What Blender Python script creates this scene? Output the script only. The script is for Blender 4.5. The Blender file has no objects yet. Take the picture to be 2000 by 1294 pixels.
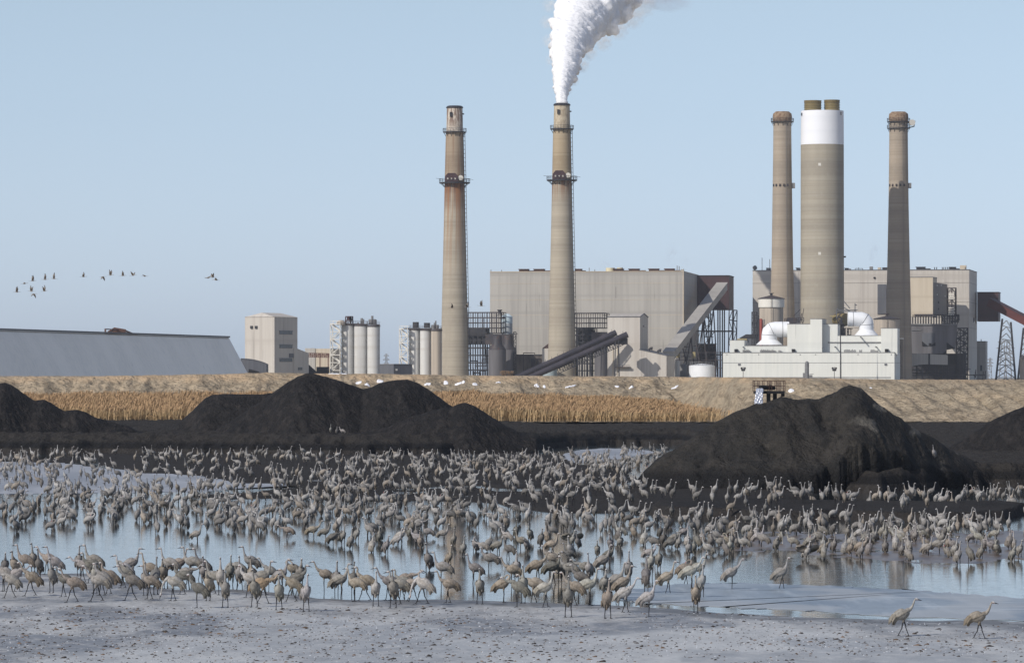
import bpy, math, random
import numpy as np
from mathutils import Vector

# ------------------------------------------------------------------ camera, sky, sun, exposure
scn = bpy.context.scene
COL = scn.collection
F, CX, YH, H = 9000.0, 1000.0, 738.0, 7.5      # focal length in photo pixels, centre column, horizon row, eye height
cam_d = bpy.data.cameras.new("camera")
cam = bpy.data.objects.new("camera", cam_d)
COL.objects.link(cam)
cam.location = (0, 0, H)
cam.rotation_euler = (math.radians(90), 0, 0)
cam_d.sensor_width = 36.0
cam_d.lens = 36.0 * F / 2000.0
cam_d.shift_y = (YH - 647.0) / 2000.0
cam_d.clip_start = 1.0
cam_d.clip_end = 60000.0
scn.camera = cam

SUN_AZ, SUN_EL = math.radians(225), math.radians(35)   # clockwise from +Y: behind the camera, to the left
world = bpy.data.worlds.new("World")
scn.world = world
world.use_nodes = True
wn = world.node_tree
wn.nodes.clear()
wo = wn.nodes.new("ShaderNodeOutputWorld")
wb = wn.nodes.new("ShaderNodeBackground")
sky = wn.nodes.new("ShaderNodeTexSky")
sky.sky_type = 'NISHITA'
sky.sun_disc = False
sky.sun_elevation = SUN_EL
sky.sun_rotation = SUN_AZ
sky.altitude = 800
sky.air_density = 1.0
sky.dust_density = 1.4
sky.ozone_density = 2.0
wb.inputs[1].default_value = 0.10
hs = wn.nodes.new("ShaderNodeHueSaturation")
hs.inputs["Saturation"].default_value = 0.62
hs.inputs["Value"].default_value = 0.9
tintn = wn.nodes.new("ShaderNodeMix")
tintn.data_type = 'RGBA'
tintn.blend_type = 'MULTIPLY'
tintn.inputs[0].default_value = 1.0
wtc = wn.nodes.new("ShaderNodeTexCoord")
wsp = wn.nodes.new("ShaderNodeSeparateXYZ")
wrp = wn.nodes.new("ShaderNodeValToRGB")      # whitish-blue air low over the horizon
wrp.color_ramp.elements[0].position = 0.0
wrp.color_ramp.elements[0].color = (1.17, 1.36, 1.86, 1)
wrp.color_ramp.elements[1].position = 0.085
wrp.color_ramp.elements[1].color = (1.02, 1.13, 1.30, 1)
el = wrp.color_ramp.elements.new(0.4)
el.color = (0.97, 0.98, 1.10, 1)
wn.links.new(wtc.outputs["Generated"], wsp.inputs[0])
wn.links.new(wsp.outputs[2], wrp.inputs[0])
wn.links.new(wrp.outputs[0], tintn.inputs[7])
wn.links.new(sky.outputs[0], hs.inputs["Color"])
wn.links.new(hs.outputs[0], tintn.inputs[6])
wn.links.new(tintn.outputs[2], wb.inputs[0])
wn.links.new(wb.outputs[0], wo.inputs[0])

sun_d = bpy.data.lights.new("sun", 'SUN')
sun_d.energy = 3.4
sun_d.angle = math.radians(0.5)
sun_d.color = (1.0, 0.94, 0.86)
sun = bpy.data.objects.new("sun", sun_d)
COL.objects.link(sun)
sv = Vector((math.sin(SUN_AZ) * math.cos(SUN_EL), math.cos(SUN_AZ) * math.cos(SUN_EL), math.sin(SUN_EL)))
sun.rotation_euler = (-sv).to_track_quat('-Z', 'Y').to_euler()

scn.view_settings.view_transform = 'Standard'
scn.view_settings.look = 'None'
scn.view_settings.exposure = 0.0
scn.view_settings.gamma = 1.0
scn.render.engine = 'CYCLES'
scn.cycles.use_denoising = True
scn.cycles.max_bounces = 6
scn.cycles.diffuse_bounces = 2
scn.cycles.glossy_bounces = 3
scn.cycles.transparent_max_bounces = 8
scn.cycles.volume_bounces = 2
scn.render.film_transparent = False

# ------------------------------------------------------------------ helpers
RND = random.Random(11)


def W(x, y, D):
    return Vector(((x - CX) * D / F, D, H + (YH - y) * D / F))


def zpx(y, D):
    return H + (YH - y) * D / F


def xpx(x, D):
    return (x - CX) * D / F


def lin(r, g, b, k=1.0):
    def f(c):
        c = c / 255.0
        return (c / 12.92 if c <= 0.04045 else ((c + 0.055) / 1.055) ** 2.4) * k
    return (f(r), f(g), f(b), 1.0)


def mat(name, col, layers=(), rough=0.8, bump=None, metallic=0.0, spec=0.3, base=None, grad=None):
    """layers: (coordinate scale xyz, noise scale, lo, hi, colour, strength[, zrange]) painted one over another in world space"""
    m = bpy.data.materials.new(name)
    m.use_nodes = True
    nt = m.node_tree
    b = nt.nodes["Principled BSDF"]
    b.inputs["Roughness"].default_value = rough
    b.inputs["Metallic"].default_value = metallic
    b.inputs["Specular IOR Level"].default_value = spec
    geo = nt.nodes.new("ShaderNodeNewGeometry")
    src = geo.outputs["Position"]
    if base == 'object':
        tc = nt.nodes.new("ShaderNodeTexCoord")
        src = tc.outputs["Object"]

    def noise(vec, sc, detail=4.0):
        mp = nt.nodes.new("ShaderNodeVectorMath")
        mp.operation = 'MULTIPLY'
        mp.inputs[1].default_value = vec
        nt.links.new(src, mp.inputs[0])
        n = nt.nodes.new("ShaderNodeTexNoise")
        n.inputs["Scale"].default_value = sc
        n.inputs["Detail"].default_value = detail
        nt.links.new(mp.outputs[0], n.inputs["Vector"])
        return n.outputs[0]

    cur = None
    if col is not None:
        rgb = nt.nodes.new("ShaderNodeRGB")
        rgb.outputs[0].default_value = col
        cur = rgb.outputs[0]
    for L in layers:
        vec, sc, lo, hi, c, st = L[:6]
        fac = noise(vec, sc)
        mr = nt.nodes.new("ShaderNodeMapRange")
        mr.inputs[1].default_value = lo
        mr.inputs[2].default_value = hi
        mr.inputs[3].default_value = 0.0
        mr.inputs[4].default_value = st
        nt.links.new(fac, mr.inputs[0])
        fac = mr.outputs[0]
        if len(L) > 6 and L[6]:
            ax, z0, z1 = L[6]
            sp = nt.nodes.new("ShaderNodeSeparateXYZ")
            nt.links.new(src, sp.inputs[0])
            mz = nt.nodes.new("ShaderNodeMapRange")
            mz.inputs[1].default_value = z0
            mz.inputs[2].default_value = z1
            nt.links.new(sp.outputs[ax], mz.inputs[0])
            mm = nt.nodes.new("ShaderNodeMath")
            mm.operation = 'MULTIPLY'
            nt.links.new(fac, mm.inputs[0])
            nt.links.new(mz.outputs[0], mm.inputs[1])
            fac = mm.outputs[0]
        mx = nt.nodes.new("ShaderNodeMix")
        mx.data_type = 'RGBA'
        nt.links.new(fac, mx.inputs[0])
        nt.links.new(cur, mx.inputs[6])
        mx.inputs[7].default_value = c
        cur = mx.outputs[2]
    if cur is not None:
        nt.links.new(cur, b.inputs["Base Color"])
    if bump:
        vec, sc, strength, dist = bump
        bp = nt.nodes.new("ShaderNodeBump")
        bp.inputs["Strength"].default_value = strength
        bp.inputs["Distance"].default_value = dist
        nt.links.new(noise(vec, sc, 6.0), bp.inputs["Height"])
        nt.links.new(bp.outputs[0], b.inputs["Normal"])
    return m


def link(o, parent=None):
    COL.objects.link(o)
    if parent is not None:
        o.parent = parent
    return o


def tag(o, label=None, cat=None, group=None, kind=None):
    if label:
        o["label"] = label
    if cat:
        o["category"] = cat
    if group:
        o["group"] = group
    if kind:
        o["kind"] = kind
    return o


def thing(name, loc, label, cat, group=None):
    o = bpy.data.objects.new(name, None)
    o.location = loc
    o.empty_display_size = 1.0
    link(o)
    return tag(o, label, cat, group)


def world_loc(o):
    v = Vector(o.location)
    while o.parent is not None:
        o = o.parent
        v += Vector(o.location)
    return v


class MB:
    def __init__(s):
        s.v, s.f, s.m, s.s = [], [], [], []

    def add(s, vs, fs, mi=0, smooth=False):
        o = len(s.v)
        s.v.extend([tuple(v) for v in vs])
        for f in fs:
            s.f.append(tuple(i + o for i in f))
            s.m.append(mi)
            s.s.append(smooth)
        return s

    def hexa(s, p, mi=0):
        """p: four bottom points counter-clockwise seen from above, then four top points"""
        return s.add(p, [(3, 2, 1, 0), (4, 5, 6, 7), (0, 1, 5, 4), (1, 2, 6, 5), (2, 3, 7, 6), (3, 0, 4, 7)], mi)

    def box(s, x0, x1, y0, y1, z0, z1, mi=0):
        return s.hexa([(x0, y0, z0), (x1, y0, z0), (x1, y1, z0), (x0, y1, z0), (x0, y0, z1), (x1, y0, z1), (x1, y1, z1), (x0, y1, z1)], mi)

    def prism(s, pts, z0, z1, mi=0):
        n = len(pts)
        vs = [(p[0], p[1], z0) for p in pts] + [(p[0], p[1], z1) for p in pts]
        fs = [tuple(range(n - 1, -1, -1)), tuple(range(n, 2 * n))] + [(i, (i + 1) % n, n + (i + 1) % n, n + i) for i in range(n)]
        return s.add(vs, fs, mi)

    def slab(s, pts, off, mi=0):
        """polygon of 3-D points given a thickness vector"""
        n = len(pts)
        off = Vector(off)
        vs = [Vector(p) for p in pts] + [Vector(p) + off for p in pts]
        fs = [tuple(range(n - 1, -1, -1)), tuple(range(n, 2 * n))] + [(i, (i + 1) % n, n + (i + 1) % n, n + i) for i in range(n)]
        return s.add(vs, fs, mi)

    def bar(s, p, q, w, h=None, mi=0):
        p, q = Vector(p), Vector(q)
        h = h or w
        t = (q - p)
        if t.length < 1e-6:
            return s
        t.normalize()
        up = Vector((0, 0, 1)) if abs(t.z) < 0.95 else Vector((0, 1, 0))
        a = t.cross(up).normalized() * w / 2
        b = a.normalized().cross(t) * h / 2
        vs = [p - a - b, p + a - b, p + a + b, p - a + b, q - a - b, q + a - b, q + a + b, q - a + b]
        return s.add(vs, [(0, 1, 2, 3), (7, 6, 5, 4), (0, 4, 5, 1), (1, 5, 6, 2), (2, 6, 7, 3), (3, 7, 4, 0)], mi)

    def tube(s, pts, rads, n=10, mi=0, cap=True, smooth=True):
        pts = [Vector(p) for p in pts]
        if not hasattr(rads, '__len__'):
            rads = [rads] * len(pts)
        vs, fs = [], []
        for i, p in enumerate(pts):
            t = (pts[min(i + 1, len(pts) - 1)] - pts[max(i - 1, 0)]).normalized()
            up = Vector((0, 1, 0)) if abs(t.y) < 0.9 else Vector((1, 0, 0))
            a = t.cross(up).normalized()
            b = a.cross(t)
            for k in range(n):
                th = 2 * math.pi * k / n
                vs.append(p + (a * math.cos(th) + b * math.sin(th)) * rads[i])
        for i in range(len(pts) - 1):
            for k in range(n):
                fs.append((i * n + k, (i + 1) * n + k, (i + 1) * n + (k + 1) % n, i * n + (k + 1) % n))
        s.add(vs, fs, mi, smooth)
        if cap:
            o = len(s.v) - len(vs)
            s.f.append(tuple(o + k for k in range(n)))
            s.m.append(mi); s.s.append(False)
            s.f.append(tuple(o + (len(pts) - 1) * n + k for k in range(n - 1, -1, -1)))
            s.m.append(mi); s.s.append(False)
        return s

    def lathe(s, cx, cy, prof, n=40, mi=0, smooth=True):
        """prof: list of (r, z) from bottom to top; shared normals only between neighbours of a smooth profile"""
        vs, fs = [], []
        for r, z in prof:
            for k in range(n):
                th = 2 * math.pi * k / n
                vs.append((cx + r * math.cos(th), cy + r * math.sin(th), z))
        for i in range(len(prof) - 1):
            for k in range(n):
                fs.append((i * n + k, i * n + (k + 1) % n, (i + 1) * n + (k + 1) % n, (i + 1) * n + k))
        o = len(s.v)
        s.add(vs, fs, mi, smooth)
        s.f.append(tuple(o + k for k in range(n - 1, -1, -1))); s.m.append(mi); s.s.append(False)
        s.f.append(tuple(o + (len(prof) - 1) * n + k for k in range(n))); s.m.append(mi); s.s.append(False)
        return s

    def build(s, name, mats, parent=None, origin=None):
        me = bpy.data.meshes.new(name)
        off = world_loc(parent) if parent is not None else (Vector(origin) if origin is not None else Vector((0, 0, 0)))
        me.from_pydata([(v[0] - off[0], v[1] - off[1], v[2] - off[2]) for v in s.v], [], s.f)
        mats = mats if isinstance(mats, (list, tuple)) else [mats]
        for m in mats:
            me.materials.append(m)
        me.polygons.foreach_set("material_index", s.m)
        me.polygons.foreach_set("use_smooth", s.s)
        me.validate()
        me.update()
        try:
            me.set_sharp_from_angle(angle=math.radians(40))
        except Exception:
            pass
        o = bpy.data.objects.new(name, me)
        if parent is None and origin is not None:
            o.location = origin
        return link(o, parent)


def curve_val(pts, x):
    xs = [p[0] for p in pts]
    ys = [p[1] for p in pts]
    return np.interp(x, xs, ys)


# value noise on numpy arrays
def _hash(ix, iy, seed):
    n = (ix.astype(np.int64) * 374761393 + iy.astype(np.int64) * 668265263 + seed * 974634777) & 0x7fffffff
    n = ((n ^ (n >> 13)) * 1274126177) & 0x7fffffff
    n = n ^ (n >> 16)
    return (n & 0xffff) / 65535.0


def vnoise(x, y, seed=0):
    ix, iy = np.floor(x), np.floor(y)
    fx, fy = x - ix, y - iy
    fx = fx * fx * (3 - 2 * fx)
    fy = fy * fy * (3 - 2 * fy)
    a, b = _hash(ix, iy, seed), _hash(ix + 1, iy, seed)
    c, d = _hash(ix, iy + 1, seed), _hash(ix + 1, iy + 1, seed)
    return (a * (1 - fx) + b * fx) * (1 - fy) + (c * (1 - fx) + d * fx) * fy


def fbm(x, y, oct=4, seed=0, gain=0.5):
    t, amp, tot = 0, 1.0, 0
    for i in range(oct):
        t = t + amp * (vnoise(x * 2 ** i + 17.3 * i, y * 2 ** i + 9.1 * i, seed + i) - 0.5)
        tot += amp
        amp *= gain
    return t / tot * 2      # about -1..1


def ridged(x, y, oct=3, seed=0):
    t, amp, tot = 0, 1.0, 0
    for i in range(oct):
        t = t + amp * (1 - np.abs(2 * vnoise(x * 2 ** i + 5.7 * i, y * 2 ** i, seed + i) - 1))
        tot += amp
        amp *= 0.5
    return t / tot


def sstep(x, a, b):
    t = np.clip((x - a) / (b - a), 0, 1)
    return t * t * (3 - 2 * t)


def grid_mesh(name, X, Y, Z, m, keep=None, origin=None, smooth=True):
    ny, nx = X.shape
    V = np.stack([X, Y, Z], -1).reshape(-1, 3).astype(np.float32)
    if origin is not None:
        V = V - np.array(origin, dtype=np.float32)
    idx = np.arange(nx * ny).reshape(ny, nx)
    q = np.stack([idx[:-1, :-1], idx[:-1, 1:], idx[1:, 1:], idx[1:, :-1]], -1).reshape(-1, 4)
    if keep is not None:
        q = q[keep(q, V if origin is None else V + np.array(origin, dtype=np.float32))]
    me = bpy.data.meshes.new(name)
    me.vertices.add(len(V))
    me.vertices.foreach_set("co", V.ravel())
    me.loops.add(len(q) * 4)
    me.loops.foreach_set("vertex_index", q.ravel().astype(np.int32))
    me.polygons.add(len(q))
    me.polygons.foreach_set("loop_start", np.arange(0, len(q) * 4, 4, dtype=np.int32))
    me.polygons.foreach_set("loop_total", np.full(len(q), 4, dtype=np.int32))
    me.update(calc_edges=True)
    me.polygons.foreach_set("use_smooth", [smooth] * len(q))
    me.materials.append(m)
    o = bpy.data.objects.new(name, me)
    if origin is not None:
        o.location = origin
    return link(o)
HAZE = 4.0e-5

# ------------------------------------------------------------------ the ground, water and banks
m_water = bpy.data.materials.new("water")
m_water.use_nodes = True
nt = m_water.node_tree
b = nt.nodes["Principled BSDF"]
b.inputs["Base Color"].default_value = (0.035, 0.045, 0.05, 1)
b.inputs["Roughness"].default_value = 0.05
b.inputs["IOR"].default_value = 1.33
b.inputs["Specular IOR Level"].default_value = 0.5
tc = nt.nodes.new("ShaderNodeNewGeometry")
mp = nt.nodes.new("ShaderNodeVectorMath"); mp.operation = 'MULTIPLY'; mp.inputs[1].default_value = (0.45, 1.5, 1)
n1 = nt.nodes.new("ShaderNodeTexNoise"); n1.inputs["Scale"].default_value = 2.2; n1.inputs["Detail"].default_value = 3
bp = nt.nodes.new("ShaderNodeBump"); bp.inputs["Strength"].default_value = 0.32; bp.inputs["Distance"].default_value = 0.02
nt.links.new(tc.outputs["Position"], mp.inputs[0]); nt.links.new(mp.outputs[0], n1.inputs[0])
nt.links.new(n1.outputs[0], bp.inputs["Height"]); nt.links.new(bp.outputs[0], b.inputs["Normal"])
wat = MB().add([(-220, 90, 0), (220, 90, 0), (220, 620, 0), (-220, 620, 0)], [(0, 1, 2, 3)]).build("water", m_water)
tag(wat, kind="structure")

# near shore: frozen mud with frost
EDGE = [(-900, 1118), (-300, 1118), (0, 1120), (180, 1122), (260, 1140), (340, 1150), (450, 1150), (540, 1160), (620, 1168), (760, 1170), (900, 1172),
        (1050, 1177), (1200, 1183), (1300, 1186), (1420, 1194), (1600, 1205), (1800, 1212), (2000, 1216), (2400, 1222), (3000, 1226)]


def edge_D(X, D):
    """distance of the shoreline seen in the direction of the point"""
    px = CX + X * F / D
    return 67500.0 / (curve_val(EDGE, px) - YH)


def poly_sd(px, py, poly, ys=5.0):
    """signed distance (positive inside) with the vertical stretched"""
    P = np.array(poly, dtype=float)
    P[:, 1] *= ys
    y = py * ys
    inside = np.zeros(px.shape, bool)
    dist = np.full(px.shape, 1e9)
    n = len(P)
    for i in range(n):
        x0, y0 = P[i]
        x1, y1 = P[(i + 1) % n]
        cond = ((y0 > y) != (y1 > y)) & (px < (x1 - x0) * (y - y0) / ((y1 - y0) if abs(y1 - y0) > 1e-9 else 1e-9) + x0)
        inside ^= cond
        dx, dy = x1 - x0, y1 - y0
        t = np.clip(((px - x0) * dx + (y - y0) * dy) / (dx * dx + dy * dy), 0, 1)
        dist = np.minimum(dist, np.hypot(px - x0 - t * dx, y - y0 - t * dy))
    return np.where(inside, dist, -dist)


xs = np.arange(-34, 34.01, 0.09)
ys = np.concatenate([np.arange(104, 196, 0.16)])
X, Y = np.meshgrid(xs, ys)
de = edge_D(X, Y) - Y + 2.2 * fbm(X * 0.35, Y * 0.12, 3, 5)
Zs = np.clip(de * 0.012, -0.10, 0.075) + 0.016 * fbm(X * 0.9, Y * 0.5, 4, 9) * sstep(de, -1, 6)
Zs += 0.011 * fbm(X * 4.0, Y * 1.7, 3, 12) * sstep(de, 0, 5) + 0.03 * np.clip(fbm(X * 0.12, Y * 0.16, 3, 3), -1, 1) * sstep(de, 0, 8)
m_shore = mat("frozen_mud", lin(127, 131, 136), [
    ((1.0, 0.40, 1), 0.16, 0.47, 0.53, lin(190, 191, 189), 0.85),
    ((1.0, 0.30, 1), 0.10, 0.52, 0.60, lin(132, 135, 138), 0.85),
    ((1.0, 0.22, 1), 0.7, 0.45, 0.68, lin(124, 125, 126), 0.7),
    ((1.0, 0.5, 1), 1.9, 0.50, 0.66, lin(186, 184, 180), 0.6),
    ((1.0, 0.55, 1), 6.0, 0.52, 0.70, lin(84, 84, 86), 0.65),
    ((1.0, 0.6, 1), 13.0, 0.60, 0.72, lin(205, 210, 218), 0.7),
    ((1.0, 0.5, 1), 1.2, 0.25, 0.5, lin(92, 92, 92), 0.85, (2, 0.062, 0.035)),
], rough=0.5, bump=((1, 1, 1), 5.0, 0.4, 0.03), spec=0.45)
shore = grid_mesh("frozen_shore", X, Y, Zs, m_shore)
tag(shore, kind="structure")
# the frostier crust that spreads over the lower middle of the shore
FROST = [(300, 1172), (420, 1176), (540, 1182), (620, 1200), (720, 1208), (820, 1226), (960, 1240), (1150, 1238), (1350, 1222), (1500, 1228), (1700, 1246), (2050, 1262), (2600, 1275), (2600, 1420), (-600, 1420), (-600, 1330), (0, 1300), (300, 1268), (420, 1240), (430, 1210), (360, 1190)]
fsd = poly_sd(CX + X * F / Y, YH + 67500.0 / Y, FROST, 3.0) + 45 * fbm(X * 0.4, Y * 0.13, 4, 19, 0.6)
fa_ = shore.data.color_attributes.new("frost", 'FLOAT_COLOR', 'POINT')
fm_ = (sstep(fsd, -8, 26) * (0.75 + 0.5 * fbm(X * 1.2, Y * 0.5, 3, 29))).ravel()
fa_.data.foreach_set("color", np.repeat(np.clip(fm_, 0, 1)[:, None], 4, 1).astype(np.float32).ravel())
nt = m_shore.node_tree
pb = nt.nodes["Principled BSDF"]
old = pb.inputs["Base Color"].links[0].from_socket
at = nt.nodes.new("ShaderNodeAttribute"); at.attribute_name = "frost"
mx = nt.nodes.new("ShaderNodeMix"); mx.data_type = 'RGBA'
ml = nt.nodes.new("ShaderNodeMath"); ml.operation = 'MULTIPLY'; ml.inputs[1].default_value = 0.55
nt.links.new(at.outputs["Fac"], ml.inputs[0]); nt.links.new(ml.outputs[0], mx.inputs[0])
nt.links.new(old, mx.inputs[6]); mx.inputs[7].default_value = lin(196, 199, 199)
nt.links.new(mx.outputs[2], pb.inputs["Base Color"])


def sheet(name, pts, z, m, kind="structure", sub=10, jit=1.0):
    """flat sheet on the water given by photo-plane outline points turned into ground points, edge broken up"""
    out = []
    n = len(pts)
    for i in range(n):
        a, c = pts[i], pts[(i + 1) % n]
        for k in range(sub):
            t = k / sub
            x = a[0] + (c[0] - a[0]) * t
            y = a[1] + (c[1] - a[1]) * t
            D = 67500.0 / (y - YH)
            g = (RND.random() - 0.5) * jit * (D / 150.0)
            out.append(((x - CX) * D / F + (RND.random() - 0.5) * jit * 0.5, D + g, z))
    o = MB().slab(out, (0, 0, -0.012)).build(name, m)
    return tag(o, kind=kind)


m_ice = mat("ice", lin(142, 154, 164), [
    ((0.6, 0.25, 1), 0.35, 0.42, 0.6, lin(118, 132, 146), 0.9),
    ((1.0, 0.12, 1), 1.2, 0.52, 0.66, lin(172, 182, 190), 0.7),
    ((1.0, 0.4, 1), 5.0, 0.58, 0.72, lin(104, 110, 116), 0.6),
    ((0.25, 0.9, 1), 0.9, 0.60, 0.63, lin(196, 204, 210), 0.6), ((0.3, 1.4, 1), 0.6, 0.62, 0.64, lin(84, 92, 100), 0.7),
    ((0.7, 0.35, 1), 0.22, 0.50, 0.56, lin(168, 172, 174), 0.7)], rough=0.42, bump=((1, 1, 1), 3.0, 0.35, 0.02), spec=0.3)
m_ice_far = mat("far_ice", lin(158, 162, 168), [
    ((0.5, 0.1, 1), 0.25, 0.42, 0.62, lin(136, 141, 148), 0.9),
    ((1.0, 0.1, 1), 0.8, 0.52, 0.66, lin(172, 176, 182), 0.8)], rough=0.5, spec=0.4)
sheet("ice_sheet", [(2600, 1176), (2300, 1172), (2000, 1168), (1860, 1158), (1780, 1151), (1700, 1148), (1600, 1143), (1480, 1139), (1400, 1138), (1320, 1141), (1230, 1150),
                    (1190, 1166), (1240, 1176), (1300, 1180), (1420, 1186), (1560, 1192), (1750, 1204), (2000, 1212), (2300, 1218), (2600, 1221)], 0.016, m_ice)
sheet("ice_sheet", [(-500, 904), (-500, 964), (0, 964), (120, 963), (250, 962), (400, 960), (450, 955), (600, 947), (760, 943), (760, 940), (600, 938), (480, 932),
                    (330, 924), (200, 914), (120, 904), (0, 901)], 0.014, m_ice_far)
sheet("ice_sheet", [(1130, 879), (1100, 886), (1110, 905), (1180, 900), (1250, 889), (1280, 882), (1250, 877), (1180, 875)], 0.014, m_ice_far)

# dark ash mud: bars, banks and shelf in one height field
BARS = [  # outline in photo pixels, height, softness in pixels
    ([(200, 880), (1000, 880), (1090, 890), (1120, 905), (1230, 915), (1235, 940), (1180, 952), (1100, 950), (1000, 955), (900, 948), (800, 955), (600, 951),
      (480, 944), (380, 932), (280, 922), (200, 908), (170, 896)], 0.09, 5),
    ([(350, 966), (480, 962), (620, 950), (800, 955), (900, 950), (1050, 965), (1020, 985), (900, 983), (820, 978), (700, 980), (560, 972), (420, 974)], 0.07, 4),
    ([(920, 960), (1100, 958), (1240, 950), (1300, 955), (1300, 985), (1200, 1002), (1080, 1000), (980, 990)], 0.13, 5),
    ([(1230, 950), (1300, 960), (1560, 958), (1600, 966), (1570, 976), (1480, 981), (1420, 984), (1330, 998), (1240, 1003)], 0.30, 4),
    ([(1290, 992), (1420, 985), (1560, 990), (1700, 992), (1800, 993), (1960, 996), (2000, 1000), (1970, 1017), (1800, 1020), (1650, 1014), (1500, 1016), (1350, 1008), (1280, 1004)], 0.52, 2.5),
    ([(-300, 893), (200, 893), (150, 903), (0, 900), (-300, 902)], 0.10, 4),
]
WET = ([(1390, 1048), (1500, 1040), (1700, 1036), (2000, 1030), (2300, 1026), (2300, 1100), (2100, 1104), (2000, 1100), (1850, 1108), (1760, 1106), (1640, 1098), (1500, 1076), (1400, 1078)], 0.045, 6)


BANK = [(-700, 455), (0, 457), (300, 452), (500, 446), (700, 440), (850, 448), (960, 462), (1040, 480), (1110, 508), (1200, 520), (1330, 520), (1420, 440), (1500, 345), (1560, 312),
        (1660, 302), (1720, 300), (1850, 312), (2000, 316), (2300, 318), (3000, 320)]
BANK_H = [(-700, 1.7), (700, 1.75), (1000, 1.6), (1110, 1.3), (1330, 1.5), (1560, 1.2), (1660, 1.25), (1800, 1.5), (3000, 1.6)]


def mud_z(X, D):
    px = CX + X * F / D
    py = YH + 67500.0 / D
    z = np.full(X.shape, -0.16)
    wob = 20 * fbm(X * 0.22, D * 0.09, 4, 21)
    for poly, h, soft in BARS:
        sd = poly_sd(px, py, poly) + wob
        z = np.maximum(z, -0.16 + (h + 0.16) * sstep(sd, -soft * 2, soft * 2.4))
    z = z + 0.16 * fbm(X * 0.30, D * 0.11, 4, 2) * (1 - 0.6 * sstep(px, 1240, 1300))
    bd = curve_val(BANK, px) + 2.5 * fbm(X * 0.3, D * 0.05, 3, 31) + 1.2 * fbm(X * 1.3, D * 0.1, 2, 32)
    hb = curve_val(BANK_H, px)
    t = D - bd
    right = sstep(px, 1480, 1600)
    width = 9.0 * (1 - right) + 2.6 * right
    s = sstep(t, 0, 1) * 0.25 + 0.75 * np.clip(t / width, 0, 1) ** (0.8)
    rough = (0.85 * ridged(X * 0.5, D * 0.30, 4, 41) - 0.42) * sstep(t, 0, 2) * (1 - sstep(t, width * 1.2, width * 2 + 6))
    bank = np.where(t > 0, hb * s + rough * (0.9 - 0.45 * right) + 0.26 * fbm(X * 1.2, D * 0.7, 4, 44) * sstep(t, 0, 2), -0.2)
    bank = bank + sstep(D, 540, 590) * 0.35
    return np.maximum(z, bank)


xs = np.concatenate([np.arange(-80, -60, 0.5), np.arange(-60, 60, 0.2), np.arange(60, 80, 0.5)])
ys = np.concatenate([np.arange(198, 296, 0.42), np.arange(296, 330, 0.28), np.arange(330, 430, 0.6), np.arange(430, 540, 0.42), np.arange(540, 600, 0.8)])
X, Y = np.meshgrid(xs, ys)
Zm = mud_z(X, Y)
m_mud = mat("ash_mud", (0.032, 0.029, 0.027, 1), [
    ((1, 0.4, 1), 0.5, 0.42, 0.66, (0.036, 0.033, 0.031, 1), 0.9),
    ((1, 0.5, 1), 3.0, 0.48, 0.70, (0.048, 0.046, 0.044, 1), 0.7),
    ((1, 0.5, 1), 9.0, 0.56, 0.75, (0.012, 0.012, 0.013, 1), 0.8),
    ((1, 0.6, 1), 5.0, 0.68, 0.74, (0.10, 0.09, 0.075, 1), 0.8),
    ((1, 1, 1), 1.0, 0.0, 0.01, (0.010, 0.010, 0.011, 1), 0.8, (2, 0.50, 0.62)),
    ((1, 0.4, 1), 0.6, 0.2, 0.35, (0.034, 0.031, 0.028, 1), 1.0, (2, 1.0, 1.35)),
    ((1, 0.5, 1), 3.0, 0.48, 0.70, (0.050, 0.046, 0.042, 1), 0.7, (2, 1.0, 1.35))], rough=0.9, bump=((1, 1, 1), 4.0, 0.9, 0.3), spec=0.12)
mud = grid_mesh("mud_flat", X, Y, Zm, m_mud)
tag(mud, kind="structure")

# wet brown mud on the right, in front of the bars
xs = np.arange(4, 42, 0.14)
ys = np.arange(178, 250, 0.35)
X, Y = np.meshgrid(xs, ys)
px, py = CX + X * F / Y, YH + 67500.0 / Y
sd = poly_sd(px, py, WET[0]) + 30 * fbm(X * 0.3, Y * 0.12, 4, 61)
Zw = -0.05 + 0.080 * sstep(sd, -30, 60) + 0.085 * fbm(X * 0.5, Y * 0.16, 5, 63, 0.6)
m_wet = mat("wet_mud", lin(102, 88, 74), [
    ((1, 0.3, 1), 0.8, 0.42, 0.62, lin(80, 68, 59), 0.9),
    ((1, 0.3, 1), 2.5, 0.52, 0.68, lin(134, 124, 112), 0.6)], rough=0.34, bump=((1, 1, 1), 5.0, 0.35, 0.03), spec=0.5)
wm = grid_mesh("wet_mud", X, Y, Zw, m_wet)
tag(wm, kind="structure")

# sandy embankment and plain behind the ponds
TOP = [(-700, 735.5), (0, 735), (200, 734.5), (420, 731), (520, 728), (640, 730), (760, 731), (900, 733), (1100, 734.5), (1400, 737), (1600, 739.5), (1750, 742), (2000, 743), (2600, 743)]


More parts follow.
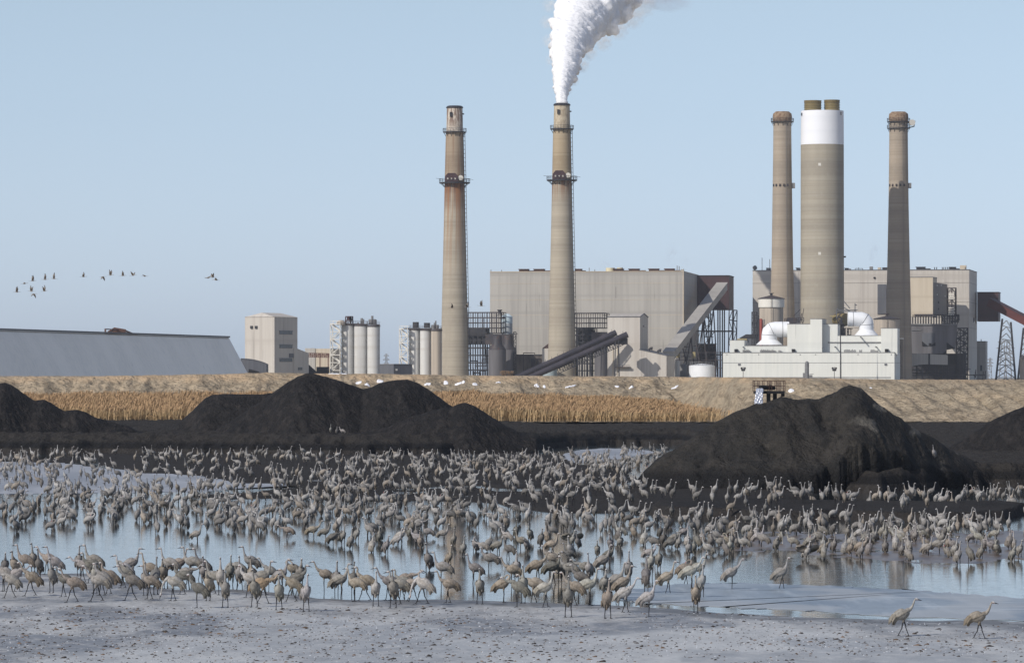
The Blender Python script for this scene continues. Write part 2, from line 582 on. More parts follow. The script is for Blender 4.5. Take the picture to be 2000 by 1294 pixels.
def berm_z(X, D):
    px = CX + X * F / D
    r = sstep(px, 1330, 1470)
    toe = 666 * (1 - r) + 592 * r
    crest = 683 * (1 - r) + 622 * r
    zt = H + (YH - curve_val(TOP, px)) * crest / F
    foot = 1.95 + 1.5 * sstep(D, 592, 655) * (1 - r)
    t = np.clip((D - toe) / (crest - toe), 0, 1)
    s = t ** 0.85
    z = foot + (zt - foot) * s
    mid = np.sin(np.pi * np.clip(t, 0, 1)) ** 0.7
    sc = 0.33
    gul = ridged(X * sc * (0.65 + 0.2 * r) + (z * 0.42 * r), D * 0.03 + z * 0.10, 3, 71)
    lz = 1 - 0.5 * sstep(px, 1620, 1700)
    z = z + mid * lz * (2.0 * (gul - 0.66)) + mid * lz * 0.6 * fbm(X * 0.5, D * 0.3, 5, 77, 0.6)
    # slumped lobes fanning down to the right on the bare part of the face
    u = X * 0.36 + 1.5 * t ** 1.4 + 0.9 * fbm(X * 0.13, D * 0.02, 3, 83)
    saw = u - np.floor(u)
    lobes = sstep(px, 1640, 1720) * np.sin(np.pi * np.clip(t * 1.05, 0, 1))
    z = z + lobes * (0.95 + 0.6 * fbm(X * .2, D * .1, 2, 84)) * (saw ** 1.2 * np.clip((1 - saw) / 0.28, 0, 1) - 0.3)
    z = z + 0.14 * fbm(X * 0.5, D * 0.25, 4, 79) * sstep(t, 0.7, 1) + 0.06 * fbm(X * 2.5, D * 1.2, 3, 80)
    back = sstep(D, 770, 860)
    return z * (1 - back) + 4.8 * back - 0.0


xs = np.arange(-110, 110, 0.3)
ys = np.concatenate([np.arange(586, 690, 0.55), np.arange(690, 870, 4)])
X, Y = np.meshgrid(xs, ys)
Zb = berm_z(X, Y)
m_sand = mat("sandy_earth", lin(178, 162, 138), [
    ((1, 0.6, 1.6), 0.12, 0.42, 0.62, lin(160, 148, 128), 0.9),
    ((1, 0.6, 2.5), 0.45, 0.45, 0.70, lin(126, 115, 98), 0.9),
    ((1, 0.6, 2.0), 1.5, 0.52, 0.74, lin(118, 104, 86), 0.7),
    ((1, 0.5, 1.0), 0.3, 0.40, 0.60, lin(196, 170, 138), 0.8, (2, 6.6, 7.4)),
    ((1, 0.6, 2.0), 4.0, 0.60, 0.70, lin(90, 80, 66), 0.6)], rough=0.95, bump=((1, 1, 1), 1.4, 1.0, 0.7), spec=0.1)
berm = grid_mesh("embankment", X, Y, Zb, m_sand)
tag(berm, kind="structure")

# one ground sheet reaching the horizon
m_plain = mat("plain_earth", lin(160, 146, 122), [((1, 1, 1), 0.02, 0.4, 0.6, lin(128, 118, 100), 0.9), ((1, 1, 1), 0.2, 0.5, 0.7, lin(110, 100, 84), 0.7)], rough=0.95)
gm = MB()
gm.add([(-12000, 850, 4.75), (12000, 850, 4.75), (30000, 50000, 4.75), (-30000, 50000, 4.75)], [(0, 1, 2, 3)])
gm.add([(-12000, -200, -0.9), (12000, -200, -0.9), (12000, 640, -0.9), (-12000, 640, -0.9)], [(0, 1, 2, 3)])
gm.add([(-12000, 640, -0.9), (12000, 640, -0.9), (12000, 700, 4.75), (-12000, 700, 4.75)], [(0, 1, 2, 3)])
gm.add([(-12000, 700, 4.75), (-105, 700, 4.75), (-105, 850, 4.75), (-12000, 850, 4.75)], [(0, 1, 2, 3)])
gm.add([(105, 700, 4.75), (12000, 700, 4.75), (12000, 850, 4.75), (105, 850, 4.75)], [(0, 1, 2, 3)])
gr = gm.build("ground", m_plain)
tag(gr, kind="structure")

# ------------------------------------------------------------------ ash piles
m_ash = mat("black_ash", (0.017, 0.016, 0.0165, 1), [
    ((1.3, 1.3, 0.16), 1.3, 0.54, 0.66, (0.040, 0.036, 0.034, 1), 0.7),
    ((1, 1, 1), 0.45, 0.42, 0.64, (0.012, 0.012, 0.013, 1), 0.8),
    ((1, 0.6, 0.35), 1.4, 0.50, 0.70, (0.038, 0.034, 0.032, 1), 0.8),
    ((1, 1, 1), 7.0, 0.55, 0.72, (0.016, 0.016, 0.017, 1), 0.8),
    ((1, 1, 1), 13.0, 0.66, 0.74, (0.085, 0.08, 0.072, 1), 0.7)], rough=0.85, bump=((1, 1, 1), 3.6, 1.0, 0.28), spec=0.15)
m_ash_streak = mat("streaked_ash", (0.034, 0.031, 0.027, 1), [
    ((1.3, 1.3, 0.16), 1.1, 0.52, 0.66, (0.055, 0.050, 0.044, 1), 0.7),
    ((0.9, 0.9, 0.12), 0.9, 0.56, 0.66, (0.012, 0.012, 0.012, 1), 0.8),
    ((1, 1, 1), 0.45, 0.42, 0.64, (0.020, 0.020, 0.020, 1), 0.9),
    ((1, 0.6, 0.35), 1.4, 0.50, 0.70, (0.046, 0.042, 0.038, 1), 0.8),
    ((1, 1, 1), 7.0, 0.55, 0.72, (0.018, 0.018, 0.018, 1), 0.8),
    ((0.75, 0.3, 0.9), 0.8, 0.60, 0.68, (0.16, 0.15, 0.13, 1), 0.7, (0, 22, 24)),
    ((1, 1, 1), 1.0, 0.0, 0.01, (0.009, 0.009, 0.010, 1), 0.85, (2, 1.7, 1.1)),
    ((1, 1, 1), 13.0, 0.66, 0.74, (0.10, 0.09, 0.08, 1), 0.7)], rough=0.85, bump=((1, 1, 1), 3.6, 1.0, 0.28), spec=0.15)
PILES = []


def pile(crest, Dc, label, m, slope=0.62, seed=0, gully=0.35, round_=1.2, skew=0.0, cut=None, shift=None):
    xs0 = [xpx(p[0], Dc) for p in crest]
    zs0 = [zpx(p[1], Dc) for p in crest]
    x0, x1 = min(xs0) - 2, max(xs0) + 2
    zmax = max(zs0)
    dd = (zmax + 0.5) / slope + (8 if cut is not None else 1)
    xs = np.arange(x0, x1, 0.14)
    ys = np.arange(Dc - dd, Dc + dd, 0.16)
    X, Y = np.meshgrid(xs, ys)
    c = np.interp(X + skew * (Y - Dc), xs0, zs0, left=-1.5, right=-1.5)
    dsh = curve_val(shift, CX + X * F / Y) if shift is not None else 0.0
    a = np.sqrt((Y - Dc - dsh) ** 2 + round_ ** 2) - round_
    z = c - slope * a
    # run-out at the foot
    z = np.where(z < 2.2, 2.2 - (2.2 - z) * 0.85, z)
    r = np.clip(a / 3.0, 0, 1)
    z += gully * r * (ridged(X * 0.45 + 0.12 * (Y - Dc), a * 0.07, 3, seed + 3) - 0.6)
    z += 0.26 * fbm(X * 0.35, Y * 0.35, 3, seed + 5) * r + (0.20 if cut is not None else 0.13) * fbm(X * 1.1, Y * 1.1, 4, seed + 7, 0.62)
    z -= 0.35 * np.clip(ridged(X * 0.9 + 0.5 * Y, Y * 0.5, 2, seed + 13) - 0.72, 0, 1) * r * 3
    # slumped scars
    sc = np.clip(fbm(X * 0.22, Y * 0.25, 2, seed + 11) - 0.25, 0, 1)
    z -= sc * 0.8 * r
    base = mud_z(X, Y)
    if cut is not None:
        ppx = CX + X * F / Y
        cl_ = curve_val(cut, ppx) + 1.3 * fbm(X * 0.55, Y * 0.05, 4, 901, 0.6)
        z = np.where((Y < cl_) & (ppx > cut[0][0] + 25 * fbm(X * .4, Y * .4, 2, 5)), base - 0.25, z)
    z = np.where(z < base, base - 0.25, z)

    def keep(q, V):
        zz = z.ravel()[q]
        bb = base.ravel()[q]
        return (zz > bb - 0.2).any(1)
    o = grid_mesh("ash_pile", X, Y, z, m, keep, origin=(xpx(crest[len(crest) // 2][0], Dc), Dc, 0))
    tag(o, label, "ash pile", "black ash piles round the ponds")
    PILES.append((X, Y, z))
    return o


pile([(1225, 962), (1240, 946), (1262, 915), (1280, 896), (1320, 872), (1350, 853), (1376, 836), (1424, 810), (1460, 794), (1495, 786), (1528, 776), (1560, 778), (1580, 776),
      (1600, 779), (1625, 768), (1642, 758), (1660, 753), (1676, 757), (1695, 770), (1716, 788), (1776, 828), (1840, 862), (1912, 900), (1945, 914), (1975, 935)], 310,
     "largest black ash pile, in front on the right with pale streaks down its flank", m_ash_streak, seed=100, gully=0.85, cut=[(1440, 298), (1560, 300.5), (1660, 302), (1720, 304), (1850, 311), (1950, 316), (2100, 320)],
     shift=[(1240, -2), (1500, 0), (1680, 0), (1760, 1), (1850, 5), (1950, 10), (2050, 12)])
pile([(400, 852), (450, 824), (490, 796), (529, 768), (560, 747), (585, 733), (596, 729), (607, 728), (622, 731), (641, 736), (675, 747), (709, 760), (725, 755), (742, 747), (765, 742), (783, 740), (800, 742),
      (815, 747), (844, 765), (877, 790), (920, 815), (965, 842), (985, 850)], 480, "twin-peaked black ash pile below the silos, tallest on the left half", m_ash, seed=200, gully=0.7)
pile([(325, 850), (345, 828), (372, 805), (400, 778), (415, 771), (440, 769), (500, 770), (530, 768), (575, 775), (610, 800), (650, 850)], 505,
     "flat-topped black ash pile tucked behind the twin-peaked one", m_ash, seed=300)
pile([(640, 858), (700, 846), (760, 832), (800, 815), (835, 804), (862, 797), (880, 797), (896, 789), (908, 787), (925, 792), (950, 808), (985, 828), (1020, 848), (1050, 858)], 462,
     "low black ash pile in front of the twin-peaked pile, below the left chimney", m_ash, seed=400, gully=0.5)
pile([(-260, 850), (-140, 800), (-60, 765), (-15, 752), (0, 748), (11, 746), (25, 753), (48, 770), (67, 782), (87, 781), (100, 787), (125, 802), (140, 800), (152, 799), (165, 804), (187, 815), (215, 822), (250, 832), (290, 850)],
     480, "stepped black ash pile cut by the left edge of the view", m_ash, seed=500, gully=0.6)
pile([(1850, 876), (1868, 866), (1900, 845), (1940, 820), (1975, 803), (2000, 795), (2060, 776), (2100, 774), (2160, 800), (2270, 870)], 384,
     "black ash pile cut by the right edge of the view", m_ash, seed=600, gully=0.6)


def ground_at(X, D):
    return float(mud_z(np.array([[X]]), np.array([[D]]))[0, 0])


# ------------------------------------------------------------------ reeds, debris, snow
m_reed = bpy.data.materials.new("dry_reed")
m_reed.use_nodes = True
nt = m_reed.node_tree
b = nt.nodes["Principled BSDF"]
b.inputs["Roughness"].default_value = 0.9
b.inputs["Specular IOR Level"].default_value = 0.1
at = nt.nodes.new("ShaderNodeAttribute"); at.attribute_name = "tint"
nt.links.new(at.outputs["Color"], b.inputs["Base Color"])


def quads_object(name, V, colr, m, tris=False):
    """V: (n,4,3) quads, colr: (n,3) colour per quad"""
    n, k = len(V), V.shape[1]
    me = bpy.data.meshes.new(name)
    me.vertices.add(n * k)
    me.vertices.foreach_set("co", V.reshape(-1).astype(np.float32))
    me.loops.add(n * k)
    me.loops.foreach_set("vertex_index", np.arange(n * k, dtype=np.int32))
    me.polygons.add(n)
    me.polygons.foreach_set("loop_start", np.arange(0, n * k, k, dtype=np.int32))
    me.polygons.foreach_set("loop_total", np.full(n, k, dtype=np.int32))
    me.update(calc_edges=True)
    a = me.color_attributes.new("tint", 'FLOAT_COLOR', 'POINT')
    c = np.concatenate([np.repeat(colr, k, 0), np.ones((n * k, 1))], 1).astype(np.float32)
    a.data.foreach_set("color", c.ravel())
    me.materials.append(m)
    return link(bpy.data.objects.new(name, me))


rs = np.random.RandomState(5)
NR = 85000
D = rs.uniform(590, 651, NR) ** 1.0
pxr = rs.uniform(-250, 1445, NR)
# front edge is denser, right end thins out
ok = (rs.rand(NR) < 1 - 0.85 * sstep(pxr, 1340, 1440)) & ~((D > 640) & (pxr > 1150) & (rs.rand(NR) < sstep(pxr, 1150, 1350)))
lim = 1445 - (D - 590) * 3.0
ok &= pxr < lim + rs.uniform(-60, 20, NR)
D, pxr = D[ok], pxr[ok]
Xr = (pxr - CX) * D / F
zb = berm_z(Xr[None], D[None])[0]
n = len(D)
hmul = 1.0 - 0.30 * sstep(pxr, 900, 1300) + 0.12 * fbm(Xr * 0.12, D * 0.05, 3, 91)
hgt = rs.uniform(1.6, 2.3, n) * hmul * (1 + .25 * fbm(Xr * .35, D * .15, 3, 17))
lean = rs.normal(0, 0.22, n) + 0.12
ang = rs.uniform(0, math.pi, n)
cx_, sx_ = np.cos(ang), np.sin(ang)


def strip(x0, y0, z0, w0, x1, y1, z1, w1):
    a = np.stack([np.stack([x0 - cx_ * w0, y0 - sx_ * w0, z0], -1), np.stack([x0 + cx_ * w0, y0 + sx_ * w0, z0], -1),
                  np.stack([x1 + cx_ * w1, y1 + sx_ * w1, z1], -1), np.stack([x1 - cx_ * w1, y1 - sx_ * w1, z1], -1)], 1)
    return a


xt = Xr + lean * hgt * 0.5
stem = strip(Xr, D, zb - 0.1, 0.035, xt, D, zb + hgt * 0.85, 0.03)
plume = strip(xt, D, zb + hgt * 0.78, 0.055, xt + lean * 0.5 + 0.08, D, zb + hgt, 0.03)
leaf = strip(Xr, D, zb + hgt * 0.25, 0.05, Xr + rs.normal(0, 0.35, n), D + rs.normal(0, .3, n), zb + hgt * rs.uniform(0.45, 0.75, n), 0.02)
k = rs.uniform(0.75, 1.25, (n, 1))
cs = np.array(lin(182, 158, 122)[:3])[None] * k
cp = np.array(lin(166, 138, 106)[:3])[None] * rs.uniform(0.8, 1.2, (n, 1))
cl = np.array(lin(180, 152, 114)[:3])[None] * k
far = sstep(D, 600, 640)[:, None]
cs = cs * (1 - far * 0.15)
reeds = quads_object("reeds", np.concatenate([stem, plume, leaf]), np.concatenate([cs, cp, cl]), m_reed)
tag(reeds, "dense belt of dry tan and rust reeds at the foot of the sandy embankment", "reeds", kind="stuff")

# clods, droppings and flakes strewn over the frozen shore
m_deb = bpy.data.materials.new("debris")
m_deb.use_nodes = True
nt = m_deb.node_tree
b = nt.nodes["Principled BSDF"]; b.inputs["Roughness"].default_value = 0.9
at = nt.nodes.new("ShaderNodeAttribute"); at.attribute_name = "tint"
nt.links.new(at.outputs["Color"], b.inputs["Base Color"])
ND = 11500
D = rs.uniform(112, 150, ND) ** 1.0
pxd = rs.uniform(-300, 2300, ND)
Xd = (pxd - CX) * D / F
ed = edge_D(Xd, D) - D
ok = (ed > 0.8) & (rs.rand(ND) < 0.35 + 0.65 * sstep(ed, 2, 16)) & (fbm(Xd * 0.3, D * 0.1, 3, 15) > -0.45)
D, Xd, ed = D[ok], Xd[ok], ed[ok]
n = len(D)


def shore_z(X, D):
    xi = np.clip((X + 34) / 0.09, 0, Zs.shape[1] - 2).astype(int)
    yi = np.clip((D - 104) / 0.16, 0, Zs.shape[0] - 2).astype(int)
    return np.maximum.reduce([Zs[yi, xi], Zs[yi + 1, xi], Zs[yi, xi + 1]])


zc = shore_z(Xd, D)
white = rs.rand(n) < 0.25
sx = np.where(white, rs.uniform(0.015, 0.05, n), rs.gamma(2.0, 0.016, n) + 0.012)
sz = np.where(white, rs.uniform(0.006, 0.016, n), sx * rs.uniform(0.16, 0.36, n))
colr = np.where(white[:, None], np.array(lin(196, 200, 205)[:3])[None] * rs.uniform(0.7, 1.1, (n, 1)),
                np.where((rs.rand(n) < 0.30)[:, None], np.array(lin(104, 84, 66)[:3])[None], np.array(lin(58, 52, 48)[:3])[None]) * rs.uniform(0.6, 1.4, (n, 1)))
ringa = [np.stack([Xd + sx * math.cos(t) * rs.uniform(0.6, 1.2, n), D + sx * math.sin(t) * rs.uniform(0.6, 1.2, n), zc - 0.01], -1) for t in [0, 1.05, 2.09, 3.14, 4.19, 5.24]]
top = np.stack([Xd + sx * rs.uniform(-.4, .4, n), D, zc + sz * 1.0 + 0.004], -1)
top2 = top + np.stack([sx * 0.35, sx * 0.1, -sz * 0.2], -1)
Q = []
for i in range(6):
    Q.append(np.stack([ringa[i], ringa[(i + 1) % 6], top2 if i in (0, 5, 1) else top, top], 1))
deb = quads_object("clods", np.concatenate(Q), np.concatenate([colr] * 6), m_deb)
tag(deb, "scattered brown droppings, clods and white flakes over the frosty shore", "debris", kind="stuff")

m_snow = mat("snow", (0.86, 0.87, 0.90, 1), rough=0.7)
SNOW = [((700, 748), 10, 3, "small snow patch nearest the twin-peaked pile, left of the pair"), ((717, 751), 9, 3, "small snow patch between the two peaks of the black pile"),
        ((742, 744), 12, 3.5, "snow patch above the right peak of the twin pile"), ((835, 750), 11, 4, "broad snow patch on the bank below the left chimney's left foot"),
        ((871, 748), 7, 3, "snow patch on the bank below the base of the left chimney"), ((895, 750), 12, 1.2, "long thin snow streak just right of the left chimney's base"),
        ((928, 751), 9, 3.6, "forked snow patch below the dark steel frame"), ((973, 747), 8, 1.2, "thin snow sliver below the dark hoppers"),
        ((1048, 755), 8, 3, "rounded snow patch below the foot of the dark twin conveyors"), ((1063, 755), 5, 1.5, "tiny snow sliver left of the steaming chimney's base"),
        ((1115, 754), 18, 2.2, "longest snow streak, slanting below the steaming chimney"), ((1205, 755), 7, 2, "thin snow patch below the conveyor transfer tower"),
        ((1233, 755), 8, 3, "snow patch below the tower wing"), ((1318, 757), 12, 2.4, "snow streak on the bank below the white round tank"),
        ((1545, 763), 10, 4.5, "snow patch right beside the outfall platform"), ((1701, 757), 5, 1.3, "small snow sliver right of the largest pile's peak"),
        ((660, 729), 30, 1.2, "long thin snow line on the bank top below the first silos"), ((905, 746), 5, 2, "small snow spot on the bank right of the left chimney")]
for (px_, py_), hw, hh, lab in SNOW:
    # march the view line to the bank, then drape a ragged patch over it
    r_ = 622 if px_ > 1470 else 683
    best = None
    for D_ in np.arange(596, r_ + 60, 0.25):
        Xq = xpx(px_, D_)
        zq = float(berm_z(np.array([[Xq]]), np.array([[D_]]))[0, 0])
        if zq >= zpx(py_, D_):
            best = D_
            break
    if best is None:
        best = r_
    D0 = best
    X0 = xpx(px_, D0)
    w = hw * .62 * D0 / F
    dz = hh * .42 * D0 / F
    # patch grid over +-w, and enough depth to climb dz
    g = 14
    xs = np.linspace(-w, w, g * 2)
    ys = np.linspace(-dz * 3.0 - 0.3, dz * 3.0 + 0.3, g)
    GX, GY = np.meshgrid(xs, ys)
    sl = 0.18 if lab.startswith(("longest", "snow streak")) else 0.0
    PX, PY = X0 + GX, D0 + GY + GX * sl * 6
    PZ = berm_z(PX, PY)
    rr = (GX / w) ** 2 + (GY / ys[-1]) ** 2
    cut = rr + 0.55 * fbm(PX * 1.7, PY * 1.7, 2, int(px_))
    PZ = PZ + np.where(cut < 1, 0.05 + 0.03 * (1 - cut), -0.2)

    def keep(q, V, cut=cut):
        return (cut.ravel()[q] < 1).any(1)
    o = grid_mesh("snow_patch", PX, PY, PZ, m_snow, keep, origin=(X0, D0, float(PZ.mean())))
    tag(o, lab, "snow patch", "snow patches left on the embankment")

# ------------------------------------------------------------------ the power station
G0 = 4.6          # ground height at the plant
LT = math.radians


def clad(name, c, c2, c3, rough=0.6, metallic=0.0):
    return mat(name, c, [((0.9, 0.9, 0.012), 1.1, 0.44, 0.60, c2, 0.75), ((0.12, 0.12, 0.05), 0.6, 0.42, 0.64, c3, 0.7),
                         ((0.001, 0.001, 1.0), 0.16, 0.56, 0.60, c2, 0.5), ((0.5, 0.5, 0.03), 1.6, 0.66, 0.74, (c2[0] * .6, c2[1] * .6, c2[2] * .6, 1), 0.5)],
               rough=rough, metallic=metallic)


m_tan = clad("tan_cladding", lin(192, 186, 177), lin(177, 170, 161), lin(200, 194, 184))
m_tan_warm = clad("warm_cladding", lin(196, 184, 164), lin(182, 169, 148), lin(203, 192, 174))
m_greyclad = clad("grey_cladding", lin(176, 172, 164), lin(158, 154, 148), lin(184, 180, 172))
m_brownclad = clad("brown_cladding", lin(112, 104, 98), lin(98, 92, 88), lin(122, 114, 106))
m_silverroof = clad("silver_roof", lin(226, 213, 192), lin(214, 202, 183), lin(233, 220, 200), rough=0.36, metallic=0.8)
m_white = clad("white_cladding", lin(220, 221, 214), lin(211, 213, 207), lin(226, 227, 220), rough=0.5)
m_whiteduct = mat("white_duct", lin(238, 240, 242), [((0.3, 0.3, 0.3), 0.8, 0.45, 0.65, lin(224, 228, 232), 0.6)], rough=0.4)
m_maroon = clad("maroon_cladding", lin(74, 54, 56), lin(64, 48, 52), lin(82, 58, 59), rough=0.55)
m_red = clad("red_cladding", lin(90, 48, 46), lin(78, 42, 42), lin(98, 52, 48), rough=0.55)
m_slate = clad("slate_cladding", lin(96, 98, 104), lin(84, 86, 92), lin(106, 108, 112))
m_dark = mat("dark_steel", lin(62, 60, 64), [((0.4, 0.4, 0.4), 0.7, 0.45, 0.62, lin(84, 76, 74), 0.7), ((1, 1, 1), 0.8, 0.56, 0.7, lin(96, 70, 58), 0.6)], rough=0.6)
m_darker = mat("sooty_steel", lin(48, 48, 53), [((0.3, 0.3, 0.3), 0.7, 0.45, 0.62, lin(62, 60, 62), 0.7)], rough=0.6)
m_tube = mat("black_tube", lin(50, 47, 54), [((0.2, 0.2, 0.2), 0.7, 0.45, 0.62, lin(66, 60, 66), 0.8)], rough=0.42, spec=0.5)
m_steelgrey = mat("grey_steel", lin(128, 128, 128), [((0.4, 0.4, 0.4), 0.6, 0.45, 0.62, lin(104, 104, 106), 0.7)], rough=0.55)
m_hopper = mat("hopper_grey", lin(112, 110, 112), [((0.4, 0.4, 0.03), 0.9, 0.42, 0.62, lin(92, 90, 92), 0.8)], rough=0.6)
m_win = mat("dark_window", lin(50, 60, 74), rough=0.25, spec=0.6)
m_black = mat("black_opening", (0.012, 0.012, 0.014, 1), rough=0.8)
m_yellow = mat("yellow_paint", lin(168, 154, 112), rough=0.6)
m_whitesteel = mat("white_steel", lin(222, 218, 208), rough=0.5)
m_fiber = mat("brown_liner", lin(124, 110, 72), [((0.01, 0.01, 1), 1.2, 0.45, 0.6, lin(104, 90, 58), 0.8)], rough=0.4)
m_rustroof = mat("brown_roof", lin(88, 66, 60), [((1, 1, 1), 0.4, 0.45, 0.6, lin(66, 50, 48), 0.8)], rough=0.8)
m_silo = mat("silo_concrete", lin(208, 207, 203), [((0.8, 0.8, 0.02), 0.7, 0.45, 0.62, lin(190, 189, 186), 0.8), ((0.01, 0.01, 1), 0.4, 0.5, 0.62, lin(190, 186, 178), 0.5)], rough=0.7)
m_silo_tan = mat("silo_tan", lin(186, 174, 158), [((0.8, 0.8, 0.02), 0.7, 0.45, 0.62, lin(160, 150, 138), 0.8)], rough=0.7)


def concrete(name, c, c2, c3, rust=None):
    L = [((0.004, 0.004, 1), 0.16, 0.44, 0.60, c2, 0.8), ((0.004, 0.004, 1), 0.9, 0.48, 0.66, c3, 0.55),
         ((0.30, 0.30, 0.02), 0.9, 0.46, 0.70, c2, 0.55), ((1, 1, 1), 0.7, 0.56, 0.74, c3, 0.35), ((0.004, 0.004, 1), 2.6, 0.56, 0.62, (c2[0] * .8, c2[1] * .8, c2[2] * .8, 1), 0.35)]
    if rust:
        L += rust
    return mat(name, c, L, rough=0.9, bump=((0.2, 0.2, 1), 1.2, 0.15, 0.3), spec=0.15)


def yz(y, D):
    return zpx(y, D)


cw, cw2, cw3 = lin(172, 163, 146), lin(156, 147, 132), lin(183, 174, 158)
rustA = [((0.65, 0.65, 0.016), 0.9, 0.34, 0.48, lin(112, 68, 42), 1.0, (2, yz(420, 1900), yz(356, 1900))),
         ((0.95, 0.95, 0.03), 1.3, 0.44, 0.56, lin(88, 60, 50), 0.8, (2, yz(385, 1900), yz(354, 1900))),
         ((0.8, 0.8, 0.012), 0.8, 0.50, 0.58, lin(148, 104, 70), 0.8, (2, yz(560, 1900), yz(360, 1900))),
         ]
m_conc1 = concrete("stained_concrete", cw, cw2, cw3, rustA)
rustB = [((0.75, 0.75, 0.03), 1.0, 0.40, 0.55, lin(126, 88, 62), 0.9, (2, yz(398, 1900), yz(352, 1900)))]
m_conc2 = concrete("banded_concrete", cw, cw2, cw3, rustB)
m_conc1u = concrete("browned_concrete", lin(158, 142, 122), lin(142, 126, 108), lin(166, 150, 130), [((0.8, 0.8, 0.012), 0.8, 0.52, 0.60, lin(132, 104, 84), 0.6)])
m_conc2u = concrete("upper_concrete", lin(170, 154, 128), lin(152, 136, 112), lin(178, 164, 138))
m_conc3 = concrete("grey_concrete", lin(166, 153, 136), lin(150, 139, 125), lin(175, 163, 147))
m_conc_big = concrete("big_stack_concrete", lin(166, 158, 142), lin(150, 143, 130), lin(176, 170, 156))
m_cap1 = mat("mottled_cap", lin(200, 190, 176), [((1, 1, 0.25), 0.9, 0.42, 0.54, lin(120, 98, 86), 0.9, (2, yz(256, 1900), yz(236, 1900))), ((1, 1, 1), 1.6, 0.5, 0.62, lin(140, 122, 108), 0.6)], rough=0.9)
m_cap2 = mat("pale_cap", lin(190, 178, 156), [((1, 1, 0.5), 1.1, 0.46, 0.60, lin(160, 146, 124), 0.8)], rough=0.9)
m_whitepaint = mat("white_stack_paint", lin(236, 238, 242), [((0.004, 0.004, 1), 0.3, 0.45, 0.6, lin(228, 231, 236), 0.6)], rough=0.55)


class Box:
    def __init__(s, xl, xc, xr, D, ytop, ybot=None, yaw=7.0, d=None, z0=None):
        a = LT(yaw)
        s.C = Vector((xpx(xc, D), D, 0))
        s.u = Vector((math.cos(a), -math.sin(a), 0))
        s.v = Vector((math.sin(a), math.cos(a), 0))
        s.w = -s._t(xl, s.u)
        s.d = d if d is not None else s._t(xr, s.v)
        s.z1 = zpx(ytop, D)
        s.z0 = zpx(ybot, D) if ybot is not None else (G0 if z0 is None else z0)

    def _t(s, px, u):
        k = (px - CX) / F
        return (k * s.C.y - s.C.x) / (u.x - k * u.y)

    def p(s, a, b, z):
        """a along the front from the left (0..w), b into depth (0..d)"""
        q = s.C - s.u * (s.w - a) + s.v * b
        return Vector((q.x, q.y, z))

    def mb(s, mb=None, a0=0, a1=None, b0=0, b1=None, z0=None, z1=None, mi=0):
        mb = mb or MB()
        a1 = s.w if a1 is None else a1
        b1 = s.d if b1 is None else b1
        z0 = s.z0 if z0 is None else z0
        z1 = s.z1 if z1 is None else z1
        return mb.hexa([s.p(a0, b0, z0), s.p(a1, b0, z0), s.p(a1, b1, z0), s.p(a0, b1, z0), s.p(a0, b0, z1), s.p(a1, b0, z1), s.p(a1, b1, z1), s.p(a0, b1, z1)], mi)

    def fa(s, px):            # photo column -> distance along the front face
        return s.w + s._t(px, s.u)

    def fb(s, px):            # photo column -> depth along the right face
        return s._t(px, s.v)

    def fz(s, py, a):
        return zpx(py, s.p(a, 0, 0).y)

    def sz(s, py, b):
        return zpx(py, s.p(s.w, b, 0).y)

    def front(s, mb, x0, x1, y0, y1, t=0.15, mi=0):
        a0, a1 = s.fa(x0), s.fa(x1)
        return s.mb(mb, a0, a1, -t, 0.02, s.fz(y1, a0), s.fz(y0, a0), mi)

    def side(s, mb, x0, x1, y0, y1, t=0.15, mi=0):
        b0, b1 = s.fb(x0), s.fb(x1)
        return s.mb(mb, s.w - 0.02, s.w + t, b0, b1, s.sz(y1, b0), s.sz(y0, b0), mi)

    def base(s):
        q = s.p(s.w / 2, s.d / 2, s.z0)
        return (q.x, q.y, s.z0)


def lattice(mb, a, b, c, d, nx, nz, r, diag=True, mi=0, rows=True):
    """frame on the quad a,b (bottom left, right) c,d (top right, left)"""
    a, b, c, d = map(Vector, (a, b, c, d))

    def P(s, t):
        return (a * (1 - s) + b * s) * (1 - t) + (d * (1 - s) + c * s) * t
    for i in range(nx + 1):
        mb.bar(P(i / nx, 0), P(i / nx, 1), r, mi=mi)
    for j in range(nz + 1):
        if rows:
            mb.bar(P(0, j / nz), P(1, j / nz), r, mi=mi)
    if diag:
        for i in range(nx):
            for j in range(nz):
                if (i + j) % 2 == 0:
                    mb.bar(P(i / nx, j / nz), P((i + 1) / nx, (j + 1) / nz), r * 0.7, mi=mi)
                else:
                    mb.bar(P((i + 1) / nx, j / nz), P(i / nx, (j + 1) / nz), r * 0.7, mi=mi)


def frame3d(bx, nx, ny, nz, r, mi=0, diag=True):
    mb = MB()
    for f in range(ny + 1):
        b = bx.d * f / ny
        lattice(mb, bx.p(0, b, bx.z0), bx.p(bx.w, b, bx.z0), bx.p(bx.w, b, bx.z1), bx.p(0, b, bx.z1), nx, nz, r, diag and f in (0, ny), mi)
    for i in (0, nx):
        a = bx.w * i / nx
        lattice(mb, bx.p(a, 0, bx.z0), bx.p(a, bx.d, bx.z0), bx.p(a, bx.d, bx.z1), bx.p(a, 0, bx.z1), ny, nz, r, diag, mi)
    return mb


def window_part(bx, face, x0, x1, y0, y1, parent, m=m_win, name="window", t=0.15):
    mb = MB()
    (bx.front if face == 'f' else bx.side)(mb, x0, x1, y0, y1, t)
    return mb.build(name, m, parent)


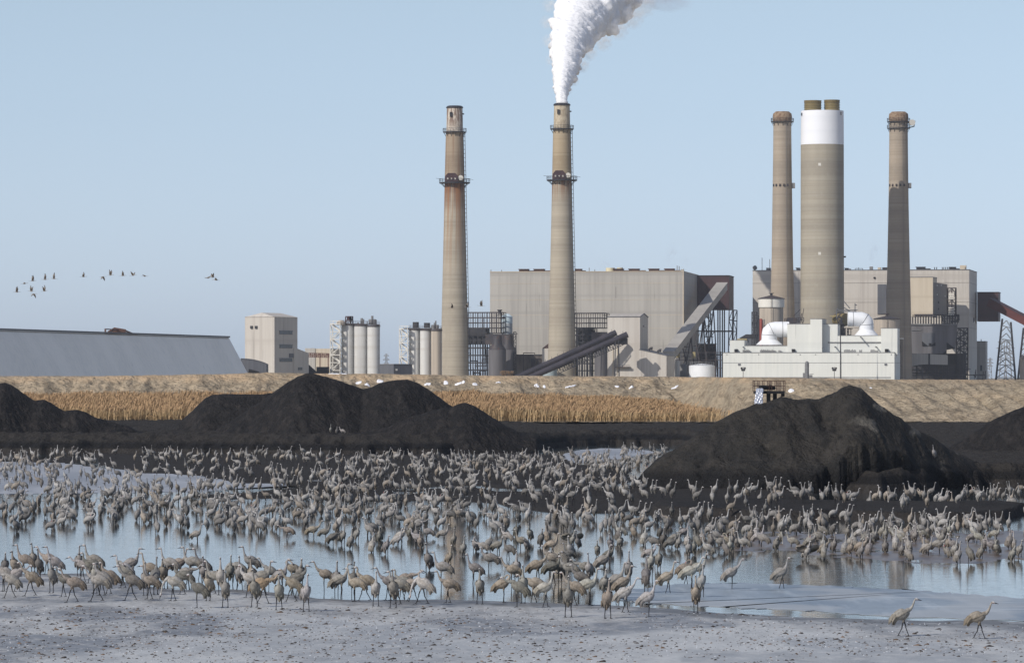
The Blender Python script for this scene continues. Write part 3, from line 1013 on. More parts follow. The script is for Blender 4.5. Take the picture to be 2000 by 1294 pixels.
def jumble(mb, P, n, rmin, rmax, x0, x1, z0, z1, y0, y1, stepx, stepz):
    """connected run of pipes: P(x, y, z) gives the point; every pipe starts where another one ends"""
    nodes = [(RND.uniform(x0, x1), RND.uniform(y0, y1), RND.uniform(z0, z1))]
    for _ in range(n):
        a = RND.choice(nodes[-14:])
        x, y, z = a
        if RND.random() < .5:
            x = min(max(x + RND.choice((-1, 1)) * RND.uniform(.3, 1) * stepx, x0), x1)
        elif RND.random() < .85:
            z = min(max(z + RND.choice((-1, 1)) * RND.uniform(.3, 1) * stepz, z0), z1)
        else:
            y = min(max(y + RND.choice((-1, 1)) * 2, y0), y1)
        b = (x, y, z)
        mb.bar(P(*a), P(*b), RND.uniform(rmin, rmax))
        nodes.append(b)


def ring_platform(mb, cx, cy, r0, r1, z, th=0.4, rail=1.3, n=28, mi=0):
    mb.lathe(cx, cy, [(r1, z), (r1, z + th)], n, mi, False)
    for k in range(n):
        a = 2 * math.pi * k / n
        p = Vector((cx + r1 * math.cos(a), cy + r1 * math.sin(a), z + th))
        a2 = 2 * math.pi * (k + 1) / n
        q = Vector((cx + r1 * math.cos(a2), cy + r1 * math.sin(a2), z + th))
        mb.bar(p, p + Vector((0, 0, rail)), 0.10, mi=mi)
        mb.bar(p + Vector((0, 0, rail)), q + Vector((0, 0, rail)), 0.12, mi=mi)
        mb.bar(p + Vector((0, 0, rail * .5)), q + Vector((0, 0, rail * .5)), 0.08, mi=mi)
        if k % 2 == 0:
            mb.bar(p, Vector((cx + r0 * math.cos(a), cy + r0 * math.sin(a), z - 1.6)), 0.16, mi=mi)


def chimney_profile(cx_px, D, rows):
    """rows of (photo y, photo half width) top to bottom -> (x, y, [(r,z)...] bottom to top)"""
    k = D / F
    prof = [(hw * k, zpx(y, D)) for y, hw in rows][::-1]
    return (cx_px - CX) * k, D, prof


def ladder(mb, pts, w=0.5, r=0.09, mi=0):
    for p, q in zip(pts[:-1], pts[1:]):
        p, q = Vector(p), Vector(q)
        off = Vector((w / 2, 0, 0))
        mb.bar(p - off, q - off, r, mi=mi); mb.bar(p + off, q + off, r, mi=mi)
        n = max(1, int((q - p).length / 1.5))
        for i in range(n):
            c = p.lerp(q, i / n)
            mb.bar(c - off, c + off, r * 0.8, mi=mi)


# --- the two slender chimneys on the left
def slim_chimney(cx_px, label, cap_m, shaft_m, y_top, y_ring, y_plat, rows, caprow, D=1900):
    X0, Y0, prof = chimney_profile(cx_px, D, rows)
    k = D / F
    t = thing("chimney", (X0, Y0, G0), label, "chimney", "slender concrete chimneys with ring platforms")
    prof = [(prof[0][0] * 1.02, G0)] + prof
    zsp = zpx(y_plat - 1, D)
    rsp = float(np.interp(zsp, [p[1] for p in prof], [p[0] for p in prof]))
    MB().lathe(X0, Y0, [p for p in prof if p[1] < zsp - 1] + [(rsp, zsp)], 56).build("shaft", shaft_m[0], t)
    MB().lathe(X0, Y0, [(rsp - .01, zsp + .004)] + [p for p in prof if p[1] > zsp + 1], 56).build("upper_shaft", shaft_m[1], t)
    cr = [(hw * k, zpx(y, D)) for y, hw in caprow][::-1]
    MB().lathe(X0, Y0, cr, 48).build("cap", cap_m, t)
    rt = cr[-1][0]
    MB().lathe(X0, Y0, [(rt + 0.3, cr[-1][1] - 0.3), (rt + 0.3, cr[-1][1] + 0.15), (rt - 0.1, cr[-1][1] + 0.5), (rt * 0.8, cr[-1][1] + 0.7)], 40, 0, False).build("rim", m_darker, t)
    # port and fittings on the cap
    z = zpx(y_top + 16, D)
    mb = MB(); mb.box(X0 - 2.0, X0 - 1.0, Y0 - rt - 0.5, Y0 - rt * 0.8, z - 0.9, z + 0.9); mb.box(X0 + rt - 0.3, X0 + rt + 0.7, Y0 - 0.8, Y0 + 0.2, z, z + 0.5)
    mb.build("hatch", m_darker, t)
    rr = np.interp(zpx(y_ring, D), [p[1] for p in prof], [p[0] for p in prof])
    mb = MB(); ring_platform(mb, X0, Y0, rr, rr + 1.2, zpx(y_ring, D), 0.35, 1.3, 26); mb.build("upper_platform", m_darker, t)
    rr = np.interp(zpx(y_plat, D), [p[1] for p in prof], [p[0] for p in prof])
    zp = zpx(y_plat, D)
    mb = MB(); ring_platform(mb, X0, Y0, rr, rr + 2.2, zp - 0.5, 0.5, 1.4, 28)
    mb.bar((X0 - rr - 3.6, Y0 - 1, zp + 1.6), (X0 - rr - 1.5, Y0 - 1, zp + 1.4), 0.12); mb.bar((X0 + rr + 3.6, Y0 - 1, zp + 1.0), (X0 + rr, Y0 - 1, zp + 1.6), 0.12)
    mb.build("platform", m_darker, t)
    mb = MB()
    a, b_ = X0 - rr * 0.95, X0 + rr * 0.25
    yf = Y0 - rr - 1.5
    mb.slab([(a, yf, zp), (b_ + .6, yf, zp), (b_ + .3, yf, zp + 2.4), (b_ - 0.7, yf, zp + 3.6), (a + 1.2, yf, zp + 3.6), (a, yf, zp + 2.2)], (0, 2.2, 0))
    cab = mb.build("cabin", m_maroon, t)
    for q in range(3):
        MB().box(a + 0.9 + q * 1.5, a + 1.45 + q * 1.5, yf - 0.12, yf, zp + 1.0, zp + 1.6).build("window", m_whitesteel, cab)
    mb = MB(); mb.tube([(X0 + rr * 0.62, Y0 - rr - 1.1, zp + 1.6), (X0 + rr * 0.62, Y0 - rr - 0.5, zp + 1.7)], 1.05, 16); mb.build("antenna_dish", m_whitesteel, t)
    # ladder with cage down the right side
    mb = MB()
    pz = np.linspace(G0 + 1, zpx(y_ring, D), 60)
    pr = [np.interp(z_, [p[1] for p in prof], [p[0] for p in prof]) for z_ in pz]
    th = LT(-14)
    pts = [(X0 + (r_ + 0.35) * math.cos(th), Y0 + (r_ + 0.35) * math.sin(th), z_) for r_, z_ in zip(pr, pz)]
    ladder(mb, pts, 0.7, 0.22)
    mb.build("ladder", m_darker, t)
    return t, X0, Y0, cr[-1]


slim_chimney(888, "left slender chimney, smokeless, rust-streaked under its platform, mottled white cap", m_cap1, (m_conc1, m_conc1u), 208, 259, 356,
             [(258, 17.2), (300, 18.2), (352, 19.5), (420, 20.8), (500, 22.6), (600, 24.9), (680, 26.8), (732, 28)], [(210, 15.2), (230, 15.8), (258, 16.2)])
_, CX2, CY2, ctop = slim_chimney(1097.5, "middle slender chimney giving off the big white steam plume", m_cap2, (m_conc2, m_conc2u), 203, 253, 351,
                                 [(252, 17.2), (300, 18.2), (348, 19.2), (420, 20.6), (500, 22.4), (600, 24.8), (680, 26.6), (732, 27.8)], [(205, 15.2), (225, 15.7), (252, 16.2)])


# --- right-hand chimneys
def plain_chimney(cx_px, D, label, rows, dish):
    X0, Y0, prof = chimney_profile(cx_px, D, rows)
    t = thing("chimney", (X0, Y0, G0), label, "chimney", "plain tapering chimneys beside the wide stack")
    prof = [(prof[0][0] * 1.04, G0)] + prof
    k = D / F
    MB().lathe(X0, Y0, prof, 56).build("shaft", m_conc3, t)
    rt = prof[-1][0]
    zt = prof[-1][1]
    MB().lathe(X0, Y0, [(rt + 0.25, zt - 0.2), (rt + 0.3, zt + 1.8), (rt + 0.1, zt + 3.0), (rt * 0.75, zt + 3.9)], 40).build("cap", mat("cap_brick", lin(150, 130, 108), [((1, 1, 1), 1.0, 0.45, 0.6, lin(110, 84, 66), 0.8)], rough=0.9), t)
    mb = MB()
    ring_platform(mb, X0, Y0, rt, rt + 1.0, zt - 0.6, 0.3, 1.3, 24)
    if dish:
        ring_platform(mb, X0, Y0, rt, rt + 1.0, zt - 3.4, 0.3, 1.2, 24)
    mb.build("platform", m_darker, t)
    zp = zpx(362, D)
    r_ = np.interp(zp, [p[1] for p in prof], [p[0] for p in prof])
    for k_ in range(9):
        if k_ % 2:
            continue
        a = LT(-60 - k_ * 12)
        px_, py_ = X0 + r_ * math.cos(a), Y0 + r_ * math.sin(a)
        MB().box(px_ - 0.35, px_ + 0.35, py_ - 0.4, py_ + 0.3, zp - 0.5, zp + 0.5).build("fitting", m_dark, t)
    MB().box(X0 + r_ - 0.2, X0 + r_ + 1.2, Y0 - 1.5, Y0 - 0.2, zp - 1.3, zp + 1.0).build("side_box", m_steelgrey, t)
    if dish:
        mb = MB(); c = Vector((X0 + rt + 1.6, Y0 - 1.5, zt - 0.9))
        mb.tube([c, c + Vector((0.25, -0.8, 0))], 1.35, 20)
        mb.build("antenna_dish", m_whitesteel, t)
        mb = MB(); mb.bar((X0 + rt, Y0 - 0.6, zt - 3.2), c + Vector((1.0, 0.4, -1.6)), 0.4); mb.bar(c + Vector((1.0, 0.4, -1.8)), c + Vector((1.5, 0.3, 0.8)), 0.35)
        mb.bar((X0 + rt, Y0 - 0.6, zt - 1), c + Vector((0.3, 0.4, 0)), 0.35)
        mb.build("bracket", m_darker, t)
    mb = MB()
    pz = np.linspace(G0 + 1, zt, 50)
    pr = [np.interp(z_, [p[1] for p in prof], [p[0] for p in prof]) for z_ in pz]
    th = LT(-68)
    ladder(mb, [(X0 + (r2 + 0.12) * math.cos(th), Y0 + (r2 + 0.12) * math.sin(th), z_) for r2, z_ in zip(pr, pz)], 0.22, 0.05)
    mb.build("ladder", m_steelgrey, t)


plain_chimney(1528, 1955, "plain tapering chimney just left of the wide white-topped stack, in full sun",
              [(236, 17.5), (300, 18), (400, 19.4), (500, 20.8), (610, 24.0), (700, 25.5)], False)
plain_chimney(1755, 1999, "rightmost chimney, lower part in shadow, antenna dish near its top",
              [(236, 17.8), (300, 18.4), (400, 19.6), (500, 21.6), (600, 24), (690, 26)], True)

# wide stack
D = 1955
X0, Y0, prof = chimney_profile(1606, D, [(283, 42), (500, 42.2), (625, 42.6), (700, 43)])
t = thing("wide_stack", (X0, Y0, G0), "wide concrete stack with a white painted top and two brown flues", "chimney")
MB().lathe(X0, Y0, [(prof[0][0], G0)] + prof, 72).build("shaft", m_conc_big, t)
MB().lathe(X0, Y0, [(42 * D / F + 0.02, zpx(283, D)), (41.6 * D / F, zpx(217, D))], 72).build("white_band", m_whitepaint, t)
for fx, yt, hw in ((1588, 196, 16.5), (1626, 194.5, 15)):
    fxw = xpx(fx, D)
    zz0, zz1 = zpx(219, D), zpx(yt, D)
    r = hw * D / F
    pr = [(r, zz0)]
    for q in range(1, 5):
        zq = zz0 + (zz1 - zz0) * q / 5
        pr += [(r, zq - 0.15), (r + 0.2, zq - 0.1), (r + 0.2, zq + 0.1), (r, zq + 0.15)]
    pr += [(r + 0.15, zz1 - 0.2), (r + 0.15, zz1), (r * 0.9, zz1 + 0.02)]
    MB().lathe(fxw, D + (2 if fx == 1588 else 3.5), pr, 36).build("flue", m_fiber, t)
for wx, wy, m_ in ((1598, 323, m_whitesteel), (1598, 496, m_whitesteel), (1640, 223, m_slate), (1566, 224, m_slate)):
    rr = 42 * D / F
    dx = xpx(wx, D) - X0
    dy = math.sqrt(max(rr * rr - dx * dx, 0.3))
    MB().box(xpx(wx, D) - 0.55, xpx(wx, D) + 0.55, D - dy - 0.15, D - dy + 0.5, zpx(wy, D) - 0.6, zpx(wy, D) + 0.6).build("hatch", m_, t)
MB().box(X0 + 9.1, X0 + 9.9, D - 2, D - 1, zpx(503, D), zpx(500, D)).build("side_box", m_dark, t)

# --- boiler building, unit one
B = Box(957, 1335, 1365, 2000, 530.5, yaw=7)
t = thing("boiler_building", B.base(), "long pale grey-tan boiler building behind the middle chimney", "building", "tall boiler buildings")
B.mb().build("wall", m_greyclad, t)
mb = MB()
for y in (553, 585, 615, 641):
    z = zpx(y, 2000)
    B.mb(mb, -0.02, B.w + 0.04, -0.06, B.d, z, z + 0.14)
B.mb(mb, -0.1, B.w + 0.15, -0.15, B.d + .1, B.z1, B.z1 + 0.35)
B.mb(mb, B.w - 0.3, B.w + 0.12, -0.12, 0.3, B.z0, B.z1)
mb.build("seam", m_tan_warm, t)


def vent(B, x0, x1, h, m_, b=5.0, name="roof_vent", dz=0.35):
    a0, a1 = B.fa(x0), B.fa(x1)
    zb_ = B.z1 + dz
    mb = MB()
    B.mb(mb, a0, a0 + (a1 - a0) * 0.6, b, b + 5, zb_, zb_ + h)
    B.mb(mb, a0 - 0.3, a0 + (a1 - a0) * 0.63, b - .3, b + 5.3, zb_ + h, zb_ + h + 0.3)
    B.mb(mb, a0 + (a1 - a0) * 0.6, a1, b + 0.5, b + 4, zb_, zb_ + h * 0.55)
    return mb.build(name, m_, t)


for x0, x1 in ((1011, 1040), (1040, 1072), (1121, 1140), (1196, 1226), (1226, 1258), (1265, 1296), (1296, 1326)):
    vent(B, x0, x1, 0.9, m_rustroof)
for x0, x1, h in ((1179, 1197, 2.0), (1201, 1213, 2.1)):
    a = B.fa((x0 + x1) / 2)
    q = B.p(a, 9, 0)
    MB().lathe(q.x, q.y, [((x1 - x0) / 2 * 0.2222, B.z1 + .3), ((x1 - x0) / 2 * 0.2222, B.z1 + h)], 20).build("exhaust_hood", mat("cream_metal", lin(206, 198, 168), rough=0.5), t)
for x_, h in ((1149, 1.6), (1160, 0.9), (1321, 2.4), (1325, 2.2), (957, 0.9), (1078, 0.6), (978, .8), (1346, 1.0)):
    a = min(B.fa(x_), B.w - .3)
    B.mb(None, a, a + 0.3, 2, 2.4, B.z1 + .3, B.z1 + .3 + h).build("roof_pipe", m_steelgrey, t)
B.mb(None, B.w - 1.2, B.w + .1, 0, 2.0, B.z1 + .3, B.z1 + 1.1).build("corner_box", m_greyclad, t)
window_part(B, 'f', 1202.5, 1203.3, 560, 582, t, m_brownclad, "stain", 0.02)
# shaded annex right behind (brown) at foot
B2 = Box(1365, 1397, 1399, 2072, 672, yaw=7, d=6)
t2 = thing("annex_building", B2.base(), "small maroon-brown annex at the foot of the boiler building under the transfer house", "building")
B2.mb().build("wall", m_maroon, t2)
MB().hexa([B2.p(-.2, -.2, B2.z1), B2.p(B2.w + .2, -.2, B2.z1), B2.p(B2.w + .2, B2.d, B2.z1), B2.p(-.2, B2.d, B2.z1)] + [B2.p(-.2, -.2, B2.z1 + .3), B2.p(B2.w + .2, -.2, B2.z1 + .3), B2.p(B2.w + .2, B2.d, B2.z1 + .3), B2.p(-.2, B2.d, B2.z1 + .3)]).build("roof", m_darker, t2)

# maroon transfer house on legs
T = Box(1362, 1424, 1433, 2070, 538.5, 604, yaw=7)
t = thing("transfer_house", T.base(), "big dark maroon coal transfer house on tall legs beside the boiler building", "industrial house", "maroon coal transfer houses")
T.mb().build("wall", m_maroon, t)
T.mb(None, -0.15, T.w + 0.2, -0.2, T.d + .2, T.z1, T.z1 + 0.3).build("roof", m_darker, t)
mb = MB()
for b in (0.5, T.d - 1):
    for x0 in (1375, 1402, 1406):
        a = T.fa(x0)
        mb.bar(T.p(a, b, G0), T.p(a, b, T.z0), 0.55)
    a0, a1 = T.fa(1424), T.fa(1431)
    lattice(mb, T.p(a0 - .6, b, G0), T.p(a1 - .6, b, G0), T.p(a1, b, T.z0), T.p(a0, b, T.z0), 1, 7, 0.45)
    for z in (zpx(646, 2070), zpx(692, 2070)):
        mb.bar(T.p(0, b, z), T.p(a1 - .5, b, z), 0.4)
for x_ in (1375, 1402, 1424):
    for z in (zpx(646, 2070), zpx(692, 2070)):
        mb.bar(T.p(T.fa(x_), 0.5, z), T.p(T.fa(x_), T.d - 1, z), 0.3)
mb.bar(T.p(T.fa(1387), 0.5, T.z0), T.p(T.fa(1396), 0.5, G0), 0.5)
mb.bar(T.p(T.fa(1378), 0.5, zpx(614, 2070)), T.p(T.fa(1388), 0.5, zpx(630, 2070)), 0.35)
for k_, (xa, ya, xb, yb_) in enumerate([(1376, 660, 1390, 612), (1376, 640, 1391, 628), (1378, 690, 1392, 668), (1376, 672, 1395, 648)]):
    mb.bar(T.p(T.fa(xa), 0.5, zpx(ya, 2070)), T.p(T.fa(xb), 0.5, zpx(yb_, 2070)), 0.28)
mb.build("leg_frame", m_darker, t)


def gallery(P0, P1, w, h, m_side, name, label, cat, group=None, truss=False):
    """inclined boxed conveyor from P0 (low) to P1 (high): w across the run, h tall"""
    P0, P1 = Vector(P0), Vector(P1)
    t_ = (P1 - P0).normalized()
    s_ = t_.cross(Vector((0, 0, 1))).normalized() * (w / 2)
    up = s_.normalized().cross(t_) * h
    t = thing(name, (P0.x, P0.y, P0.z), label, cat, group)
    bx = [P0 - s_, P0 + s_, P1 + s_, P1 - s_]
    MB().hexa([bx[0], bx[1], bx[2], bx[3]] + [q + up for q in bx]).build("gallery_wall", m_side, t)
    rf = MB()
    o = up.normalized() * 0.12
    e = s_.normalized() * 0.2
    tp = [bx[0] + up - e, bx[1] + up + e, bx[2] + up + e, bx[3] + up - e]
    rf.hexa(tp + [q + o * 2 for q in tp])
    return t, rf, (t_, s_, up)


# pale inclined gallery up to the maroon house
P0, P1 = W(1306, 702, 1905), W(1411, 566, 2062)
t, rf, (t_, s_, up) = gallery(P0, P1, 4.6, 3.2, m_greyclad, "conveyor_gallery", "pale grey inclined conveyor gallery climbing to the maroon transfer house", "conveyor")
rf.build("gallery_roof", m_greyclad, t)
for f_ in (0.3, 0.52, 0.72):
    mb = MB()
    q = P0.lerp(P1, f_)
    for sg in (-1, 1):
        mb.bar(q + s_ * sg, Vector((q.x - 2.4 + sg, q.y + sg * 2.2, G0)), 0.5)
        mb.bar(q + s_ * sg, Vector((q.x + 3.4 + sg, q.y + sg * 2.2, G0)), 0.5)
    for zz in np.linspace(G0 + 4, q.z - 4, 4):
        fr = (q.z - zz) / (q.z - G0)
        mb.bar((q.x - 2.4 * fr, q.y, zz), (q.x + 3.4 * fr, q.y, zz), 0.3)
        mb.bar((q.x - 2.4 * fr, q.y, zz), (q.x + 3.4 * fr * 0.8, q.y, zz + 6), 0.25)
        for sg in (-1, 1):
            mb.bar((q.x - 2.4 * fr + sg, q.y + sg * 2.2, zz), (q.x - 2.4 * fr, q.y, zz), 0.3)
            mb.bar((q.x + 3.4 * fr + sg, q.y + sg * 2.2, zz), (q.x + 3.4 * fr, q.y, zz), 0.3)
    mb.build("trestle", m_dark, t)

# transfer tower between the conveyors
O = Box(1186.5, 1250, 1265.5, 1885, 618.5, yaw=14)
t = thing("conveyor_tower", O.base(), "tan conveyor transfer tower with a narrow gabled end, between the two chutes", "building")
mb = O.mb()
pk = zpx(611.5, 1885)
mb.add([O.p(0, 0, O.z1), O.p(O.w, 0, O.z1), O.p(O.w, O.d, O.z1), O.p(0, O.d, O.z1), O.p(0, O.d / 2, pk), O.p(O.w, O.d / 2, pk)], [(0, 1, 5, 4), (3, 4, 5, 2), (1, 2, 5), (0, 4, 3)])
mb.build("wall", m_tan, t)
mb = MB(); mb.bar(O.p(-.2, -.15, O.z1 + .1), O.p(O.w + .2, -.15, O.z1 + .1), 0.25)
mb.bar(O.p(O.w + .1, -.1, O.z1), O.p(O.w + .1, O.d / 2, pk), 0.3); mb.bar(O.p(O.w + .1, O.d + .1, O.z1), O.p(O.w + .1, O.d / 2, pk), 0.3)
mb.build("roof_trim", m_slate, t)
window_part(O, 's', 1256, 1258, 635, 638, t)
mb = MB()
O.mb(mb, O.fa(1203), O.fa(1232), -1.8, -.1, O.fz(717, 0), O.fz(716, 0))
a0, a1 = O.fa(1203), O.fa(1232)
lattice(mb, O.p(a0, -1.8, O.fz(717, 0)), O.p(a1, -1.8, O.fz(717, 0)), O.p(a1, -1.8, O.fz(713, 0)), O.p(a0, -1.8, O.fz(713, 0)), 8, 1, 0.12, False)
mb.build("balcony", m_dark, t)
mb = MB()
for x_ in (1196.5, 1205):
    O.mb(mb, O.fa(x_), O.fa(x_) + 0.35, -0.3, 0, O.z0, O.fz(678, 0))
mb.build("downpipe", m_tan_warm, t)
# wing to the right, sloping roof
a = LT(14)
Wg = Box(1250, 1303, 1317, 1883, 694, yaw=14)
mb = MB()
zl = zpx(682.5, 1885)
zr = zpx(694.5, 1883)
mb.hexa([Wg.p(0, -1.2, G0), Wg.p(Wg.w, -1.2, G0), Wg.p(Wg.w, Wg.d, G0), Wg.p(0, Wg.d, G0), Wg.p(0, -1.2, zl), Wg.p(Wg.w, -1.2, zr), Wg.p(Wg.w, Wg.d, zr), Wg.p(0, Wg.d, zl)])
wing = mb.build("wing", m_tan, t)
mb = MB(); mb.hexa([Wg.p(-.1, -1.4, zl), Wg.p(Wg.w + .1, -1.4, zr), Wg.p(Wg.w + .1, Wg.d + .1, zr), Wg.p(-.1, Wg.d + .1, zl), Wg.p(-.1, -1.4, zl + .25), Wg.p(Wg.w + .1, -1.4, zr + .25), Wg.p(Wg.w + .1, Wg.d + .1, zr + .25), Wg.p(-.1, Wg.d + .1, zl + .25)])
mb.build("wing_roof", m_slate, wing)
for x_ in (1266, 1283):
    a_ = Wg.fa(x_)
    fr = a_ / Wg.w
    z_ = zl + (zr - zl) * fr
    mb = MB(); q = Wg.p(a_, 2, z_); mb.tube([q, q + Vector((0, 0, 1.0)), q + Vector((0.8, 0, 1.3)), q + Vector((1.4, 0, 1.2))], [0.45, 0.45, 0.6, 0.7], 10)
    mb.build("roof_cowl", m_darker, wing)

# twin dark tube conveyors
for k_, (x0, y0, x1, y1, D0, D1, lab) in enumerate([(1003, 733, 1203, 649.5, 1872, 1880, "rear one of the two dark tubular conveyors"),
                                                   (1017, 738, 1225, 653, 1862, 1870, "front one of the two dark tubular conveyors, with a truss under it")]):
    A, E = W(x0, y0, D0), W(x1, y1, D1)
    A.z -= 1.5
    t = thing("tube_conveyor", (A.x, A.y, A.z), lab, "conveyor", "dark twin tube conveyors rising to the transfer tower")
    mb = MB()
    n_ = 26
    for q in range(n_):
        p, r_ = A.lerp(E, q / n_), A.lerp(E, (q + 0.86) / n_)
        mb.tube([p, r_], 1.22, 14)
        mb.tube([r_, A.lerp(E, (q + 1) / n_)], 1.32, 14)
    mb.build("tube", m_tube, t)
    d_ = (E - A).normalized()
    nrm = Vector((-d_.z, 0, d_.x))
    mb = MB()
    f0 = 0.33 if k_ else 0.0
    a_, b_ = A.lerp(E, f0) - nrm * 1.3, A.lerp(E, 0.97) - nrm * 1.3
    c_, e_ = a_ - nrm * 1.9, b_ - nrm * 1.9
    lattice(mb, c_, e_, b_, a_, 30, 1, 0.24)
    off = Vector((0, 2.2, 0))
    lattice(mb, c_ + off, e_ + off, b_ + off, a_ + off, 30, 1, 0.24)
    mb.build("truss", m_darker, t)
    mb = MB()
    for q in range(17):
        p = A.lerp(E, (q + .5) / 17) + nrm * 1.2
        mb.bar(p, p + Vector((0, 0, 0.9)), 0.14)
    mb.build("rod", m_dark, t)
    if k_:
        mb = MB()
        for x_, yt in ((1125, 698), (1150, 688), (1178, 676), (1205, 664)):
            p = W(x_, yt, D0 + 3)
            for q in (-1, 1):
                mb.bar((p.x + q, p.y, G0), (p.x + q * .6, p.y, p.z), 0.4)
        mb.build("trestle", m_darker, t)
        MB().box(E.x - 5.0, E.x + 0.2, E.y, E.y + 6.0, zpx(672, 1870), zpx(660, 1870)).build("head_platform", m_darker, t)

# --- dark steel framework with hoppers, left (behind chimney one)
S = Box(905, 978, 999, 1965, 609.5, yaw=8, d=16)
t = thing("steel_framework", S.base(), "dark open steel framework just right of the left chimney", "steel frame", "dark steel frameworks with hoppers")
up_ = Box(905, 978, 999, 1965, 609.5, 650, yaw=8, d=16)
frame3d(up_, 8, 2, 4, 0.28, diag=False).build("upper_frame", m_dark, t)
lo = Box(905, 952, 960, 1962, 650, None, yaw=8, d=14)
frame3d(lo, 5, 2, 7, 0.5, diag=False).build("lower_frame", m_darker, t)
mb = MB(); zz0, zz1 = zpx(672, 1965), zpx(641, 1965)
lo.mb(mb, 1.0, lo.w - 1, 2, 12, zz0, zz1)
mb.build("hopper_box", m_darker, t)
mb = MB()
jumble(mb, lambda x, y, z: lo.p(x, y, z), 110, .2, .5, 0, lo.w, G0, zz1, -.4, 13, 4, 4)
mb.bar(lo.p(lo.w * .8, 3, G0 + 4), up_.p(lo.w * .8, 3, up_.z1 - 2), .25)
jumble(mb, lambda x, y, z: up_.p(x, y, z), 22, .15, .3, 0, up_.w, up_.z0, up_.z1, 0, 14, 3, 2)
mb.build("pipework", m_darker, t)
mid = Box(948, 996, 1006, 1958, 652, 672, yaw=8, d=10)
mid.mb().build("casing", m_dark, t)
# two hopper silos
for cxp, rr, lab, D_ in ((971, 17.5, "left one of two dark grey hopper silos with sloped shoulders", 1946), (992.5, 16.5, "right one of two dark grey hopper silos with sloped shoulders", 1958)):
    X_, Y_ = xpx(cxp, D_), D_
    k = D_ / F
    ts = thing("hopper_silo", (X_, Y_, G0), lab, "silo", "dark grey hopper silos")
    MB().lathe(X_, Y_, [(rr * k, G0), (rr * k, zpx(683, D_))], 36).build("body", m_hopper, ts)
    MB().lathe(X_, Y_, [(rr * k, zpx(683, D_)), (rr * k * 0.55, zpx(671, D_)), (rr * k * 0.5, zpx(655, D_))], 36).build("shoulder", m_dark, ts)
# pale blue tank
X_, Y_ = xpx(990, 1985), 1985
ts = thing("storage_tank", (X_, Y_, G0), "pale blue-white topped tank silo right of the open steel framework", "tank")
MB().lathe(X_, Y_, [(11 * .22, G0), (11 * .22, zpx(631, 1985))], 36).build("body", mat("pale_tank", lin(176, 182, 186), [((.3, .3, .01), 1, .45, .6, lin(150, 158, 164), .7)], rough=.5), ts)
MB().lathe(X_, Y_, [(11.1 * .22, zpx(631, 1985)), (11.1 * .22, zpx(618, 1985)), (4 * .22, zpx(612.5, 1985))], 36).build("top_band", mat("blue_white", lin(196, 214, 222), rough=.5), ts)
MB().lathe(xpx(976, 1975), 1975, [(3.2 * .22, zpx(613, 1975)), (3.2 * .22, zpx(607, 1975)), (4.8 * .22, zpx(606, 1975)), (4.8 * .22, zpx(604.5, 1975))], 16).build("vent_cap", m_darker, ts)
mb = MB(); q0 = W(1003, 652, 1955); q1 = W(1008, 652, 1955)
lattice(mb, (q0.x, q0.y, G0), (q1.x, q1.y, G0), (q1.x, q1.y, zpx(648, 1955)), (q0.x, q0.y, zpx(648, 1955)), 1, 10, .35)
mb.bar(W(998, 651.5, 1955), W(1011, 651.5, 1955), .3)
o = mb.build("access_ladder_tower", m_darker, None, origin=(q0.x, q0.y, G0)); tag(o, "slim dark ladder tower right of the two hopper silos", "ladder tower")
# low dark building behind conveyors
L = Box(1008, 1068, 1072, 1975, 694, yaw=7)
t = thing("low_building", L.base(), "low sooty brick building under the dark conveyors' lower end", "building")
L.mb().build("wall", mat("sooty_wall", lin(112, 104, 98), [((1, 1, .3), .4, .45, .6, lin(80, 74, 72), .8)], rough=.9), t)
L.mb(None, -.2, L.w + .2, -.2, L.d, L.z1, L.z1 + .5).build("roof", m_darker, t)
mb = MB(); lattice(mb, L.p(L.fa(1024), -3, G0), L.p(L.fa(1046), -3, G0), L.p(L.fa(1046), -3, zpx(689, 1975)), L.p(L.fa(1024), -3, zpx(689, 1975)), 1, 1, .35, False)
L.mb(mb, L.fa(1038), L.fa(1044), -2, 0, zpx(716, 1975), zpx(700, 1975)); mb.build("portal_frame", m_dark, t)
# small gabled house left of the middle chimney
mb = MB(); q = W(1066, 700, 1930)
hx = Box(1059, 1072, 1074, 1930, 680, yaw=7, d=6)
t = thing("small_house", hx.base(), "small pointed tan housing hugging the left of the middle chimney", "building")
hx.mb().build("wall", m_tan, t)
MB().add([hx.p(0, 0, hx.z1), hx.p(hx.w, 0, hx.z1), hx.p(hx.w, hx.d, hx.z1), hx.p(0, hx.d, hx.z1), hx.p(hx.w, 0, hx.z1 + 2.2), hx.p(hx.w, hx.d, hx.z1 + 2.2)], [(0, 1, 4), (2, 3, 5), (0, 4, 5, 3), (1, 2, 5, 4)]).build("roof", m_rustroof, t)
# light teal shed below conveyors
q = Box(1058, 1084, 1086, 1885, 708, yaw=7, d=5)
t = thing("round_shed", q.base(), "pale blue shed beside the middle chimney's base, under the conveyors", "shed")
MB().lathe(q.base()[0], q.base()[1], [(3.4, G0), (3.4, zpx(712, 1885)), (2.0, zpx(708, 1885)), (.2, zpx(706.5, 1885))], 24).build("body", mat("pale_teal", lin(166, 180, 184), rough=.6), t)

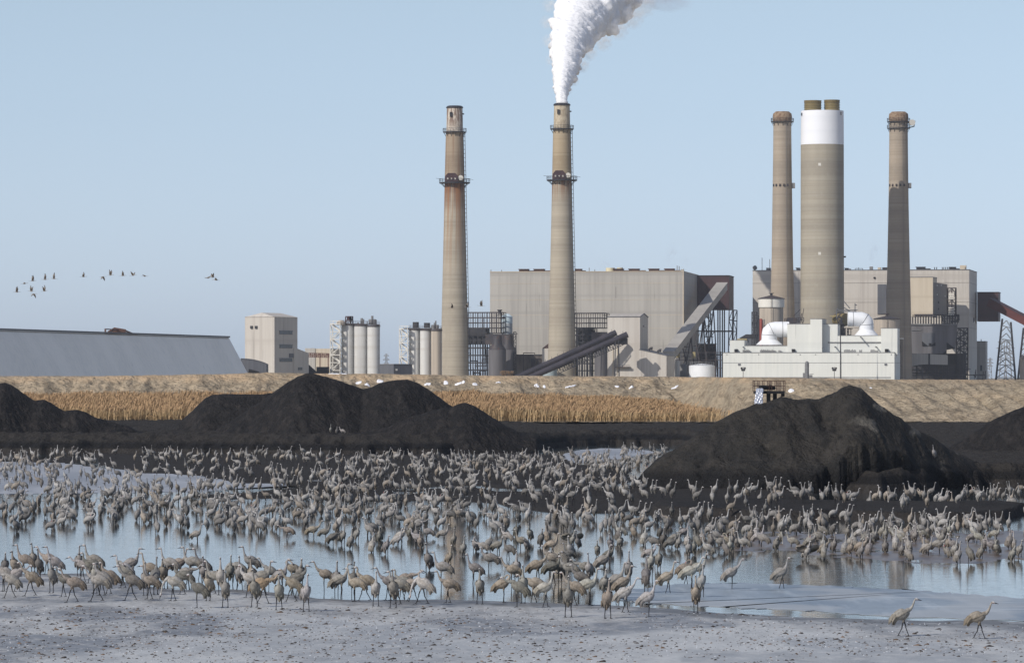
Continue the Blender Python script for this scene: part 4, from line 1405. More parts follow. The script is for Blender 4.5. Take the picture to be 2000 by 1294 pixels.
# --- second steel framework right of chimney two
S = Box(1118, 1184, 1187, 1965, 608, yaw=8, d=16)
t = thing("steel_framework", S.base(), "dark open steel framework between the middle chimney and the tan tower", "steel frame", "dark steel frameworks with hoppers")
up_ = Box(1118, 1181, 1187, 1962, 611, 640, yaw=8, d=16)
frame3d(up_, 7, 2, 3, 0.28, diag=False).build("upper_frame", m_dark, t)
lo = Box(1118, 1158, 1163, 1960, 640, None, yaw=8, d=14)
frame3d(lo, 4, 2, 8, 0.45, diag=False).build("lower_frame", m_darker, t)
mb = MB()
lo.mb(mb, 1, lo.w - 1, 4, 12, zpx(675, 1962), zpx(640, 1962)); mb.build("hopper_box", m_darker, t)
mb = MB()
jumble(mb, lambda x, y, z: lo.p(x, y, z), 120, .2, .5, 0, lo.w, G0, zpx(645, 1960), -.4, 12, 4, 4)
mb.bar(lo.p(lo.w * .8, 3, G0 + 4), up_.p(lo.w * .8, 3, up_.z1 - 2), .25)
jumble(mb, lambda x, y, z: up_.p(x, y, z), 22, .15, .3, 0, up_.w, up_.z0, up_.z1, 0, 14, 3, 2)
mb.build("pipework", m_darker, t)
mid = Box(1155, 1186, 1192, 1955, 648, 664, yaw=8, d=10)
mid.mb().build("casing", m_dark, t)
X_, Y_ = xpx(1174, 1950), 1950
ts = thing("hopper_silo", (X_, Y_, G0), "dark grey hopper silo standing against the tan tower", "silo", "dark grey hopper silos")
MB().lathe(X_, Y_, [(13 * .2167, G0), (13 * .2167, zpx(676, 1950))], 36).build("body", m_hopper, ts)
MB().lathe(X_, Y_, [(13 * .2167, zpx(676, 1950)), (8 * .2167, zpx(664, 1950))], 36).build("shoulder", m_dark, ts)

# --- left group: storage shed with sloping metal walls
Ytop0, Ytop1 = (0, 645.3, 1300), (447, 659, 1531)
A, E = W(-420, 632.5, 1124), W(447, 659.3, 1531)
dirv = (E - A); dirv.z = 0
dirv.normalize()
out = Vector((dirv.y, -dirv.x, 0))           # towards the viewer's right/front
ht = 15.5
zr = zpx(659.3, 1531)
zg = zr - 15.2
kk = 10.5
t = thing("storage_shed", (E.x, E.y, zg), "huge grey metal storage shed with a sloping flank at the left edge", "building")
A.z = E.z = zr
a_b, e_b = A + out * kk, W(487, 724, 1531 * 1.0)
e_b = E + out * kk * 0.72 + dirv * 3.0
a_b.z = e_b.z = zg
far = -out * kk * 2
top_far = -out * 3.0
mb = MB()
mb.add([a_b, e_b, E, A, A - out * 1.5, E - out * 1.5, A - out * 12 + Vector((0, 0, zg - zr)), E - out * 12 + dirv * 3 + Vector((0, 0, zg - zr))],
       [(0, 1, 2, 3), (3, 2, 5, 4), (4, 5, 7, 6), (1, 7, 5, 2), (0, 3, 4, 6)])
mb.build("wall", m_silverroof, t)
mb = MB(); mb.bar(A + Vector((0, 0, .3)), E + Vector((0, 0, .3)), 0.9, 0.5); mb.build("ridge_walkway", m_slate, t)
# head frame on the ridge
fpos = (W(205, 652, 1400), W(268, 654, 1440))
p0, p1 = Vector(fpos[0]), Vector(fpos[1])
p0.z = p1.z = zr - 0.1
t = thing("conveyor_head_frame", (p0.x, p0.y, zr), "rusty conveyor head frame standing on the grey shed's ridge", "conveyor")
mb = MB()
zt_ = zpx(642, 1405)
for off in (0, 2.5):
    o_ = Vector((0, off, 0))
    a_, b_ = p0 + o_, p0.lerp(p1, 0.55) + o_
    mb.bar(a_, a_ + Vector((0, 0, zt_ - zr)), .3); mb.bar(a_ + Vector((0, 0, zt_ - zr)), b_ + Vector((0, 0, zt_ - zr)), .3)
    mb.bar(a_, p0.lerp(p1, .3) + o_ + Vector((0, 0, zt_ - zr)), .22)
    mb.bar(b_ + Vector((0, 0, zt_ - zr)), p1 + o_, .35)
    mb.bar(b_ + Vector((0, 0, zt_ - zr - 1)), p1 + o_ - (p1 - p0) * .08, .25)
    for q in range(7):
        f_ = .4 + q * .08
        c_ = p0.lerp(p1, f_) + o_
        hh = (zt_ - zr) * (1 if f_ < .55 else (1 - f_) / .45)
        mb.bar(c_, c_ + Vector((0.4, 0, hh)), .2)
mb.build("frame", mat("rusty_frame", lin(98, 74, 66), rough=.8), t)
mb = MB(); c_ = p0.lerp(p1, .38) + Vector((0, 1.2, 0)); mb.tube([c_ + Vector((-3, 0, .6)), c_ + Vector((-1, 0, 1.2)), c_ + Vector((2.5, 0, 1.0))], [.5, 1.1, .7], 12); mb.build("drum", mat("rust_brown", lin(84, 60, 52), rough=.9), t)

# curved-roof shed
q = Box(470, 499, 520, 1600, 703, yaw=35)
t = thing("curved_shed", q.base(), "low grey shed with a curved roof between the storage shed and tan block", "shed")
mb = MB()
n_ = 12
pts = []
for i in range(n_ + 1):
    f_ = i / n_
    pts.append(W(470 + 50 * f_, 701 + 9.5 * f_ ** 2.2, 1600))
low = [Vector((p.x, p.y, G0)) for p in pts]
mb.slab(low[::-1] + pts, (0, 14, 0))
mb.build("body", m_slate, t)
mb = MB(); mb.slab([W(484, 733, 1599.7), W(510, 733, 1599.7), W(505, 725, 1599.7), W(486, 720, 1599.7)], (0, .2, 0)); mb.build("doorway", m_black, t)
mb = MB()
for i in range(n_):
    mb.bar(pts[i] + Vector((0, 0, .15)), pts[i + 1] + Vector((0, 0, .15)), .3)
mb.build("roof_edge", m_slate, t)

# tan block
K = Box(478.5, 536, 581, 1700, 618.5, yaw=28)
t = thing("tan_block", K.base(), "tall tan block with window strips on its shaded side, left of the silos", "building")
mb = K.mb()
pk = zpx(610, 1700)
mb.add([K.p(-.2, -.2, K.z1), K.p(K.w + .2, -.2, K.z1), K.p(K.w + .2, K.d + .2, K.z1), K.p(-.2, K.d + .2, K.z1), K.p(K.w * .5, 1.5, pk), K.p(K.w * .5, K.d - 1.5, pk)], [(0, 1, 4), (1, 2, 5, 4), (2, 3, 5), (3, 0, 4, 5)])
mb.build("wall", m_tan, t)
for y0, y1 in ((646.5, 652.5), (673.5, 679.5), (700, 706)):
    w_ = window_part(K, 's', 546, 570.5, y0, y1, t)
    mb = MB(); K.side(mb, 545, 571.3, y0 - .8, y0 - .1, .3); mb.build("frame", m_slate, w_)
window_part(K, 's', 564.5, 573, 690, 698, t, m_slate, "louvre")
mb = MB(); K.side(mb, 581, 603, 690, 733, .1)
for x0 in (489.5, 498.5):
    window_part(K, 'f', x0, x0 + 4.5, 636, 641.5, t, m_darker, "hatch", .4)
Kw = Box(560, 575, 603, 1712, 690, yaw=28)
mb = MB()
zA, zB = zpx(678, 1712), zpx(689, 1712)
b1 = Kw.fb(603)
mb.hexa([Kw.p(0, 0, G0), Kw.p(Kw.w, 0, G0), Kw.p(Kw.w, b1, G0), Kw.p(0, b1, G0), Kw.p(0, 0, zA), Kw.p(Kw.w, 0, zA), Kw.p(Kw.w, b1, zB), Kw.p(0, b1, zB)])
wing = mb.build("wing", m_tan, t)
window_part(Kw, 's', 582, 590, 717, 722.5, wing, m_win, "door")
# building and gantry behind the wing
q = Box(596, 645, 647, 1790, 680.5, yaw=10, d=20)
t = thing("back_building", q.base(), "low tan-grey building seen between the tan block and the first silos", "building")
q.mb().build("wall", m_tan_warm, t)
q.mb(None, 0, q.fa(616), -.3, 0, q.z0, q.z1 + .2).build("grey_bay", m_greyclad, t)
mb = MB()
A_, B_ = W(602, 689, 1745), W(642, 690, 1745)
for off in (0, 3):
    o_ = Vector((0, off, 0))
    lattice(mb, A_ + o_ - Vector((0, 0, 1.5)), B_ + o_ - Vector((0, 0, 1.5)), B_ + o_, A_ + o_, 10, 1, .24)
    for x_ in (625, 641):
        p = W(x_, 690, 1745 + off); mb.bar((p.x, p.y, G0), p, .4)
o = mb.build("pipe_gantry", mat("rust_gantry", lin(112, 84, 76), rough=.8), None, origin=(A_.x, A_.y, G0)); tag(o, "rusty brown truss gantry between the tan block and the first silos", "gantry")
mb = MB(); mb.slab([W(603, 712, 1730), W(626, 733, 1730), W(603, 733, 1730)], (0, 4, 0)); mb.box(xpx(618, 1735), xpx(642, 1735), 1735, 1740, G0, zpx(716, 1735)); mb.box(xpx(621, 1735), xpx(640, 1735), 1734, 1735, zpx(722, 1735), zpx(720, 1735))
o = mb.build("loading_hood", m_darker, None, origin=(xpx(615, 1732), 1732, G0)); tag(o, "dark sloping hood and platform at the foot of the rusty gantry", "loading hood")


# silo groups
def silo_group(cols, yt, D, st_x, third_tan, words_, ys):
    k = D / F
    for i, (x0, x1) in enumerate(cols):
        cxp, hw = (x0 + x1) / 2, (x1 - x0) / 2
        Dd = D - i * 2.4
        X_ = xpx(cxp, Dd)
        ordn = ["left", "middle", "right"][i]
        t = thing("silo", (X_, Dd, G0), f"{ordn} silo of the {words_} white silo group", "silo", f"{words_} group of concrete silos")
        zt = zpx(yt + i * ys, Dd)
        MB().lathe(X_, Dd, [(hw * k, G0), (hw * k, zt)], 36).build("shell", m_silo_tan if (third_tan and i == 2) else m_silo, t)
        MB().lathe(X_, Dd, [(hw * k + .2, zt - .3), (hw * k + .2, zt + .25)], 36, 0, False).build("roof", m_dark, t)
        mb = MB(); ladder(mb, [(X_ + hw * k * .92, Dd - hw * k * .5, G0), (X_ + hw * k * .92, Dd - hw * k * .5, zt)], .35, .1)
        for q in range(4):
            mb.box(X_ + hw * k * .8, X_ + hw * k * 1.02, Dd - hw * k * .65, Dd - hw * k * .5, G0 + 6 + q * 5.5, G0 + 6.4 + q * 5.5)
        mb.build("ladder", m_steelgrey, t)
    # stair tower
    x0, x1 = st_x
    b = Box(x0, x1, x1 + 2, D - 5, yt - 1, yaw=12, d=4)
    t = thing("stair_tower", b.base(), f"white lattice stair tower on the left of the {words_} silo group", "stair tower", "white lattice stair towers")
    mb = MB()
    for bb in (0, 4):
        lattice(mb, b.p(0, bb, G0), b.p(b.w, bb, G0), b.p(b.w, bb, b.z1), b.p(0, bb, b.z1), 1, 8, .28)
    for aa in (0, b.w):
        lattice(mb, b.p(aa, 0, G0), b.p(aa, 4, G0), b.p(aa, 4, b.z1), b.p(aa, 0, b.z1), 1, 8, .25)
    mb.build("frame", m_whitesteel, t)
    mb = MB()
    for q in range(8):
        z0_ = G0 + (b.z1 - G0) * q / 8; z1_ = G0 + (b.z1 - G0) * (q + 1) / 8
        e_ = (0.2, b.w - .2) if q % 2 == 0 else (b.w - .2, .2)
        mb.slab([b.p(e_[0], 1.2, z0_), b.p(e_[1], 1.2, z1_), b.p(e_[1], 1.2, z1_ + .5), b.p(e_[0], 1.2, z0_ + .5)], (0, 1.2, 0))
        b.mb(mb, 0, b.w, 0, 4, z1_ - .1, z1_ + .08)
    mb.build("stairs", m_whitesteel, t)
    mb = MB()
    for bb in (0, 4):
        lattice(mb, b.p(0, bb, b.z1), b.p(b.w, bb, b.z1), b.p(b.w, bb, b.z1 + 1.2), b.p(0, bb, b.z1 + 1.2), 3, 1, .12, False)
    mb.build("rail", m_whitesteel, t)
    # roof-top gear
    X0_, X1_ = xpx(cols[0][0], D), xpx(cols[2][1], D - 5)
    zt = zpx(yt, D) + .3
    t = thing("silo_top_deck", ((X0_ + X1_) / 2, D, zt), f"walkway deck with filter boxes on top of the {words_} silo group", "walkway", "silo roof decks")
    mb = MB(); ys_ = zpx(yt + 2 * ys, D) + .3
    mb.hexa([(X0_, D - 1.5, zt - .1), (X1_, D - 6, ys_ - .1), (X1_, D - 3, ys_ - .1), (X0_, D + 1.5, zt - .1), (X0_, D - 1.5, zt + .25), (X1_, D - 6, ys_ + .25), (X1_, D - 3, ys_ + .25), (X0_, D + 1.5, zt + .25)])
    lattice(mb, (X0_, D - 1.5, zt + .25), (X1_, D - 6, ys_ + .25), (X1_, D - 6, ys_ + 1.3), (X0_, D - 1.5, zt + 1.3), 22, 2, .09, False)
    mb.build("deck", m_dark, t)
    return t, zt, k


t, zt, k = silo_group([(667, 692), (692, 717.5), (717.5, 742)], 633.5, 1745, (645, 664), False, "left", 1.4)
for x0, x1, y0, m_ in ((675, 686.5, 618, m_maroon),):
    mb = MB(); b = Box(x0, x1 - 2, x1, 1744, y0, 631, yaw=15, d=3); lattice(mb, b.p(0, 0, zt), b.p(b.w, 0, zt), b.p(b.w, 0, b.z1), b.p(0, 0, b.z1), 2, 1, .4); lattice(mb, b.p(b.w, 0, zt), b.p(b.w, 3, zt), b.p(b.w, 3, b.z1), b.p(b.w, 0, b.z1), 1, 1, .4)
    b.mb(mb, .3, b.w - .3, .5, 2.5, b.z0 + 1.2, b.z1 - .2); mb.build("filter_box", m_, t)
for x_, y_, r_ in ((706.5, 621, .5), (709.5, 623, .4), (727, 616.5, .45), (731, 623, .6), (725, 623, 1.0), (734.5, 624, .3), (699, 630, .3), (717, 627, .2)):
    p = W(x_, y_, 1742); MB().lathe(p.x, p.y, [(r_, zt - .3), (r_, p.z)], 12).build("vent_pipe", m_steelgrey, t)
MB().lathe(xpx(666, 1742), 1742, [(1.6, zt - .5), (1.6, zt + .5), (.8, zt + 1.3)], 16).build("hatch_dome", m_silo_tan, t)
t, zt, k = silo_group([(799, 820.5), (820.5, 842), (842, 863)], 643, 1830, (780, 796), True, "right", 0.8)
for x0, x1, y0 in ((806, 816, 628.5), (828, 838, 630)):
    mb = MB(); b = Box(x0, x1 - 2, x1, 1829, y0, 641, yaw=15, d=3); b.mb(mb, 0, b.w, 0, 3, zt + .3, b.z1); mb.build("filter_box", m_darker, t)
for x_, y_, r_ in ((849, 630, .4), (851, 626, .3), (854, 634, .6), (847, 634, .9), (793, 640, 1.2), (840, 640, .3)):
    p = W(x_, y_, 1826); MB().lathe(p.x, p.y, [(r_, zt - .3), (r_, p.z)], 12).build("vent_pipe", m_steelgrey, t)

# long grey shed between the silo groups
q = Box(742, 769, 805, 1775, 711.5, yaw=55)
t = thing("grey_shed", q.base(), "long low dark-grey shed between the two silo groups", "shed")
q.mb().build("wall", m_slate, t)
q.mb(None, -.15, q.w + .15, -.15, q.d + .15, q.z1, q.z1 + .25).build("roof", m_steelgrey, t)
window_part(q, 's', 773, 776, 720, 723.5, t, m_whitesteel, "hatch", .2)


# far pylons
def pylon(px_, yt, yb_, D, label, arms=3, hw=4, seed=0):
    k = D / F
    X_ = xpx(px_, D)
    zt, z0 = zpx(yt, D), 4.7
    t = thing("pylon", (X_, D, z0), label, "pylon", "high-voltage pylons behind the plant")
    mb = MB()
    w0, w1 = hw * k, hw * k * .25
    lattice(mb, (X_ - w0, D, z0), (X_ + w0, D, z0), (X_ + w1, D, zt), (X_ - w1, D, zt), 1, 7, .28 * D / 2600)
    lattice(mb, (X_ - w0, D + w0, z0), (X_ + w0, D + w0, z0), (X_ + w1, D + w1, zt), (X_ - w1, D + w1, zt), 1, 7, .2 * D / 2600)
    mb.build("mast", m_steelgrey, t)
    mb = MB()
    for q in range(arms):
        z = zt - (zt - z0) * (.05 + .14 * q)
        a = hw * k * (1.25 + (.35 if q == 1 else 0))
        mb.bar((X_ - a, D, z), (X_ + a, D, z), .3 * D / 2600)
        mb.bar((X_ - a, D, z), (X_, D, z + 1.5), .2 * D / 2600); mb.bar((X_ + a, D, z), (X_, D, z + 1.5), .2 * D / 2600)
    mb.build("arm", m_steelgrey, t)
    return X_, zt


pylon(754.5, 692, 712, 2900, "far pylon seen between the two silo groups", 3, 4)
pylon(1959, 664, 738, 2700, "left one of the tall twin pylons seen through the trestle at far right", 4, 8)
pylon(1969, 664, 738, 2720, "right one of the tall twin pylons seen through the trestle at far right", 4, 8)
pylon(1934, 700, 738, 3300, "small distant pylon left of the big trestle at far right", 3, 4)
pylon(1927, 707, 738, 3600, "smallest distant pylon, just right of the second boiler building", 3, 3)

# --- unit two: boiler building on the right
B = Box(1470, 1893, 1908, 2085, 527, yaw=9.5, d=None)
t = thing("boiler_building", B.base(), "long tan boiler building behind the wide stack and the right chimneys", "building", "tall boiler buildings")
B.mb(None, 0, B.fa(1510)).build("wall", m_tan, t)
B.mb(None, B.fa(1510), B.w, 0.0, None, B.z0, B.z1).build("wall", m_tan, t)
B.mb(None, -0.1, B.w + 0.15, -0.15, B.d + .1, B.z1, B.z1 + 0.3).build("parapet", m_slate, t)
mb = MB()
for y in (552, 590, 640):
    z = zpx(y, 2085)
    B.mb(mb, -0.02, B.w + 0.04, -0.06, B.d, z, z + 0.14)
mb.build("seam", m_brownclad, t)
for x0, x1, h in ((1553, 1562, .8), (1648, 1658, .6), (1788, 1815, 1.0), (1853, 1872, .9)):
    vent(B, x0, x1, h, m_darker)
for x_ in (1824, 1828, 1839, 1842, 1845.5, 1849, 1852, 1884):
    a = B.fa(x_); B.mb(None, a, a + .35, 2, 2.4, B.z1 + .3, B.z1 + 1.4).build("roof_pipe", m_darker, t)
for x0, x1, h, m_ in ((1874, 1886, 1.9, m_tan_warm), (1697, 1703, 1.5, m_steelgrey), (1713, 1719, 1.1, m_tan_warm), (1495, 1503, 1.1, m_steelgrey), (1656, 1660, .6, m_steelgrey), (1722, 1732, 1.1, m_darker)):
    a0, a1 = B.fa(x0), B.fa(x1); B.mb(None, a0, a1, 3, 6, B.z1 + .3, B.z1 + .3 + h).build("roof_box", m_, t)
mb = MB(); p = B.p(B.fa(1472), 2, B.z1 + 1.2); mb.tube([p, p + Vector((.6, -.7, .4))], [1.0, 1.0], 14); mb.bar(p, p - Vector((0, 0, 1.2)), .3); mb.build("antenna_dish", m_steelgrey, t)
for x_, y_ in ((1487, 501), (1502, 504), (1676, 521)):
    p = B.p(B.fa(x_), 3, zpx(y_, 2085)); MB().bar(p, (p.x, p.y, B.z1), .22).build("antenna_mast", m_darker, t)
mb = MB(); a0, a1 = B.fa(1669), B.fa(1684); z = B.z1 + .9
mb.bar(B.p(a0, 3, z), B.p(a1, 3, z), .25); mb.bar(B.p(a0, 3, B.z1), B.p(a0, 3, z), .25); mb.bar(B.p(a1, 3, B.z1), B.p(a1, 3, z), .25); mb.build("roof_rail", m_darker, t)
MB().lathe(B.p(B.fa(1708), -.2, 0).x, B.p(B.fa(1708), -.2, 0).y, [(.45, zpx(543, 2085)), (.45, zpx(540, 2085))], 12).build("hatch", m_black, t)
window_part(B, 'f', 1714, 1731, 555, 613, t, m_slate, "dark_bay", .5)
window_part(B, 's', 1901, 1903, 620, 630, t)
# lower right annex
q = Box(1900, 1925, 1926, 2160, 667, yaw=9.5, d=14)
t = thing("annex_building", q.base(), "lower tan-grey annex at the right end of the second boiler building", "building")
q.mb().build("wall", m_greyclad, t)
q.mb(None, -.1, q.w + .1, -.1, q.d, q.z1, q.z1 + .3).build("parapet", m_slate, t)
window_part(q, 'f', 1914.5, 1918, 713, 724, t, m_win, "door")
MB().box(xpx(1916, 2126), xpx(1917, 2126), 2126, 2127, q.z1, zpx(662, 2126)).build("roof_pipe", m_darker, t)
# tall tan strip between (1850-ish) front bay: box that projects, with open steel to its right
K = Box(1776, 1822, 1850, 2035, 541.5, 618, yaw=14, d=None)
t = thing("precipitator_house", K.base(), "cream box house on steel supports right of the rightmost chimney", "industrial house")
K.mb(None, 0, K.w, 0, K.fb(1830), K.z0, K.z1).build("wall", m_tan_warm, t)
K.mb(None, 0.3, K.w + .05, K.fb(1823) + .0, K.fb(1850), K.z0 + .8, K.z1 - 2.2).build("rear_wall", m_brownclad, t)
K2 = K
for x_, y_ in ((1829.5, 557), (1837.5, 557), (1829.5, 575), (1845, 578)):
    mb = MB(); b_ = K.fb(x_); K.mb(mb, K.w + .05, K.w + .2, b_, b_ + 1.4, K.sz(y_ + 1.2, b_), K.sz(y_ - 1.2, b_)); mb.build("lamp", m_whitesteel, t)
for x_, y_ in ((1832, 590), (1832, 603)):
    mb = MB(); b_ = K.fb(x_); K.mb(mb, K.w + .05, K.w + .2, b_, b_ + 2.0, K.sz(y_ + 1.8, b_), K.sz(y_ - 1.8, b_)); mb.build("hatch", m_black, t)
MB().hexa([K.p(-.1, -.1, K.z1), K.p(K.w + .1, -.1, K.z1), K.p(K.w + .1, K.fb(1830), K.z1), K.p(-.1, K.fb(1830), K.z1), K.p(-.1, -.1, K.z1 + .25), K.p(K.w + .1, -.1, K.z1 + .25), K.p(K.w + .1, K.fb(1830), K.z1 + .25), K.p(-.1, K.fb(1830), K.z1 + .25)]).build("parapet", m_slate, t)
mb = MB()
ad = lambda x: K.fa(x)
zA, zB = zpx(633, 2035), zpx(614, 2035)
jumble(mb, lambda x, y, z: K.p(x, y, z), 150, .15, .4, 0, K.fa(1868), zA, zB, 0, 8, 3, 1.5)
for q in range(18):
    a0 = K.fa(1778) + (K.fa(1866) - K.fa(1778)) * q / 17
    mb.bar(K.p(a0, 0, zA), K.p(a0, 0, zB), .3); mb.bar(K.p(a0, 6, zA), K.p(a0, 6, zB), .3)
mb.build("support_frame", m_darker, t)
mb = MB()
for q in range(8):
    a0 = K.fa(1786) + (K.fa(1820) - K.fa(1786)) * q / 7
    K.mb(mb, a0, a0 + .9, -.7, .3, zpx(618, 2035), zpx(613, 2035))
mb.build("hopper", m_dark, t)
# galvanised stair cage right of the house
cg = Box(1850, 1866, 1868, 2040, 562, 618, yaw=10, d=5)
t2 = thing("stair_cage", cg.base(), "narrow open steel stair cage with pale louvres, right of the cream house", "stair tower")
frame3d(cg, 2, 1, 5, .3).build("frame", m_dark, t2)
for y0, y1 in ((572, 585), (600, 617)):
    for j in range(4):
        yy = y0 + (y1 - y0) * j / 4
        mb = MB(); cg.mb(mb, .6, cg.w - .6, -.2, .2, zpx(yy + 2.2, 2040), zpx(yy, 2040)); mb.build("louvre", m_whitesteel, t2)
# hopper-shaped inlet ducts below
Hd = Box(1776, 1868, 1876, 2030, 633.5, yaw=6, d=20)
t = thing("inlet_duct", Hd.base(), "big slate-grey hopper-shaped duct casing below the cream house", "duct")
mb = MB()
zt = zpx(633.5, 2030)
def DP(x, y, b=0.0):
    a_ = Hd.fa(x)
    q_ = Hd.p(a_, b, 0)
    return Vector((q_.x, q_.y, zpx(y, q_.y)))
v_ = (0, 12, 0)
mb.slab([DP(1780, 690), DP(1842, 690), DP(1849, 683), DP(1849, 633.5), DP(1778, 633.5)], v_)
mb.slab([DP(1849.2, 680), DP(1866, 681), DP(1870, 633.5), DP(1849.2, 633.5)], v_)
mb.build("casing", m_hopper, t)
mb = MB()
mb.slab([DP(1801, 674.8, -.25), DP(1826, 674.8, -.25), DP(1826.5, 650, -.25), DP(1801, 650, -.25)], (0, .2, 0)); mb.build("recess", m_slate, t)
mb = MB()
mb.slab([DP(1801, 675, -.5), DP(1812, 675, -.5), DP(1801, 666, -.5)], (0, .2, 0)); mb.slab([DP(1818, 675, -.5), DP(1827, 675, -.5), DP(1827, 668, -.5)], (0, .2, 0))
mb.slab([DP(1814, 674.8, -.5), DP(1819, 674.8, -.5), DP(1819, 670, -.5), DP(1814, 670, -.5)], (0, .2, 0))
mb.slab([DP(1849, 668, -.5), DP(1865, 680, -.5), DP(1849, 683, -.5)], (0, .2, 0)); mb.slab([DP(1841, 691, -.5), DP(1849, 683, -.5), DP(1849, 691, -.5)], (0, .2, 0))
mb.build("opening", m_black, t)
mb = MB(); mb.bar(DP(1778, 633, -.3), DP(1870, 633.5, -.3), .5); mb.bar(DP(1780, 645, -.2), DP(1800, 643.5, -.2), .25); mb.bar(DP(1824, 644, -.2), DP(1845, 644, -.2), .25); mb.build("flange", m_steelgrey, t)
# horizontal pale duct
Dz = 2010
t = thing("elbow_duct", (xpx(1800, Dz), Dz, G0), "pale grey kinked duct lying low between the white hall and lattice tower", "duct")
mb = MB(); v_ = (0, 6, 0)
mb.slab([W(1756, 697, Dz), W(1775, 716, Dz), W(1795, 712, Dz), W(1813, 711, Dz), W(1813, 691, Dz), W(1795, 690, Dz), W(1775, 692, Dz)], v_); mb.build("duct", m_greyclad, t)
mb = MB(); mb.slab([W(1816.5, 711, Dz), W(1851, 712, Dz), W(1851, 693, Dz), W(1816.5, 691, Dz)], v_); mb.build("duct", m_greyclad, t)
mb = MB(); mb.slab([W(1813, 712, Dz + .1), W(1816.5, 712, Dz + .1), W(1816.5, 690, Dz + .1), W(1813, 690, Dz + .1)], v_); mb.build("joint", m_darker, t)
mb = MB()
for x_ in (1790, 1801, 1814, 1828, 1842, 1850):
    p = W(x_, 712, Dz + 2); mb.bar((p.x, p.y, G0), p, .5)
mb.bar(W(1790, 716, Dz + 1), W(1800, 728, Dz + 1), .4); mb.bar(W(1824, 714, Dz + 1), W(1806, 728, Dz + 1), .4); mb.bar(W(1808, 714, Dz + 1), W(1822, 728, Dz + 1), .4)
for y_ in (714, 722, 728, 733):
    mb.bar(W(1760, y_, Dz + 3), W(1862, y_, Dz + 3), .45)
mb.build("support_frame", m_darker, t)
# dark undercroft with pipes
u = Box(1758, 1886, 1890, 2045, 690, yaw=9.5, d=6)
t = thing("pipe_rack", u.base(), "tangle of dark pipes and steel under the ducts right of the white hall", "pipe rack")
u.mb().build("back_casing", m_darker, t)
mb = MB()
jumble(mb, lambda x, y, z: Vector((xpx(x, y), y, z)), 170, .2, .5, 1760, 1925, G0, zpx(694, 2030), 2020, 2040, 20, 3)
mb.build("pipes", m_dark, t)
mb = MB()
jumble(mb, lambda x, y, z: Vector((xpx(x, y), y, z)), 34, .15, .32, 1762, 1880, G0, zpx(714, 2018), 2017, 2018.5, 10, 2)
mb.build("pale_pipes", m_steelgrey, t)
# lattice tower
lt = Box(1868, 1890, 1892, 2030, 640.5, yaw=6, d=5)
t = thing("lattice_tower", lt.base(), "dark square lattice stair tower in front of the second boiler building's right end", "stair tower")
frame3d(lt, 3, 1, 11, .42).build("frame", m_darker, t)
mb = MB()
for q in range(11):
    z0_ = G0 + (lt.z1 - G0) * q / 11; z1_ = G0 + (lt.z1 - G0) * (q + 1) / 11
    mb.bar(lt.p(.4, 2.5, z0_) if q % 2 else lt.p(lt.w - .4, 2.5, z0_), lt.p(lt.w - .4, 2.5, z1_) if q % 2 else lt.p(.4, 2.5, z1_), .6)
mb.build("stairs", m_darker, t)
# maroon house and red conveyor at the far right
T = Box(1908.5, 1950, 1954, 2125, 571, 627, yaw=9.5)
t = thing("transfer_house", T.base(), "dark maroon transfer house hung high at the second boiler building's right end", "industrial house", "maroon coal transfer houses")
T.mb().build("wall", m_slate if False else m_maroon, t)
T.mb(None, -.15, T.w + .2, -.2, T.d + .2, T.z1, T.z1 + .3).build("roof", m_darker, t)
P1, P0 = W(1931, 597, 2112), W(2130, 700, 2080)
t, rf, (t_, s_, up) = gallery(P0, P1, 4.2, 3.6, m_red, "conveyor_gallery", "red inclined conveyor gallery running down out of the right edge", "conveyor")
rf.build("gallery_roof", m_maroon, t)
for x0, x1, xa, xb, yt_, lab in ((1945, 1985, 1958.5, 1975, 622, "tall white-braced A-shaped trestle carrying the red conveyor"), (1988, 2030, 2000, 2016, 640, "second conveyor trestle cut by the right edge")):
    t = thing("trestle", (xpx((x0 + x1) / 2, 2098), 2098, G0), lab, "trestle", "trestles under the red conveyor")
    legs, br = MB(), MB()
    z1_ = zpx(yt_, 2098)
    for b_ in (0, 3.5):
        A0, B0, A1, B1 = Vector((xpx(x0, 2098), 2098 + b_, G0)), Vector((xpx(x1, 2098), 2098 + b_, G0)), Vector((xpx(xa, 2098), 2098 + b_, z1_)), Vector((xpx(xb, 2098), 2098 + b_, z1_ - 1.5))
        for a_, c_ in ((A0, A1), (B0, B1)):
            mb = MB(); mb.bar(a_, c_, .5); mb.build("leg", m_darker, t)
        n_ = 10
        for q in range(n_):
            f0, f1 = q / n_, (q + 1) / n_
            a0_, b0_, a1_, b1_ = A0.lerp(A1, f0), B0.lerp(B1, f0), A0.lerp(A1, f1), B0.lerp(B1, f1)
            mid_ = (a1_ + b1_) / 2
            br.bar(a0_, mid_, .2); br.bar(b0_, mid_, .2)
            if q % 2:
                br.bar(a0_, b0_, .2)
    br.build("bracing", m_steelgrey, t)
MB()
tk = thing("storage_tank", (xpx(1998, 2060), 2060, G0), "grey-tan tank cut off by the right edge under the red conveyor", "tank")
MB().lathe(xpx(2003, 2060), 2060, [(2.6, G0), (2.6, zpx(698, 2060)), (1.2, zpx(694, 2060))], 24).build("body", m_silo_tan, tk)
mb = MB()
lattice(mb, W(1996, 700, 2056), W(2010, 700, 2056), W(2010, 694, 2056), W(1996, 694, 2056), 5, 1, .15, False); mb.build("rail", m_dark, tk)

